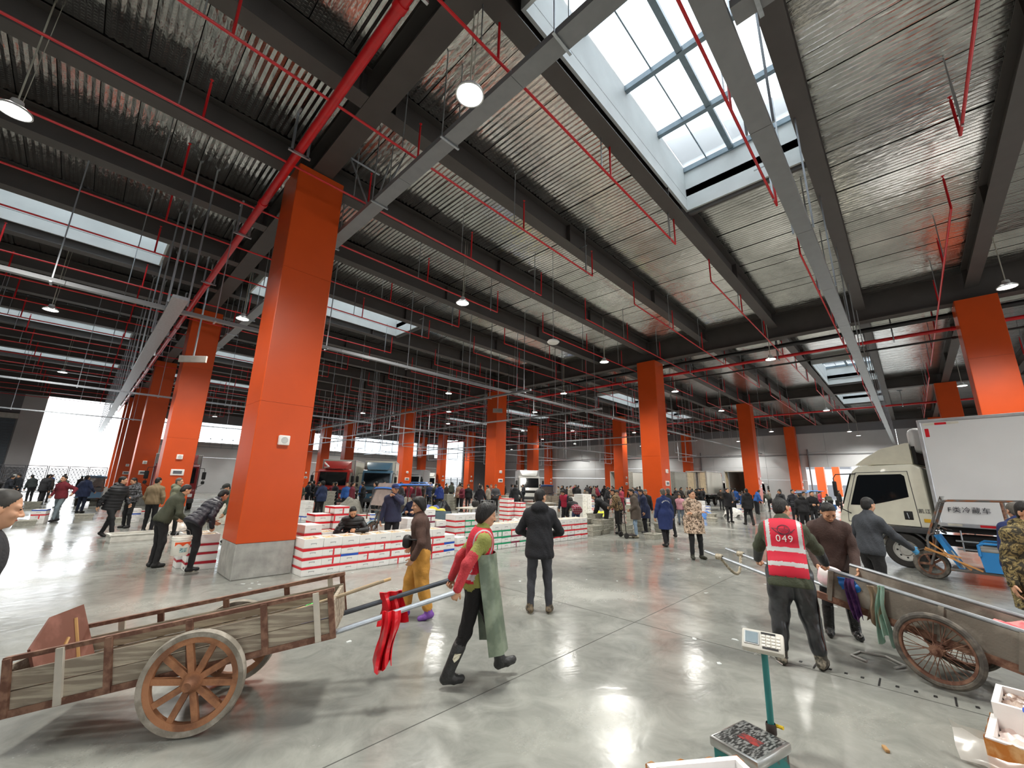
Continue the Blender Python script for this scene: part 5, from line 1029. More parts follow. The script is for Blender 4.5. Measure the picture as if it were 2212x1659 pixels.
class Field:
    """primitives grouped in zones (skin, hair, top, ...)"""
    def __init__(s): s.p = []; s.crop = {}; s.disp = {}
    def rc(s, zone, a, b, ra, rb=None, k=0.03): s.p.append(('rc', zone, np.array(a, float), np.array(b, float), ra, ra if rb is None else rb, k))
    def el(s, zone, c, r, R=None, k=0.03): s.p.append(('el', zone, np.array(c, float), np.array(r, float), np.eye(3) if R is None else np.array(R), None, k))
    def bounds(s, zones=None):
        lo = np.full(3, 9e9); hi = -lo
        for q in s.p:
            if zones and q[1] not in zones: continue
            if q[0] == 'rc':
                for e, r in ((q[2], q[4]), (q[3], q[5])): lo = np.minimum(lo, e - r); hi = np.maximum(hi, e + r)
            else: m = q[3].max(); lo = np.minimum(lo, q[2] - m); hi = np.maximum(hi, q[2] + m)
        return lo, hi
    def mesh(s, h, box=None, zones=None):
        lo, hi = s.bounds(zones) if box is None else box; lo = lo - 2.2 * h; hi = hi + 2.2 * h
        ax = [np.arange(lo[i], hi[i] + h, h) for i in range(3)]; shp = tuple(len(a) for a in ax); zl = []; Zf = {}
        for q in s.p:
            z = q[1]
            if zones and z not in zones: continue
            if z not in Zf: Zf[z] = np.full(shp, 0.25, np.float32); zl.append(z)
            k = q[6]; mg = max(0.05, k + 2 * h)
            if q[0] == 'rc': bl = np.minimum(q[2] - q[4], q[3] - q[5]) - mg; bh = np.maximum(q[2] + q[4], q[3] + q[5]) + mg
            else: m = q[3].max(); bl = q[2] - m - mg; bh = q[2] + m + mg
            sl = tuple(slice(max(0, int((bl[i] - lo[i]) / h)), max(0, min(shp[i], int((bh[i] - lo[i]) / h) + 2))) for i in range(3))
            if any(t.start >= t.stop for t in sl): continue
            X = ax[0][sl[0]][:, None, None]; Y = ax[1][sl[1]][None, :, None]; Z = ax[2][sl[2]][None, None, :]
            if q[0] == 'rc':
                a, b, ra, rb = q[2:6]; ba = b - a; L2 = max(ba @ ba, 1e-9)
                t = np.clip(((X - a[0]) * ba[0] + (Y - a[1]) * ba[1] + (Z - a[2]) * ba[2]) / L2, 0, 1)
                d = np.sqrt((X - a[0] - t * ba[0]) ** 2 + (Y - a[1] - t * ba[1]) ** 2 + (Z - a[2] - t * ba[2]) ** 2) - (ra + (rb - ra) * t)
            else:
                c_, r, R = q[2:5]; dx, dy, dz = X - c_[0], Y - c_[1], Z - c_[2]
                u = (R[0, 0] * dx + R[1, 0] * dy + R[2, 0] * dz) / r[0]; v = (R[0, 1] * dx + R[1, 1] * dy + R[2, 1] * dz) / r[1]; w_ = (R[0, 2] * dx + R[1, 2] * dy + R[2, 2] * dz) / r[2]
                k0 = np.sqrt(u * u + v * v + w_ * w_); k1 = np.sqrt((u / r[0]) ** 2 + (v / r[1]) ** 2 + (w_ / r[2]) ** 2) + 1e-9
                d = k0 * (k0 - 1) / k1
            f = Zf[z][sl]; hh = np.clip(0.5 + 0.5 * (f - d) / k, 0, 1); Zf[z][sl] = f * (1 - hh) + d * hh - k * hh * (1 - hh)
        X = ax[0][:, None, None]; Y = ax[1][None, :, None]; Z = ax[2][None, None, :]
        for z in zl:
            if z in s.disp: Zf[z] = Zf[z] + s.disp[z](X, Y, Z).astype(np.float32)
            for (n, c) in s.crop.get(z, ()): Zf[z] = np.maximum(Zf[z], (n[0] * X + n[1] * Y + n[2] * Z - c).astype(np.float32))
        st = np.stack([Zf[z] for z in zl]); D = st.min(0); lab = st.argmin(0)
        V, F = surface_net(D.astype(float), *ax)
        if not len(F): return V, F, []
        cen = V[F].mean(1); ii = [np.clip(np.rint((cen[:, i] - lo[i]) / h).astype(int), 0, shp[i] - 1) for i in range(3)]
        return V, F, [zl[q] for q in lab[ii[0], ii[1], ii[2]]]

def ik(a, t, l1, l2, hint):
    a = np.array(a, float); t = np.array(t, float); v = t - a; L_ = np.linalg.norm(v)
    if L_ > (l1 + l2) * 0.995: t = a + v / L_ * (l1 + l2) * 0.995; v = t - a; L_ = np.linalg.norm(v)
    x = (l1 * l1 - l2 * l2 + L_ * L_) / (2 * L_); hgt = math.sqrt(max(l1 * l1 - x * x, 0)); d = v / L_
    hnt = np.array(hint, float); hnt = hnt - d * (hnt @ d); hnt = _n(hnt) if np.linalg.norm(hnt) > 1e-6 else _n(np.cross(d, (1, 0, 0)))
    return a + d * x + hnt * hgt, t
def rot(ax, a):
    return np.array(Matrix.Rotation(a, 3, Vector(ax)))

def figure(pose, outfit, level):
    """joints from the pose, then primitives; local frame: faces +Y, right is +X, stands on z=0"""
    P = dict(lean=0.0, side=0.0, twist=0.0, drop=0.0, hx=0.0, hy=0.0, head=(0.0, 0.0), hl=None, hr=None, fl=(-0.1, 0.0, 0.0), fr=(0.1, 0.0, 0.0), fyl=0.12, fyr=-0.12, el=(-0.6, -0.7, -0.3), er=(0.6, -0.7, -0.3), kl=(-0.1, 1, 0), kr=(0.1, 1, 0), curl=0.45, curl_l=None, curl_r=None, sit=False)
    P.update(pose); O = dict(bulk=1.0, kind='jacket', hem=0.0, hood=False, boots=0.0, hair='short', cap=False, vest=False, puffer=False, slim=1.0, belly=0.0, collar=True, sleeve=None, gloves=False, mask=False, legw=1.0, coat=0.0)
    O.update(outfit); f = Field(); bk = O['bulk']
    fwd = np.array([0, 1.0, 0]); rt = np.array([1.0, 0, 0]); up = np.array([0, 0, 1.0])
    pel = np.array([P['hx'], P['hy'], 0.93 - P['drop']])
    sp = _n([math.sin(P['side']), math.sin(P['lean']) * math.cos(P['side']), math.cos(P['lean'])])
    Rt = rot((0, 0, 1), P['twist']); r_t = Rt @ rt; f_t = _n(np.cross(sp, r_t)) * 1.0; f_t = -_n(np.cross(r_t, sp)) * -1.0
    f_t = _n(np.cross(sp, r_t)); r_s = _n(np.cross(f_t, sp))
    waist = pel + sp * 0.12; chest = pel + sp * 0.34; nb = pel + sp * 0.50
    hp, hyaw = P['head']; a_l = P['lean'] * 0.55 + hp
    hu = _n([math.sin(P['side']) * 0.6, math.sin(a_l), math.cos(a_l)])
    hf0 = rot((0, 0, 1), P['twist'] + hyaw) @ fwd; hr_ = _n(np.cross(hf0, hu)); hf = _n(np.cross(hu, hr_)); HR = np.stack([hr_, hf, hu], 1)
    hc = nb + _n(0.5 * sp + 0.5 * hu) * 0.085 + hu * 0.085 + hf * 0.015
    shw = 0.158 + 0.03 * (bk - 1); shl = nb - sp * 0.085 - r_s * shw; shr = nb - sp * 0.085 + r_s * shw
    hpl = pel - rt * 0.088 - up * 0.03; hpr = pel + rt * 0.088 - up * 0.03
    dl = P['hl'] if P['hl'] is not None else shl + np.array([-0.085, 0.03, -0.53]); dr = P['hr'] if P['hr'] is not None else shr + np.array([0.085, 0.03, -0.53])
    elb_l, wl = ik(shl, dl, 0.285, 0.25, P['el']); elb_r, wr = ik(shr, dr, 0.285, 0.25, P['er'])
    J = {}
    # torso garment
    w1 = 0.012 * (bk - 1)
    T = 'top'
    TR = np.stack([r_s, f_t, sp], 1)
    hemz = -0.06 - O['hem']
    f.rc(T, shl, shr, 0.066 * (0.6 + 0.4 * bk), k=0.05)
    for q in (shl, shr): f.rc(T, nb - sp * 0.012, q + sp * 0.012, 0.058, 0.052 * (0.6 + 0.4 * bk), k=0.04)
    f.el(T, chest + sp * 0.01, (0.168 * bk * O['slim'], 0.118 * bk, 0.20), TR, k=0.05)
    f.el(T, waist + sp * 0.02 + f_t * O['belly'] * 0.5, (0.155 * bk * O['slim'], 0.115 * bk + O['belly'] * 0.5, 0.19), TR, k=0.05)
    f.el(T, pel + sp * 0.0, (0.186 * (0.5 + 0.5 * bk), 0.143 * (0.5 + 0.5 * bk), 0.17), TR, k=0.05)
    if not O['coat']: f.crop.setdefault(T, []).append((-sp, -float(pel @ sp) + 0.07 + O['hem']))
    if O['hem'] > 0: f.el(T, pel - sp * (0.06 + O['hem'] * 0.6), (0.19 * (0.5 + 0.5 * bk), 0.148 * (0.5 + 0.5 * bk), 0.15), TR, k=0.05)
    if O['coat'] > 0:
        for h0, kx, foot in ((hpl, -1, P['fl']), (hpr, 1, P['fr'])):
            e = np.array([kx * 0.075 + 0.55 * (foot[0] - kx * 0.1), 0.45 * foot[1], pel[2] - O['coat']]); f.rc(T, h0 + up * 0.05, e, 0.125 * bk, 0.135 * bk, k=0.07)
            f.rc(T, h0 + up * 0.05, np.array([0, 0.45 * (P['fl'][1] + P['fr'][1]) / 2, pel[2] - O['coat']]), 0.12 * bk, 0.12 * bk, k=0.07)
        f.crop.setdefault(T, []).append(((0, 0, -1), -(pel[2] - O['coat'])))
    if O['collar']: f.rc(T, nb - sp * 0.01, nb + _n(sp + hu) * 0.045, 0.075 * (0.75 + 0.25 * bk), 0.066 * (0.75 + 0.25 * bk), k=0.03)
    if O['hood']:
        f.el(T, nb - f_t * 0.085 + sp * 0.02, (0.125, 0.075, 0.085), TR, k=0.03); f.rc(T, nb - r_s * 0.09 + sp * 0.02, nb - f_t * 0.06 + sp * 0.06, 0.035, 0.05, k=0.03); f.rc(T, nb + r_s * 0.09 + sp * 0.02, nb - f_t * 0.06 + sp * 0.06, 0.035, 0.05, k=0.03)
    # sleeves
    ab = 0.55 + 0.45 * bk; SL = O['sleeve'] or 'sleeve'
    for s0, e0, w0, zz in ((shl, elb_l, wl, SL), (shr, elb_r, wr, SL)):
        f.rc(T, s0, s0 + (e0 - s0) * 0.3, 0.066 * ab, 0.058 * ab, k=0.045); f.rc('sleeve', s0, s0 + (e0 - s0) * 0.62, 0.066 * ab, 0.058 * ab, k=0.03); f.rc(SL, s0 + (e0 - s0) * (0.5 if SL == 'sleeve' else 0.62), e0, 0.059 * ab, 0.053 * ab, k=0.03)
        f.rc(zz, e0, e0 + (w0 - e0) * 0.93, 0.054 * ab, 0.041 * ab, k=0.03)
    # head and neck
    S = 'skin'
    f.rc(S, nb - sp * 0.05, hc - hu * 0.05 - hf * 0.012, 0.055, 0.052, k=0.02)
    def hp_(x, y, z): return hc + hr_ * x + hf * y + hu * z
    f.el(S, hp_(0, -0.008, 0.025), (0.074, 0.092, 0.088), HR, k=0.02); f.el(S, hp_(0, 0.022, -0.045), (0.06, 0.066, 0.072), HR, k=0.025); f.el(S, hp_(0, 0.058, -0.088), (0.026, 0.022, 0.02), HR, k=0.025)
    if level < 2:
        f.rc(S, hp_(0, 0.088, 0.002), hp_(0, 0.106, -0.034), 0.007, 0.012, k=0.012); f.el(S, hp_(0.013, 0.096, -0.037), (0.01, 0.012, 0.008), HR, k=0.008); f.el(S, hp_(-0.013, 0.096, -0.037), (0.01, 0.012, 0.008), HR, k=0.008)
        f.rc(S, hp_(-0.045, 0.07, 0.018), hp_(0.045, 0.07, 0.018), 0.014, k=0.015)
        for s in (-1, 1):
            f.el(S, hp_(s * 0.075, -0.008, -0.012), (0.01, 0.02, 0.031), HR @ rot((0, 0, 1), s * 0.25), k=0.006); f.el(S, hp_(s * 0.04, 0.062, -0.03), (0.022, 0.02, 0.022), HR, k=0.02)
            f.el('eye', hp_(s * 0.031, 0.0855, 0.003), (0.014, 0.006, 0.0055), HR, k=0.002); f.rc('hair', hp_(s * 0.018, 0.0865, 0.022), hp_(s * 0.048, 0.074, 0.02), 0.0048, k=0.002)
        f.el('lip', hp_(0, 0.089, -0.064), (0.022, 0.008, 0.0065), HR, k=0.003)
    else: f.rc(S, hp_(0, 0.085, 0.0), hp_(0, 0.1, -0.034), 0.009, 0.013, k=0.012)
    if O['mask']: f.el('accent', hp_(0, 0.055, -0.06), (0.062, 0.058, 0.05), HR, k=0.01)
    if O['hair'] != 'bald' :
        lg = O['hair'] == 'long'; bob = O['hair'] == 'bob'
        f.el('hair', hp_(0, -0.009, 0.033), (0.0785 + 0.015 * bob, 0.0965 + 0.012 * bob, 0.091 + 0.014 * bob), HR, k=0.015)
        if lg or bob: f.el('hair', hp_(0, -0.042, -0.03), (0.092, 0.075, 0.085), HR, k=0.03); f.el('hair', hp_(0, 0.045, 0.075), (0.07, 0.05, 0.035), HR, k=0.03)
        else: f.el('hair', hp_(0, -0.046, -0.03), (0.064, 0.05, 0.062), HR, k=0.03)
        nf = _n(hf * 0.8 - hu * 0.6); f.crop.setdefault('hair_', [])
        f.haircrop = ((nf, float(nf @ hc) + (0.004 if not (lg or bob) else 0.022)), (-hu, -float(hu @ hc) + (0.088 if not (lg or bob) else 0.115)))
        ha = 0.004 if bob or lg else 0.0015; f.disp['hair'] = lambda X, Y, Z: ha * (np.sin(75 * X + 14 * Z) * np.sin(63 * Y - 11 * Z + 1) + np.sin(37 * X - 29 * Y + 6 * Z))
    if O['cap']:
        f.el('cap', hp_(0, -0.004, 0.052), (0.086, 0.104, 0.072), HR, k=0.01); f.el('cap', hp_(0, 0.105, 0.036), (0.066, 0.065, 0.012), HR @ rot((1, 0, 0), -0.15), k=0.015)
        f.crop['cap'] = [(-hu, -float(hu @ hc) - 0.026)]
    # hands
    def hand(w0, e0, side, curl):
        d = _n(w0 - e0); zz = 'glove' if O['gloves'] else S
        inw = _n(np.array([-side * 1.0, 0.25, 0.0]) - d * (np.array([-side, 0.25, 0.0]) @ d)); sd = _n(np.cross(d, inw))   # palm normal faces the thigh
        if sd @ fwd < 0: sd = -sd
        w0 = w0 - d * 0.015; R = np.stack([sd, inw, d], 1)
        if level >= 2: f.el(zz, w0 + d * 0.07, (0.038, 0.022, 0.07), R, k=0.02); return
        f.rc(zz, w0 - d * 0.03, w0 + d * 0.02, 0.027, 0.027, k=0.015); f.el(zz, w0 + d * 0.05, (0.04, 0.0165, 0.05), R, k=0.015)
        for i, (o, L1, L2) in enumerate(((0.029, 0.041, 0.036), (0.0095, 0.046, 0.041), (-0.0105, 0.043, 0.038), (-0.029, 0.034, 0.028))):
            b = w0 + d * (0.087 - abs(o) * 0.25) + sd * o; c1 = curl * (1 + 0.12 * i); d1 = d * math.cos(c1) + inw * math.sin(c1); d2_ = d * math.cos(2.1 * c1) + inw * math.sin(2.1 * c1)
            m = b + d1 * L1; f.rc(zz, b - d * 0.012, m, 0.0098, 0.0088, k=0.006); f.rc(zz, m, m + d2_ * L2, 0.0088, 0.0074, k=0.004)
        tb = w0 + d * 0.022 + sd * 0.03; td = _n(d * 0.75 + sd * 0.55 + inw * (0.15 + 0.5 * curl)); tm = tb + td * 0.042; f.rc(zz, tb, tm, 0.0145, 0.0105, k=0.012); f.rc(zz, tm, tm + _n(td + d * 0.5 + inw * 0.4 * curl) * 0.032, 0.0105, 0.0082, k=0.004)
    hand(wl, elb_l, -1, P['curl'] if P['curl_l'] is None else P['curl_l']); hand(wr, elb_r, 1, P['curl'] if P['curl_r'] is None else P['curl_r'])
    # legs and footwear
    B = 'bottom'; lw = O['legw']
    f.el(B, pel - up * 0.02, (0.165, 0.122, 0.13), None, k=0.04)
    for h0, ft, fy, kh, s in ((hpl, P['fl'], P['fyl'], P['kl'], -1), (hpr, P['fr'], P['fyr'], P['kr'], 1)):
        pit = ft[3] if len(ft) > 3 else 0.0
        fd = rot((0, 0, 1), fy) @ fwd; fd = _n(fd * math.cos(pit) + up * -math.sin(pit)); fu = _n(np.cross(_n(np.cross(fd, up)), fd)) if abs(fd[2]) < 0.99 else up
        heel = np.array(ft[:3]) + up * 0.0; ank = heel + fu * 0.085
        kn, ank = ik(h0, ank, 0.415, 0.40, kh)
        f.rc(B, h0, kn, 0.094 * lw, 0.066 * lw, k=0.04); f.rc(B, kn, kn + (ank - kn) * (0.97 if not O['boots'] else 0.8), 0.064 * lw, 0.050 * lw, k=0.03)
        a = ank - fu * 0.042 - fd * 0.035; b = ank - fu * 0.048 + fd * 0.135; sr = np.cross(fd, fu)
        f.rc('shoe', a, b, 0.043, 0.036, k=0.02); f.rc('shoe', a + fd * 0.10 + sr * 0.018, a + fd * 0.10 - sr * 0.018, 0.034, k=0.02); f.rc('shoe', ank - fu * 0.03, ank + (kn - ank) * 0.06, 0.048, 0.05, k=0.02)
        if O['boots']: f.rc('shoe', ank, ank + (kn - ank) * O['boots'], 0.054, 0.066, k=0.02)
        if level < 2: f.rc('sole', a - fu * 0.028, b - fu * 0.024, 0.024, 0.022, k=0.02); f.rc('sole', a - fu * 0.03 + fd * 0.1 + sr * 0.02, a - fu * 0.03 + fd * 0.1 - sr * 0.02, 0.02, k=0.02)
        J['knee' + 'lr'[s > 0]] = kn; J['ankle' + 'lr'[s > 0]] = ank
    if O['vest']:
        e = 0.014; V_ = 'vest'
        [f.rc(V_, nb - sp * 0.012, q + sp * 0.012, 0.058 + e, 0.052 * (0.6 + 0.4 * bk) + e, k=0.04) for q in (shl, shr)]; f.rc(V_, shl + r_s * 0.03, shr - r_s * 0.03, 0.066 * (0.6 + 0.4 * bk) + e, k=0.05); f.el(V_, chest + sp * 0.01, (0.168 * bk + e, 0.118 * bk + e, 0.20 + e), TR, k=0.05); f.el(V_, waist + sp * 0.02, (0.155 * bk + e, 0.115 * bk + e, 0.19), TR, k=0.05); f.el(V_, pel + sp * 0.05, (0.165 * bk + e, 0.122 * bk + e, 0.12), TR, k=0.05)
        f.el(V_, pel - sp * 0.02, (0.19 * (0.5 + 0.5 * bk) + e, 0.147 * (0.5 + 0.5 * bk) + e, 0.17), TR, k=0.05)
        c0 = pel @ sp; f.crop[V_] = [(-sp, -(c0 - O.get('vlow', 0.0))), (sp, float(nb @ sp) + 0.035), (r_s, float(nb @ r_s) + 0.182), (-r_s, -float(nb @ r_s) + 0.182)]
    ph = O.get('ph', 1.3)
    if level < 3:
        amp = 0.0048 if level < 2 else 0.006
        f.disp['bottom'] = lambda X, Y, Z: amp * (np.sin(31 * Z + 9 * X + ph + 6 * np.sin(7 * Y + 11 * X)) * np.sin(13 * X + 17 * Y + 5 * Z + ph))
        if O['puffer']:
            c0 = float(pel @ sp); f.disp['top'] = f.disp['sleeve'] = lambda X, Y, Z: 0.022 * (1 - np.abs(np.sin(math.pi * (X * sp[0] + Y * sp[1] + Z * sp[2] - c0) / 0.088))) ** 3 - 0.004
        else: f.disp['top'] = f.disp['sleeve'] = lambda X, Y, Z: amp * (np.sin(24 * Z + 11 * X + ph + 5 * np.sin(9 * Y + 8 * X)) * np.sin(16 * X + 12 * Y + 6 * Z + 2 * ph))
    J.update(pel=pel, sp=sp, chest=chest, nb=nb, hc=hc, hr=hr_, hf=hf, hu=hu, r_s=r_s, f_t=f_t, wl=wl, wr=wr, el=elb_l, er=elb_r, shl=shl, shr=shr)
    return f, J

SKIN = [M('skin_a', hexc('C99878'), 0.5, var=0.05), M('skin_b', hexc('B98565'), 0.5, var=0.05), M('skin_c', hexc('D6A88A'), 0.5, var=0.05)]
HAIRM = M('black_hair', hexc('0B0A08'), 0.5, var=0.3, scale=40, bump=0.5, bscale=110, stretch=(1, 1, 0.15)); GREYH = M('grey_hair', hexc('5B5750'), 0.6, var=0.3, scale=40, bump=0.4, bscale=120)
EYE = M('eye_dark', hexc('1A1210'), 0.3); LIP = M('lip', hexc('A85E50'), 0.5)
SOLE = M('sole_dark', hexc('262422'), 0.7); SOLEW = M('sole_pale', hexc('D8D2C4'), 0.6)
def cloth(h, rough=0.85, **k): return M('cloth_' + h + '%.2f' % rough, hexc(h), rough, var=k.pop('var', 0.16), scale=k.pop('scale', 9), bump=k.pop('bump', 0.35), bscale=k.pop('bscale', 55), **k)
def camo(name, cols, scale=9.0):
    if name in MATS: return MATS[name]
    m, nt, N, P, L = nodes(name); tc = N('TexCoord'); n1 = N('TexNoise', Scale=scale, Detail=2.5, Distortion=1.4); L(tc.outputs['Object'], n1.inputs['Vector'])
    r = N('ValToRGB'); r.color_ramp.interpolation = 'CONSTANT'; e = r.color_ramp.elements; e[0].color = (*hexc(cols[0]), 1); e[1].position = 0.45; e[1].color = (*hexc(cols[1]), 1)
    for k, c in enumerate(cols[2:]): q = e.new(0.52 + 0.07 * k); q.color = (*hexc(c), 1)
    L(n1.outputs['Fac'], r.inputs[0]); L(r.outputs[0], P.inputs['Base Color']); P.inputs['Roughness'].default_value = 0.85; MATS[name] = m
    return m
def plaid(name, c1, c2, c3):
    if name in MATS: return MATS[name]
    m, nt, N, P, L = nodes(name); tc = N('TexCoord'); out = None
    wx = N('TexWave', Scale=4.0, bands_direction='X'); wz = N('TexWave', Scale=4.0, bands_direction='Z')
    mixes = []
    for w_ in (wx, wz):
        L(tc.outputs['Object'], w_.inputs['Vector']); r = N('ValToRGB'); r.color_ramp.interpolation = 'CONSTANT'; e = r.color_ramp.elements; e[0].color = (*hexc(c1), 1); e[1].position = 0.6; e[1].color = (*hexc(c2), 1); q = e.new(0.9); q.color = (*hexc(c3), 1); L(w_.outputs['Fac'], r.inputs[0]); mixes.append(r)
    mx = N('MixRGB', Fac=0.5); L(mixes[0].outputs[0], mx.inputs[1]); L(mixes[1].outputs[0], mx.inputs[2]); L(mx.outputs[0], P.inputs['Base Color']); P.inputs['Roughness'].default_value = 0.9; MATS[name] = m
    return m
RES = {-1: (0.0085, 0.0055, 0.005), 0: (0.0125, 0.0062, 0.0052), 1: (0.017, 0.0088, 0.0075), 2: (0.026, 0.015, 0.02), 3: (0.034, 0.022, 0.03)}
ZONES = ['skin', 'hair', 'top', 'bottom', 'shoe', 'vest', 'cap', 'eye', 'lip', 'sole', 'glove', 'accent', 'stripe', 'accent2']
def body_mesh(pose, outfit, level, recolor=None):
    f, J = figure(pose, outfit, level); hb, hh, hd_ = RES[level]
    if hasattr(f, 'haircrop'):                                     # the hairline does not cut the eyebrows
        brows = [q for q in f.p if q[1] == 'hair' and q[0] == 'rc']; f.p = [q for q in f.p if not (q[1] == 'hair' and q[0] == 'rc')]; f.p += [(q[0], 'brow') + q[2:] for q in brows]; f.crop['hair'] = list(f.haircrop)
    f.crop.pop('hair_', None)
    headz = {'skin', 'hair', 'brow', 'eye', 'lip', 'cap', 'accent'}; parts = []
    body = Field(); body.crop = f.crop; body.disp = f.disp; head = Field(); head.crop = f.crop; head.disp = {k: v for k, v in f.disp.items() if k == 'hair'}; hands = [Field(), Field()]
    for q in f.p:
        c = (q[2] + q[3]) / 2 if q[0] == 'rc' else q[2]
        if q[1] in headz and np.linalg.norm(c - J['hc']) < 0.26 and q[1] != 'accent' or (q[1] == 'accent' and np.linalg.norm(c - J['hc']) < 0.15): head.p.append(q)
        elif q[1] in ('skin', 'glove'):
            k = 0 if np.linalg.norm(c - J['wl']) < np.linalg.norm(c - J['wr']) else 1; hands[k].p.append(q)
        else: body.p.append(q)
    VV, FF, LL, off = [], [], [], 0
    for fld, h in ((body, hb), (head, hh), (hands[0], hd_), (hands[1], hd_)):
        if not fld.p: continue
        V, F, lab = fld.mesh(h)
        if len(F): VV.append(V); FF.append(F + off); LL += lab; off += len(V)
    V = np.concatenate(VV); F = np.concatenate(FF)
    lab = ['hair' if l == 'brow' else ('top' if l == 'sleeve' else l) for l in LL]
    if recolor:
        cen = V[F].mean(1); lab = [recolor(l, c, J) for l, c in zip(lab, cen)]
    return V, F, lab, J
def to_mesh(name, V, F, lab, mats, scale=1.0):
    me = bpy.data.meshes.new(name); me.vertices.add(len(V)); me.vertices.foreach_set('co', (V * scale).astype(np.float32).ravel())
    me.loops.add(4 * len(F)); me.loops.foreach_set('vertex_index', F.astype(np.int32).ravel()); me.polygons.add(len(F)); me.polygons.foreach_set('loop_start', np.arange(0, 4 * len(F), 4, dtype=np.int32))
    used = [z for z in ZONES if z in set(lab)]
    for z in used: me.materials.append(mats.get(z, BLACK))
    ix = {z: i for i, z in enumerate(used)}; me.polygons.foreach_set('material_index', np.array([ix[l] for l in lab], np.int32)); me.polygons.foreach_set('use_smooth', np.ones(len(F), bool))
    me.update(calc_edges=True); me.validate(); return me, used
def person(loc, az, pose, outfit, mats, label, level=1, height=1.66, recolor=None, group=None, z=0.0):
    V, F, lab, J = body_mesh(pose, outfit, level, recolor); s = height / 1.70
    md = dict(skin=SKIN[0], hair=HAIRM, top=BLACK, bottom=cloth('1E1E22'), shoe=cloth('1B1A1A', 0.5), eye=EYE, lip=LIP, sole=SOLE, glove=cloth('3E8FC0', 0.5), cap=cloth('1F2540'), vest=cloth('C8172C'), stripe=M('reflective', hexc('C9CCCB'), 0.35), accent=BOXW, accent2=BOXW); md.update(mats)
    me, used = to_mesh('person', V, F, lab, md, s)
    o = bpy.data.objects.new('person', me); C.objects.link(o); o.location = (loc[0], loc[1], z); o.rotation_euler = (0, 0, math.radians(az) - PI / 2); tag(o, label, 'person', group)
    o['_'] = 0; del o['_']
    Jw = {k: np.array(v) * (s if k not in ('sp', 'hr', 'hf', 'hu', 'r_s', 'f_t') else 1) for k, v in J.items()}
    return o, Jw
def decal(o, text, c, right, up, nrm, size, mat, name, arc=0.0, spacing=1.0):
    """lettering laid onto the garment surface"""
    bv = BVHTree.FromPolygons([v.co for v in o.data.vertices], [tuple(p.vertices) for p in o.data.polygons])
    cu = bpy.data.curves.new('t', 'FONT'); cu.body = text; cu.size = size; cu.align_x = 'CENTER'; cu.align_y = 'CENTER'; cu.resolution_u = 3; cu.space_character = spacing; cu.offset = 0.0
    t = bpy.data.objects.new('t', cu); C.objects.link(t); bpy.context.view_layer.update(); me = bpy.data.meshes.new_from_object(t.evaluated_get(bpy.context.evaluated_depsgraph_get())); bpy.data.objects.remove(t)
    return lay(o, bv, me, c, right, up, nrm, mat, name, arc)
def lay(o, bv, me, c, right, up, nrm, mat, name, arc=0.0):
    bm = bmesh.new(); bm.from_mesh(me); bmesh.ops.triangulate(bm, faces=bm.faces); bmesh.ops.subdivide_edges(bm, edges=[e for e in bm.edges if e.calc_length() > 0.03], cuts=2)
    c, right, up, nrm = (Vector(q) for q in (c, right, up, nrm))
    for v in bm.verts:
        x, y = v.co.x, v.co.y - arc * v.co.x ** 2; p = c + right * x + up * y
        hit = bv.ray_cast(p + nrm * 0.3, -nrm, 0.6); v.co = (hit[0] + nrm * 0.006) if hit[0] else p
    bm.to_mesh(me); bm.free(); me.materials.clear(); me.materials.append(mat); d = bpy.data.objects.new(name, me); C.objects.link(d); d.parent = o
    return d
# ============================================================ people
def mt(top, bottom='1C1C20', shoe='191818', **k):
    d = dict(top=top if not isinstance(top, str) else cloth(top), bottom=cloth(bottom) if isinstance(bottom, str) else bottom, shoe=cloth(shoe, 0.5) if isinstance(shoe, str) else shoe); d.update(k); return d
IVORY = M('print_ivory', hexc('E9E4CC'), 0.6); WHITEP = M('print_white', hexc('F2F2EE'), 0.5)
# --- worker pulling the wooden cart
wl_ = lcv + d_ * 2.12
def wrec(l, c, J):
    if l == 'vest':
        q = (c - J['pel']) @ J['sp']; x = abs((c - J['nb']) @ J['r_s'])
        if 0.03 < q < 0.085 or 0.14 < x < 0.165 and q > 0.1: return 'stripe'
    return l
o, J = person((wl_.x, wl_.y), -32, dict(lean=0.12, hl=(-0.26, -0.22, 0.90), hr=(0.26, -0.22, 0.90), el=(-0.5, -0.8, 0), er=(0.5, -0.8, 0), fl=(-0.09, 0.34, 0.05, -0.25), fr=(0.09, -0.26, 0.0), fyl=0, fyr=0, head=(0.12, 0.0), curl=1.25), dict(vest=True, bulk=1.12, hair='bob', boots=0.62, sleeve='accent', slim=1.0), mt('8C8F4A', '0C0B0C', cloth('2B2C2C', 0.45), accent=cloth('B8323A', 0.7), vest=cloth('C01F34'), skin=SKIN[0], stripe=M('grey_reflective', hexc('A9A6A8'), 0.4)), 'person in red vest and long green apron pulling the wooden cart', 0, 1.58, wrec)
AP = M('pvc_apron', hexc('62705F'), 0.35, col2=hexc('83907C'), scale=5)
g_ = []
for i in range(19):
    v = i / 18; z = 1.13 - 0.86 * v; row = []
    for j in range(17):
        a = (j / 16 - 0.5) * (3.7 - 0.3 * v); rx = 0.205 + 0.02 * v; ry = 0.17 + 0.03 * v; row.append((rx * math.sin(a) * (1 + 0.03 * math.sin(v * 9 + j)), 0.03 * (1 - v) + 0.13 * v + ry * math.cos(a) + 0.012 * math.sin(j * 1.9 + v * 3) * v, z))
    g_.append(row)
MB().sheet(g_, thick=0.006).build('apron', AP, o)
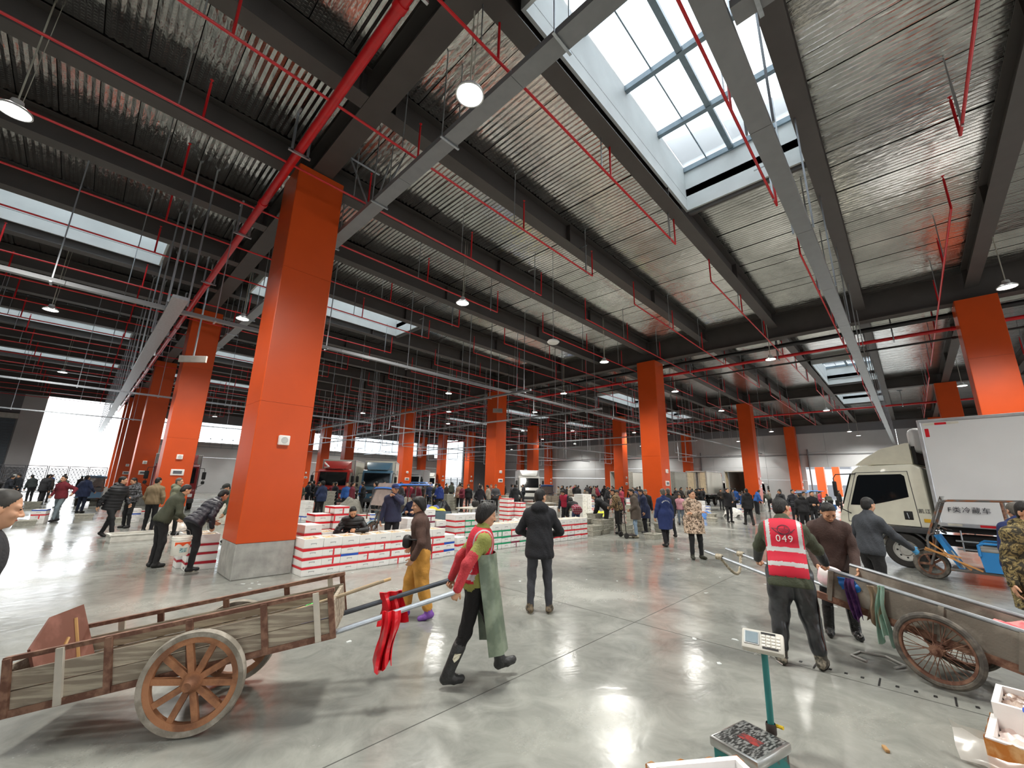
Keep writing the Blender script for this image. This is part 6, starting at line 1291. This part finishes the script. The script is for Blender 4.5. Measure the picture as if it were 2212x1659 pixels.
bdg = MB().prism([(-0.03, 0.035), (0.03, 0.035), (0.028, -0.01), (0, -0.04), (-0.028, -0.01)], -0.002, 0.002, 'Z').mesh('boot_badge', IVORY); bv = BVHTree.FromPolygons([v.co for v in o.data.vertices], [tuple(p.vertices) for p in o.data.polygons]); kn, an = J['kneer'], J['ankler']; lay(o, bv, bdg, an + (kn - an) * 0.42, (0, 1, 0), _n(kn - an), (1, 0, 0), IVORY, 'boot_badge')
# --- red vest man 049
VR = M('vest_red', hexc('D3203C'), 0.7, var=0.06)
def vrec(l, c, J):
    if l == 'vest':
        q = (c - J['pel']) @ J['sp']; x = abs((c - J['nb']) @ J['r_s'])
        if 0.025 < q < 0.07 or 0.175 < q < 0.222 or (0.13 < x < 0.168 and q >= 0.175): return 'stripe'
    if l == 'top':
        for s in 'lr':
            if np.linalg.norm(c - J['w' + s]) < 0.22: return 'accent2'
    return l
o, J = person((5.60, 1.13), 12, dict(lean=0.22, hl=(-0.33, 0.52, 0.86), hr=(0.42, 0.50, 0.90), el=(-0.8, -0.3, -0.2), er=(0.9, -0.2, -0.2), fl=(-0.16, -0.04, 0.0), fr=(0.19, 0.02, 0.0), fyl=0.25, fyr=-0.3, head=(0.28, -0.5), curl=0.9), dict(vest=True, bulk=1.22, boots=0.5, legw=1.42, hem=0.10, vlow=0.075), mt('474D3C', M('wet_pvc', hexc('25272A'), 0.28, col2=hexc('3E4043'), scale=7, bump=0.5, bscale=9), M('muddy_boot', hexc('3D3A33'), 0.55, col2=hexc('8F8878'), scale=22), vest=VR, accent2=cloth('26282A', 0.45)), 'person in red vest numbered 049 standing at the wire-wheeled cart', -1, 1.70, vrec)
back = -J['f_t']; upv = J['sp']; rgt = J['r_s']; cb = J['chest'] + upv * 0.035
decal(o, '049', cb - upv * 0.07, rgt, upv, back, 0.1, WHITEP, 'vest_number', spacing=1.15)
LG = M('print_grey', hexc('3A2636'), 0.6); bv = BVHTree.FromPolygons([v.co for v in o.data.vertices], [tuple(p.vertices) for p in o.data.polygons])
lg = MB()
def flat_path(pts, w_):
    for k in range(len(pts) - 1):
        a, b = Vector(pts[k]), Vector(pts[k + 1]); n_ = Vector((-(b - a).y, (b - a).x)).normalized() * w_ / 2; lg.add([(*(a - n_), 0), (*(b - n_), 0), (*(b + n_), 0), (*(a + n_), 0)], [(0, 1, 2, 3)])
flat_path([(0.058 * math.cos(2 * PI * k / 32), 0.048 * math.sin(2 * PI * k / 32)) for k in range(33)], 0.007)
flat_path([(-0.11 + 0.22 * k / 20, 0.012 - 0.07 * math.sin(PI * k / 20) ** 1.0) for k in range(21)], 0.007); flat_path([(-0.11, 0.012), (-0.05, 0.006), (0.0, 0.004), (0.056, 0.0)], 0.004)
flat_path([(0.016, 0.004), (0.01, 0.02), (0.018, 0.034)], 0.005); flat_path([(0.03, 0.024), (0.04, 0.024)], 0.005); flat_path([(0.06, -0.012), (0.07, -0.03), (0.085, -0.02)], 0.004)
for k in range(6): flat_path([(-0.036 + k * 0.014, -0.012), (-0.028 + k * 0.014, -0.012)], 0.009)
for k in range(4): flat_path([(-0.026 + k * 0.014, -0.027), (-0.018 + k * 0.014, -0.027)], 0.008)
lay(o, bv, lg.mesh('vest_emblem', LG), cb + upv * 0.03, rgt, upv, back, LG, 'vest_emblem')
# apron flap hanging behind the vest man's leg
g_ = [[(0.2 + 0.05 * v + 0.015 * math.sin(v * 6), 0.10 - 0.12 * u, 0.86 - 0.66 * v) for u in (0, 0.33, 0.66, 1)] for v in [k / 10 for k in range(11)]]
MB().sheet(g_, thick=0.006).build('apron_flap', M('rusty_apron', hexc('5A2C22'), 0.4, col2=hexc('2A2422'), scale=6), o)
# --- others near the carts
o, J = person((7.08, 0.92), 196, dict(lean=0.3, head=(0.55, 0.1), hl=(-0.2, 0.28, 0.86), hr=(0.2, 0.30, 0.86), el=(-0.35, -0.9, 0), er=(0.35, -0.9, 0), fl=(-0.14, 0, 0), fr=(0.14, 0.04, 0)), dict(bulk=1.2, slim=0.95, boots=0.62, hem=0.02), mt('4A3934', '151517', cloth('0F0F10', 0.12)), 'person in dark brown sweater looking down over the cart', 0, 1.68)
o, J = person((8.65, 0.62), -40, dict(lean=0.1, hl=(-0.25, 0.1, 0.85), hr=(0.30, 0.52, 0.88), er=(0.5, -0.2, -0.8), fl=(-0.1, 0.05, 0), fr=(0.1, -0.05, 0), head=(0.1, 0.1)), dict(bulk=1.2, gloves=True), mt('3A3E44', '141416'), 'person in dark grey jacket and blue gloves reaching to the trike', 0, 1.68)
o, J = person((7.42, -0.86), 205, dict(hl=(-0.28, 0.1, 0.82), hr=(0.30, 0.08, 0.82), fl=(-0.1, 0, 0), fr=(0.12, 0.05, 0), head=(0.1, 0.3)), dict(bulk=1.35, coat=0.34, hood=True, boots=0.5), mt(camo('reed_camo', ('2E2A1E', '6B5E3C', '8F8052', '3F3A26', 'B3A476'), 14), '1A1B22'), 'person in reed camouflage coat at the tail of the cart', 0, 1.70)
o, J = person((9.3, -1.02), 20, dict(fl=(-0.1, 0, 0), fr=(0.1, 0, 0), lean=0.1), dict(bulk=1.3, coat=0.45, hood=True, hair='short'), mt(cloth('1B2A58', var=0.1), '14151A', hair=GREYH), 'person in navy coat with dark hood beyond the camouflage coat', 0, 1.66)
o, J = person((-0.345, 4.15), 6, dict(lean=0.06, hl=(-0.27, 0.05, 0.82), hr=(0.22, 0.0, 0.78), fl=(-0.09, -0.12, 0), fr=(0.09, -0.2, 0), head=(0.1, 0.0)), dict(bulk=1.16, collar=False), mt(cloth('26282C', var=0.08), '101012', hair=M('dark_grey_hair', hexc('33302C'), 0.6, var=0.3, scale=40)), 'person in black sweatshirt with pale sleeve lettering passing the cart', 0, 1.68)
sa = _n(J['er'] - J['shr']); decal(o, 'VNMTAMNP', (J['shr'] + J['wr']) / 2 + sa * 0.02, _n(J['wr'] - J['shr']), (0, 1, 0), (1, 0, 0), 0.10, IVORY, 'sleeve_print', spacing=0.9)
# --- middle ground
o, J = person((4.93, 4.12), 40, dict(hl=(-0.16, 0.26, 1.02), hr=(0.17, 0.26, 1.02), el=(-0.8, -0.4, -0.4), er=(0.8, -0.4, -0.4), fl=(-0.13, 0, 0), fr=(0.14, 0.03, 0), head=(0.05, -0.6), fyl=0.25, fyr=-0.25), dict(bulk=1.26, hood=True, hem=0.12), mt('191A1F', cloth('3A3C42', var=0.2), M('trainer_tan', hexc('6A5C48'), 0.7, col2=hexc('1E1C1A'), scale=25), sole=SOLEW), 'person in black hooded jacket and grey jeans seen from behind', 0, 1.70)
o, J = person((3.52, 5.08), 146, dict(lean=0.1, hl=(-0.24, 0.12, 0.86), hr=(0.27, 0.14, 0.95), er=(0.6, -0.8, -0.2), fl=(-0.08, -0.18, 0.02, 0.2), fr=(0.09, 0.18, 0), head=(0.08, 0.25)), dict(bulk=1.25, hair='bob', boots=0.36, legw=1.5), mt(cloth('4A342C', var=0.2), cloth('C08A3C', bump=0.8, bscale=14), cloth('7E4FA8', 0.25), sole=cloth('5E3A86', 0.3)), 'person in brown jacket, mustard trousers and purple boots', 0, 1.56)
pk = MB().rbox((0, 0.20, 0.98), (0.26, 0.12, 0.16), 0.05, seg=3).path([(-0.19, 0.06, 1.02), (-0.12, 0.17, 1.02), (0.12, 0.17, 1.02), (0.19, 0.06, 1.02)], 0.012, 6); pk.build('waist_bag', BLACK, o)
decal(o, 'o', J['chest'] + J['r_s'] * -0.07 + J['sp'] * 0.06, J['r_s'], J['sp'], J['f_t'], 0.06, WHITEP, 'chest_logo')
o, J = person((5.62, 9.42), 232, dict(hl=(-0.03, 0.19, 1.42), el=(-0.8, 0.2, -0.6), hr=(0.27, 0.05, 0.82), head=(0.15, 0.55), fl=(-0.1, 0, 0), fr=(0.1, 0, 0), curl_l=0.8), dict(bulk=1.2, cap=True, hem=0.05), mt(cloth('2A2E48', var=0.12), '18181C', cap=cloth('1F2C5C')), 'person in navy cap and jacket raising a hand to the mouth', 0, 1.70)
o, J = person((4.62, 9.42), 236, dict(drop=0.43, lean=0.3, head=(0.55, 0.2), hl=(-0.12, 0.40, 0.72), hr=(0.10, 0.36, 0.62), el=(-0.9, -0.2, -0.3), er=(0.9, -0.2, -0.3), fl=(-0.16, 0.45, 0), fr=(0.16, 0.45, 0), curl=0.8), dict(bulk=1.38, puffer=True), mt(cloth('121215', 0.55, bump=0.1), '161618'), 'person in black puffer jacket sitting with a phone behind the foam boxes', 0, 1.68)
for k in range(2):
    b = empty('foam_box', (4.62, 9.46, k * 0.175), 0.9, label='white foam box serving as a seat, number %s up' % ('one' if k == 0 else 'two'), cat='box'); inst(FB, 'foam_body', b); inst(FL, 'lid', b)
ph_ = tag(MB().rbox((0, 0, 0), (0.075, 0.012, 0.15), 0.004).build('phone', BLACK, None, (4.55, 9.02, 0.74), (0.6, 0.2, 0.9)), 'black phone held by the seated person', 'phone')
o, J = person((11.4, 4.3), 226, dict(hl=(0.13, 0.20, 1.14), hr=(-0.13, 0.21, 1.17), el=(-0.9, -0.1, -0.5), er=(0.9, -0.1, -0.5), fl=(-0.15, 0, 0), fr=(0.13, 0.08, 0), head=(0.0, 0.35), fyl=0.3, fyr=-0.2), dict(bulk=1.3, coat=0.30, hood=True), mt(camo('desert_camo', ('5F5042', 'B49A84', 'D6C0AA', '8A7260', '3E342C'), 12), '131315', cloth('2C2E22', 0.6)), 'person in desert camouflage coat with folded arms', 0, 1.69)
o, J = person((12.9, 5.72), 52, dict(lean=0.05, hl=(-0.3, 0.05, 0.84), hr=(0.31, 0.1, 0.83), fl=(-0.1, -0.15, 0.0), fr=(0.12, 0.18, 0), head=(0.08, -0.15)), dict(bulk=1.22, coat=0.42), mt(cloth('1F2E5E', var=0.1), '131318', hair=GREYH), 'person in long blue work coat with white lettering across the back', 0, 1.70)
ar = MB()
for k in range(11):
    a = (k - 5) * 0.19; c0 = Vector((0.145 * math.sin(a), 0.145 * math.cos(a) - 0.145, 0)); R2 = Matrix.Rotation(-a, 3, 'Z')
    for (x0, y0, x1, y1) in ((-0.012, 0.012, 0.012, 0.015), (-0.012, -0.002, 0.012, 0.001), (-0.002, -0.014, 0.002, 0.016), (-0.012, -0.014, -0.008, -0.004), (0.006, -0.014, 0.011, -0.006)): ar.add([R2 @ Vector(p) + c0 for p in ((x0, y0, 0), (x1, y0, 0), (x1, y1, 0), (x0, y1, 0))], [(0, 1, 2, 3)])
bv = BVHTree.FromPolygons([v.co for v in o.data.vertices], [tuple(p.vertices) for p in o.data.polygons]); lay(o, bv, ar.mesh('back_print', WHITEP), J['chest'] + J['sp'] * 0.08, J['r_s'], J['sp'], -J['f_t'], WHITEP, 'back_print')
# --- left group
o, J = person((1.88, 10.45), 20, dict(lean=0.75, head=(0.25, 0.0), hl=(-0.2, 0.42, 0.86), hr=(0.24, 0.14, 0.80), fl=(-0.1, 0.02, 0), fr=(0.11, -0.06, 0), hy=-0.06, curl_r=1.3), dict(bulk=1.2, puffer=True, hem=0.02), mt(cloth('23222C', 0.5, bump=0.1), '121216', '16161A', sole=SOLEW), 'person in black puffer jacket bending with a white bucket', 0, 1.70)
bk_ = empty('paint_bucket', (1.62, 10.1, 0.36), 0.4, label='white plastic bucket with orange printed label held by its handle', cat='bucket')
MB().lathe([(0.001, 0.0), (0.125, 0.0), (0.13, 0.01), (0.148, 0.27), (0.155, 0.275), (0.155, 0.285), (0.15, 0.29), (0.15, 0.305), (0.156, 0.31), (0.156, 0.32), (0.15, 0.325), (0.15, 0.34), (0.142, 0.34), (0.12, 0.02), (0.001, 0.02)], 32).build('bucket_shell', M('bucket_white', hexc('E3E0D6'), 0.4), bk_)
MB().path([(-0.15, 0, 0.3), (-0.11, 0, 0.42), (0, 0, 0.48), (0.11, 0, 0.42), (0.15, 0, 0.3)], 0.004, 6).build('bail_handle', GALV, bk_)
lb_ = []
for i in range(25):
    a = 3.5 + i / 24 * 2.2; zb = 0.165 + 0.045 * abs(math.sin(i * 0.33)); rA = 0.1315 + 0.018 * (0.235 / 0.27); rB = 0.1315 + 0.018 * (zb / 0.27)
    lb_.append([(rA * math.cos(a), rA * math.sin(a), 0.24), (rB * math.cos(a), rB * math.sin(a), zb)])
MB().sheet(lb_).build('orange_label', M('label_orange', hexc('E2521E'), 0.4), bk_)
lb2 = [[((0.1315 + 0.018 * (z / 0.27)) * math.cos(4.1 + i * 0.06), (0.1315 + 0.018 * (z / 0.27)) * math.sin(4.1 + i * 0.06), z) for z in (0.06, 0.14)] for i in range(16)]
MB().sheet(lb2).build('picture_label', M('label_teal', hexc('A9C6C2'), 0.4, col2=hexc('4A6A78'), scale=40), bk_)
person((1.42, 11.3), 15, dict(lean=0.45, head=(0.3, 0.0), hl=(-0.2, 0.35, 0.9), hr=(0.2, 0.35, 0.9)), dict(bulk=1.2), mt(cloth('3A3D2E', var=0.1), '121214'), 'person in dark olive jacket bending beside the bucket carrier', 1, 1.68)
person((2.3, 16.7), -18, dict(hl=(-0.22, 0.1, 0.88), hr=(0.25, 0.08, 0.86), head=(0.05, -0.15), fl=(-0.1, 0.12, 0), fr=(0.12, -0.12, 0)), dict(bulk=1.28, hood=True), mt(cloth('6A6C58', var=0.1), '121214', hair=GREYH), 'person in grey green hooded jacket by the long tub', 0, 1.72)
person((1.95, 18.2), 60, dict(hl=(-0.2, 0.12, 0.86), hr=(0.22, 0.1, 0.88), head=(0.2, -0.3)), dict(bulk=1.28), mt(cloth('7C6A50', var=0.1), '101014'), 'person in tan brown jacket seen from behind by the tub', 0, 1.72)
person((1.55, 20.0), 215, dict(hl=(-0.2, 0.2, 1.0), hr=(0.2, 0.2, 1.0), head=(0.4, -0.2)), dict(bulk=1.32, puffer=True, hood=True), mt(camo('grey_camo', ('1E1E20', '4A4A4A', '77757A', '303034'), 11), '141416'), 'person in grey camouflage puffer jacket looking down', 1, 1.70)
person((0.95, 17.3), -48, dict(lean=0.18, hl=(-0.3, 0.2, 0.9), hr=(0.28, -0.15, 0.85), fl=(-0.1, -0.28, 0.04, 0.4), fr=(0.1, 0.28, 0), head=(0.0, 0.7)), dict(bulk=1.5, puffer=True, hood=True, hem=0.1), mt(cloth('141418', 0.6, bump=0.1), '0F0F12'), 'person in long black puffer jacket striding past the tub', 0, 1.74)
person((-0.2, 23.7), 225, dict(lean=0.1, hl=(-0.45, 0.05, 1.05), hr=(0.3, 0.1, 0.95), fl=(-0.12, 0.2, 0), fr=(0.12, -0.2, 0)), dict(bulk=1.25), mt(cloth('6E1F2A', var=0.2), cloth('6C7A80'), '202024'), 'person in dark red jacket and pale jeans walking on the wet floor', 1, 1.70)
person((0.45, 28.6), 50, dict(hl=(-0.3, 0, 0.85), hr=(0.34, 0.15, 0.95)), dict(bulk=1.3, coat=0.2), mt(cloth('26304E', var=0.1), '1C2438'), 'person in navy coat walking towards the bright gate', 1, 1.72)
person((-1.1, 36), 48, dict(lean=0.15, fl=(-0.1, 0.2, 0), fr=(0.1, -0.2, 0)), dict(bulk=1.3, hem=0.1), mt('1F2024'), 'person in long black jacket near the bright gate', 1, 1.72)
for k, (x, y, az, c, lab) in enumerate(((-2.3, 41, 200, '20242A', 'person in black parka among baskets by the gate'), (-1.7, 40, 120, '2A3030', 'person in dark green coat among baskets by the gate'), (-1.3, 43, 60, '3A3128', 'person in dark brown coat among baskets by the gate'), (-2.9, 44, 300, '262A30', 'person with white cap among baskets by the gate'), (-0.3, 33, 130, '4A5148', 'person in grey green jacket by the pale blue trike'))):
    person((x, y), az, dict(lean=0.3 if k % 2 else 0.1, head=(0.3, 0)), dict(bulk=1.3, cap=k == 3), mt(c, cap=BOXW), lab, 2, 1.70)
person((3.35, 14.2), 200, dict(lean=0.5, head=(0.2, 0), hl=(-0.2, 0.4, 0.8), hr=(0.2, 0.4, 0.8)), dict(bulk=1.25, cap=True), mt(cloth('566053'), '1B1B1E', cap=cloth('2A2C2A')), 'person in grey green work jacket and dark cap leaning over crates', 1, 1.68)
person((4.1, 15.2), 190, dict(lean=0.2, head=(0.3, 0.1)), dict(bulk=1.2), mt('22252C'), 'person in black top busy behind the bucket carrier', 1, 1.68)
person((3.35, 12.6), 90, dict(lean=0.25), dict(bulk=1.3), mt(cloth('3A2E26')), 'person in dark brown padded jacket half hidden by the nearest column', 1, 1.68)
person((3.62, 11.4), 200, dict(lean=0.05), dict(bulk=1.25, coat=0.45), mt(cloth('1A2030'), '14161C', cloth('D0D0CC')), 'person in long dark coat standing behind the nearest column', 1, 1.68)
# --- riders in the blue roofed trike
for (x, y, c, lab) in ((7.25, 12.35, '15171E', 'person in black coat seated in the blue roofed trike'), (7.75, 11.75, '232A45', 'person in navy coat seated in the blue roofed trike')):
    person((x, y), 215, dict(drop=0.28, lean=0.15, hl=(-0.15, 0.32, 0.85), hr=(0.15, 0.32, 0.85), fl=(-0.13, 0.42, 0.2), fr=(0.13, 0.42, 0.2), head=(0.2, 0.3)), dict(bulk=1.35, cap=True, mask=True), mt(c, '15161A', cap=cloth('2A1D22')), lab, 1, 1.66)
# --- basket stall group
person((14.15, 7.35), 120, dict(lean=0.1, head=(0.35, 0.1), hl=(-0.2, 0.2, 0.95)), dict(bulk=1.28, coat=0.30, hood=True), mt(cloth('5A5048', var=0.1), cloth('8FA6BC', var=0.15), cloth('C9BFA8', 0.6)), 'person in grey brown hooded coat and pale jeans at the baskets', 0, 1.68)
person((14.7, 8.3), 100, dict(lean=0.3, head=(0.35, 0.2), hl=(-0.18, 0.35, 0.95), hr=(0.2, 0.33, 0.95)), dict(bulk=1.3), mt(camo('leaf_camo', ('3A3226', '7A6346', 'A88E66', '241F18'), 12), '121214'), 'person in brown leaf camouflage jacket leaning over the hand trolley', 0, 1.68)
person((14.95, 9.0), 110, dict(lean=0.95, head=(0.1, 0), hl=(-0.2, 0.55, 0.5), hr=(0.2, 0.55, 0.5)), dict(bulk=1.3), mt('16171A'), 'person in black jacket bent double over the baskets', 1, 1.66)
person((15.7, 7.75), 130, dict(lean=0.15, head=(0.3, 0)), dict(bulk=1.3, coat=0.35), mt(cloth('1E2744', var=0.2), '121216'), 'person in navy patterned coat beside the grey brown coat', 1, 1.66)
person((16.9, 8.3), 210, dict(lean=0.2, head=(0.4, 0)), dict(bulk=1.3), mt('201E20', hair=GREYH), 'person in black jacket behind the navy patterned coat', 1, 1.66)
person((16.2, 9.2), 200, dict(lean=0.2, head=(0.3, 0)), dict(bulk=1.15, hair='bob'), mt(cloth('8A2436')), 'person in wine red top behind the basket stall', 1, 1.60)
person((13.6, 9.6), 60, dict(lean=1.15, head=(0.0, 0), hl=(-0.2, 0.6, 0.3), hr=(0.2, 0.6, 0.3), hy=-0.15), dict(bulk=1.2, hair='bob', hem=0.1), mt('18181B', cloth('2B3A5A'), vest=plaid('red_plaid', '8A1F38', '2A1A26', 'C9A8AE')), 'person bent over with a red plaid skirt apron by the foam boxes', 1, 1.60, lambda l, c, J: 'vest' if l == 'top' and (c - J['pel']) @ J['sp'] < 0.12 else l)
person((14.9, 11.0), 190, dict(lean=0.35, head=(0.5, 0)), dict(bulk=1.2, vest=True, hair='bob'), mt('1D2230', vest=cloth('A0203A')), 'person in red vest stooping behind the plaid apron', 1, 1.60)
person((15.7, 11.6), 215, dict(drop=0.35, lean=0.2, fl=(-0.12, 0.35, 0), fr=(0.12, 0.35, 0), hl=(-0.15, 0.35, 0.7), hr=(0.15, 0.35, 0.7), head=(0.4, 0)), dict(bulk=1.25), mt(camo('green_camo', ('2E3826', '5A6A48', '8A9272', '1E241A'), 12)), 'person in green camouflage crouching by white boxes', 1, 1.60)
person((15.4, 6.65), 55, dict(fl=(-0.1, 0.15, 0), fr=(0.1, -0.15, 0)), dict(bulk=1.3, hem=0.15), mt('17171A', hair=GREYH), 'person in long black coat walking ahead of the blue coat', 1, 1.70)
person((20.5, 8.3), 200, dict(lean=0.3), dict(bulk=1.25, hair='bob'), mt(cloth('C48E9A'), '5A6470'), 'child-sized person in pink jacket behind the folded arms', 1, 1.45)
person((16.6, 15.6), 42, dict(hl=(-0.3, 0.1, 0.85), hr=(0.36, 0.3, 1.0)), dict(bulk=1.3, hood=True), mt(cloth('24262A'), '0E0E10'), 'person in charcoal hooded jacket beside the stall table', 1, 1.72)
person((14.4, 16.0), 30, dict(lean=0.15, hl=(-0.2, 0.2, 0.9), hr=(0.3, 0.3, 0.85)), dict(bulk=1.3, hood=True), mt(cloth('1C1A22'), '121216'), 'person in black puffed coat with wine red scarf at the table', 1, 1.66)
person((17.6, 21.5), 50, dict(lean=0.1), dict(bulk=1.4, coat=0.15), mt(cloth('8A6A58', var=0.1)), 'person in fuzzy tan coat seen from behind', 1, 1.70)
person((14.4, 19.4), 70, dict(lean=0.1), dict(bulk=1.3, hood=True), mt(cloth('2A3F86')), 'person in bright blue jacket with olive hood', 1, 1.66)
person((18.6, 19.6), 225, dict(hl=(-0.1, 0.25, 1.05), hr=(0.1, 0.25, 1.05), head=(0.3, 0)), dict(bulk=1.25), mt(cloth('5A2E22', 0.5)), 'person in brown leather jacket before a middle orange column', 1, 1.66)
person((17.3, 20.3), 220, dict(), dict(bulk=1.25, hair='bob'), mt('131316', accent2=BOXW), 'person in black coat with white collar near the tan coat', 1, 1.62)
# --- right aisle
person((24.4, 7.3), 232, dict(hl=(-0.1, 0.24, 1.02), hr=(0.12, 0.1, 1.5), er=(0.8, 0.1, -0.5), head=(0.1, 0.2)), dict(bulk=1.22, hem=0.1), mt('15151A'), 'person in black suit smoking in the right aisle', 1, 1.74)
person((23.4, 6.1), 42, dict(fl=(-0.11, 0.15, 0), fr=(0.11, -0.15, 0)), dict(bulk=1.28, hood=True, boots=0.4, hem=0.12), mt('131316', '0F0F12'), 'person in long black parka walking away in the right aisle', 1, 1.74)
person((27.6, 4.9), 215, dict(head=(0, 0.5), hl=(-0.15, 0.22, 1.0), hr=(0.3, 0.05, 0.85)), dict(bulk=1.32, puffer=True), mt(cloth('1A1D26', 0.5, bump=0.1)), 'person in black puffer vest jacket in the aisle to the doorway', 1, 1.74)
person((20.6, 3.35), 30, dict(lean=0.25, head=(0.2, 0)), dict(bulk=1.35, hood=True), mt(cloth('121216')), 'person in black hooded jacket behind the brown sweater', 1, 1.66)
person((24.4, 3.6), 220, dict(lean=0.1, hl=(-0.15, 0.25, 1.1), hr=(0.15, 0.25, 1.1)), dict(bulk=1.3), mt(cloth('17171B')), 'person in black jacket facing the hooded one', 1, 1.68)
person((30.5, 6.0), 120, dict(lean=0.1), dict(bulk=1.3), mt('1B1C22'), 'person in black coat by the stacks in the right aisle', 1, 1.68)
# --- distant crowd: six figures copied in many colours
far_def = [(dict(), dict(bulk=1.25)), (dict(lean=0.35, head=(0.3, 0), hl=(-0.2, 0.35, 0.9), hr=(0.2, 0.35, 0.9)), dict(bulk=1.3, hood=True)), (dict(fl=(-0.1, 0.25, 0), fr=(0.1, -0.25, 0), hl=(-0.25, -0.1, 0.85), hr=(0.25, 0.2, 0.9)), dict(bulk=1.25, hem=0.1)), (dict(hl=(-0.15, 0.25, 1.05), hr=(0.15, 0.25, 1.05), head=(0.35, 0)), dict(bulk=1.35)), (dict(lean=0.9, hl=(-0.2, 0.5, 0.5), hr=(0.2, 0.5, 0.5)), dict(bulk=1.25)), (dict(hl=(-0.2, 0.2, 1.0)), dict(bulk=1.2, hair='bob', coat=0.2))]
fd = []
for p_, f_ in far_def:
    V, F, lab, J = body_mesh(p_, f_, 3); fd.append(to_mesh('person', V, F, lab, dict(skin=SKIN[0], hair=HAIRM, top=BLACK, bottom=cloth('1C1C20'), shoe=cloth('191818', 0.5)), 0.985))
rr = random.Random(21); cols = [('15161A', 'black'), ('1E222B', 'blackish blue'), ('24304F', 'navy'), ('2B2622', 'dark brown'), ('6A2030', 'wine red'), ('2F5FA8', 'bright blue'), ('3B4036', 'olive'), ('4A4A4E', 'grey'), ('A83A4C', 'pinkish red'), ('8A8276', 'beige'), ('1A1A1C', 'black')]
zonesf = [(30, 42, 10.5, 26, 40), (22, 34, 11.5, 24, 24), (8, 19, 17.5, 26, 22), (10, 34, 26.5, 38, 26), (5, 14, 21, 25, 10), (29, 50, 4.0, 9.5, 12), (-4.5, 1.5, 34, 52, 10), (40, 54, 9, 32, 16)]
poses = ['standing', 'leaning forward', 'walking', 'hands together', 'bent low', 'in a long coat']
taken = []
for (x0, x1, y0, y1, n_) in zonesf:
    for k in range(n_):
        for _ in range(60):
            x, y = rr.uniform(x0, x1), rr.uniform(y0, y1)
            if abs((x - 2.75 + 9) % 18 - 9) < 1.0 and abs((y - 9.5 + 6) % 12 - 6) < 1.0: continue
            if any((x - a) ** 2 + (y - b) ** 2 < 0.5 for a, b in taken): continue
            if any((x - a) ** 2 + (y - b) ** 2 < (r_ + 0.3) ** 2 for a, b, r_ in OCC): continue
            if 43 < x and any(abs(y - t_) < 1.6 for t_ in (24.8, 19.6, 15.9, 12.2)): x = rr.uniform(40, 43)
            if any((x - a) ** 2 + (y - b) ** 2 < 0.5 for a, b in taken): continue
            break
        else: continue
        taken.append((x, y)); q = rr.choice((0, 0, 1, 2, 3, 3, 4, 5)); me, used = fd[q]; c, cn = rr.choice(cols)
        o = inst(me, 'person', None, (x, y, 0), (0, 0, rr.uniform(0, 6.28)), (1, 1, rr.uniform(0.95, 1.04)))
        i = used.index('top'); o.material_slots[i].link = 'OBJECT'; o.material_slots[i].material = cloth(c)
        tag(o, 'distant person in %s jacket %s in the market crowd' % (cn, poses[q]), 'person', 'distant people in %s jackets %s' % (cn, poses[q]))
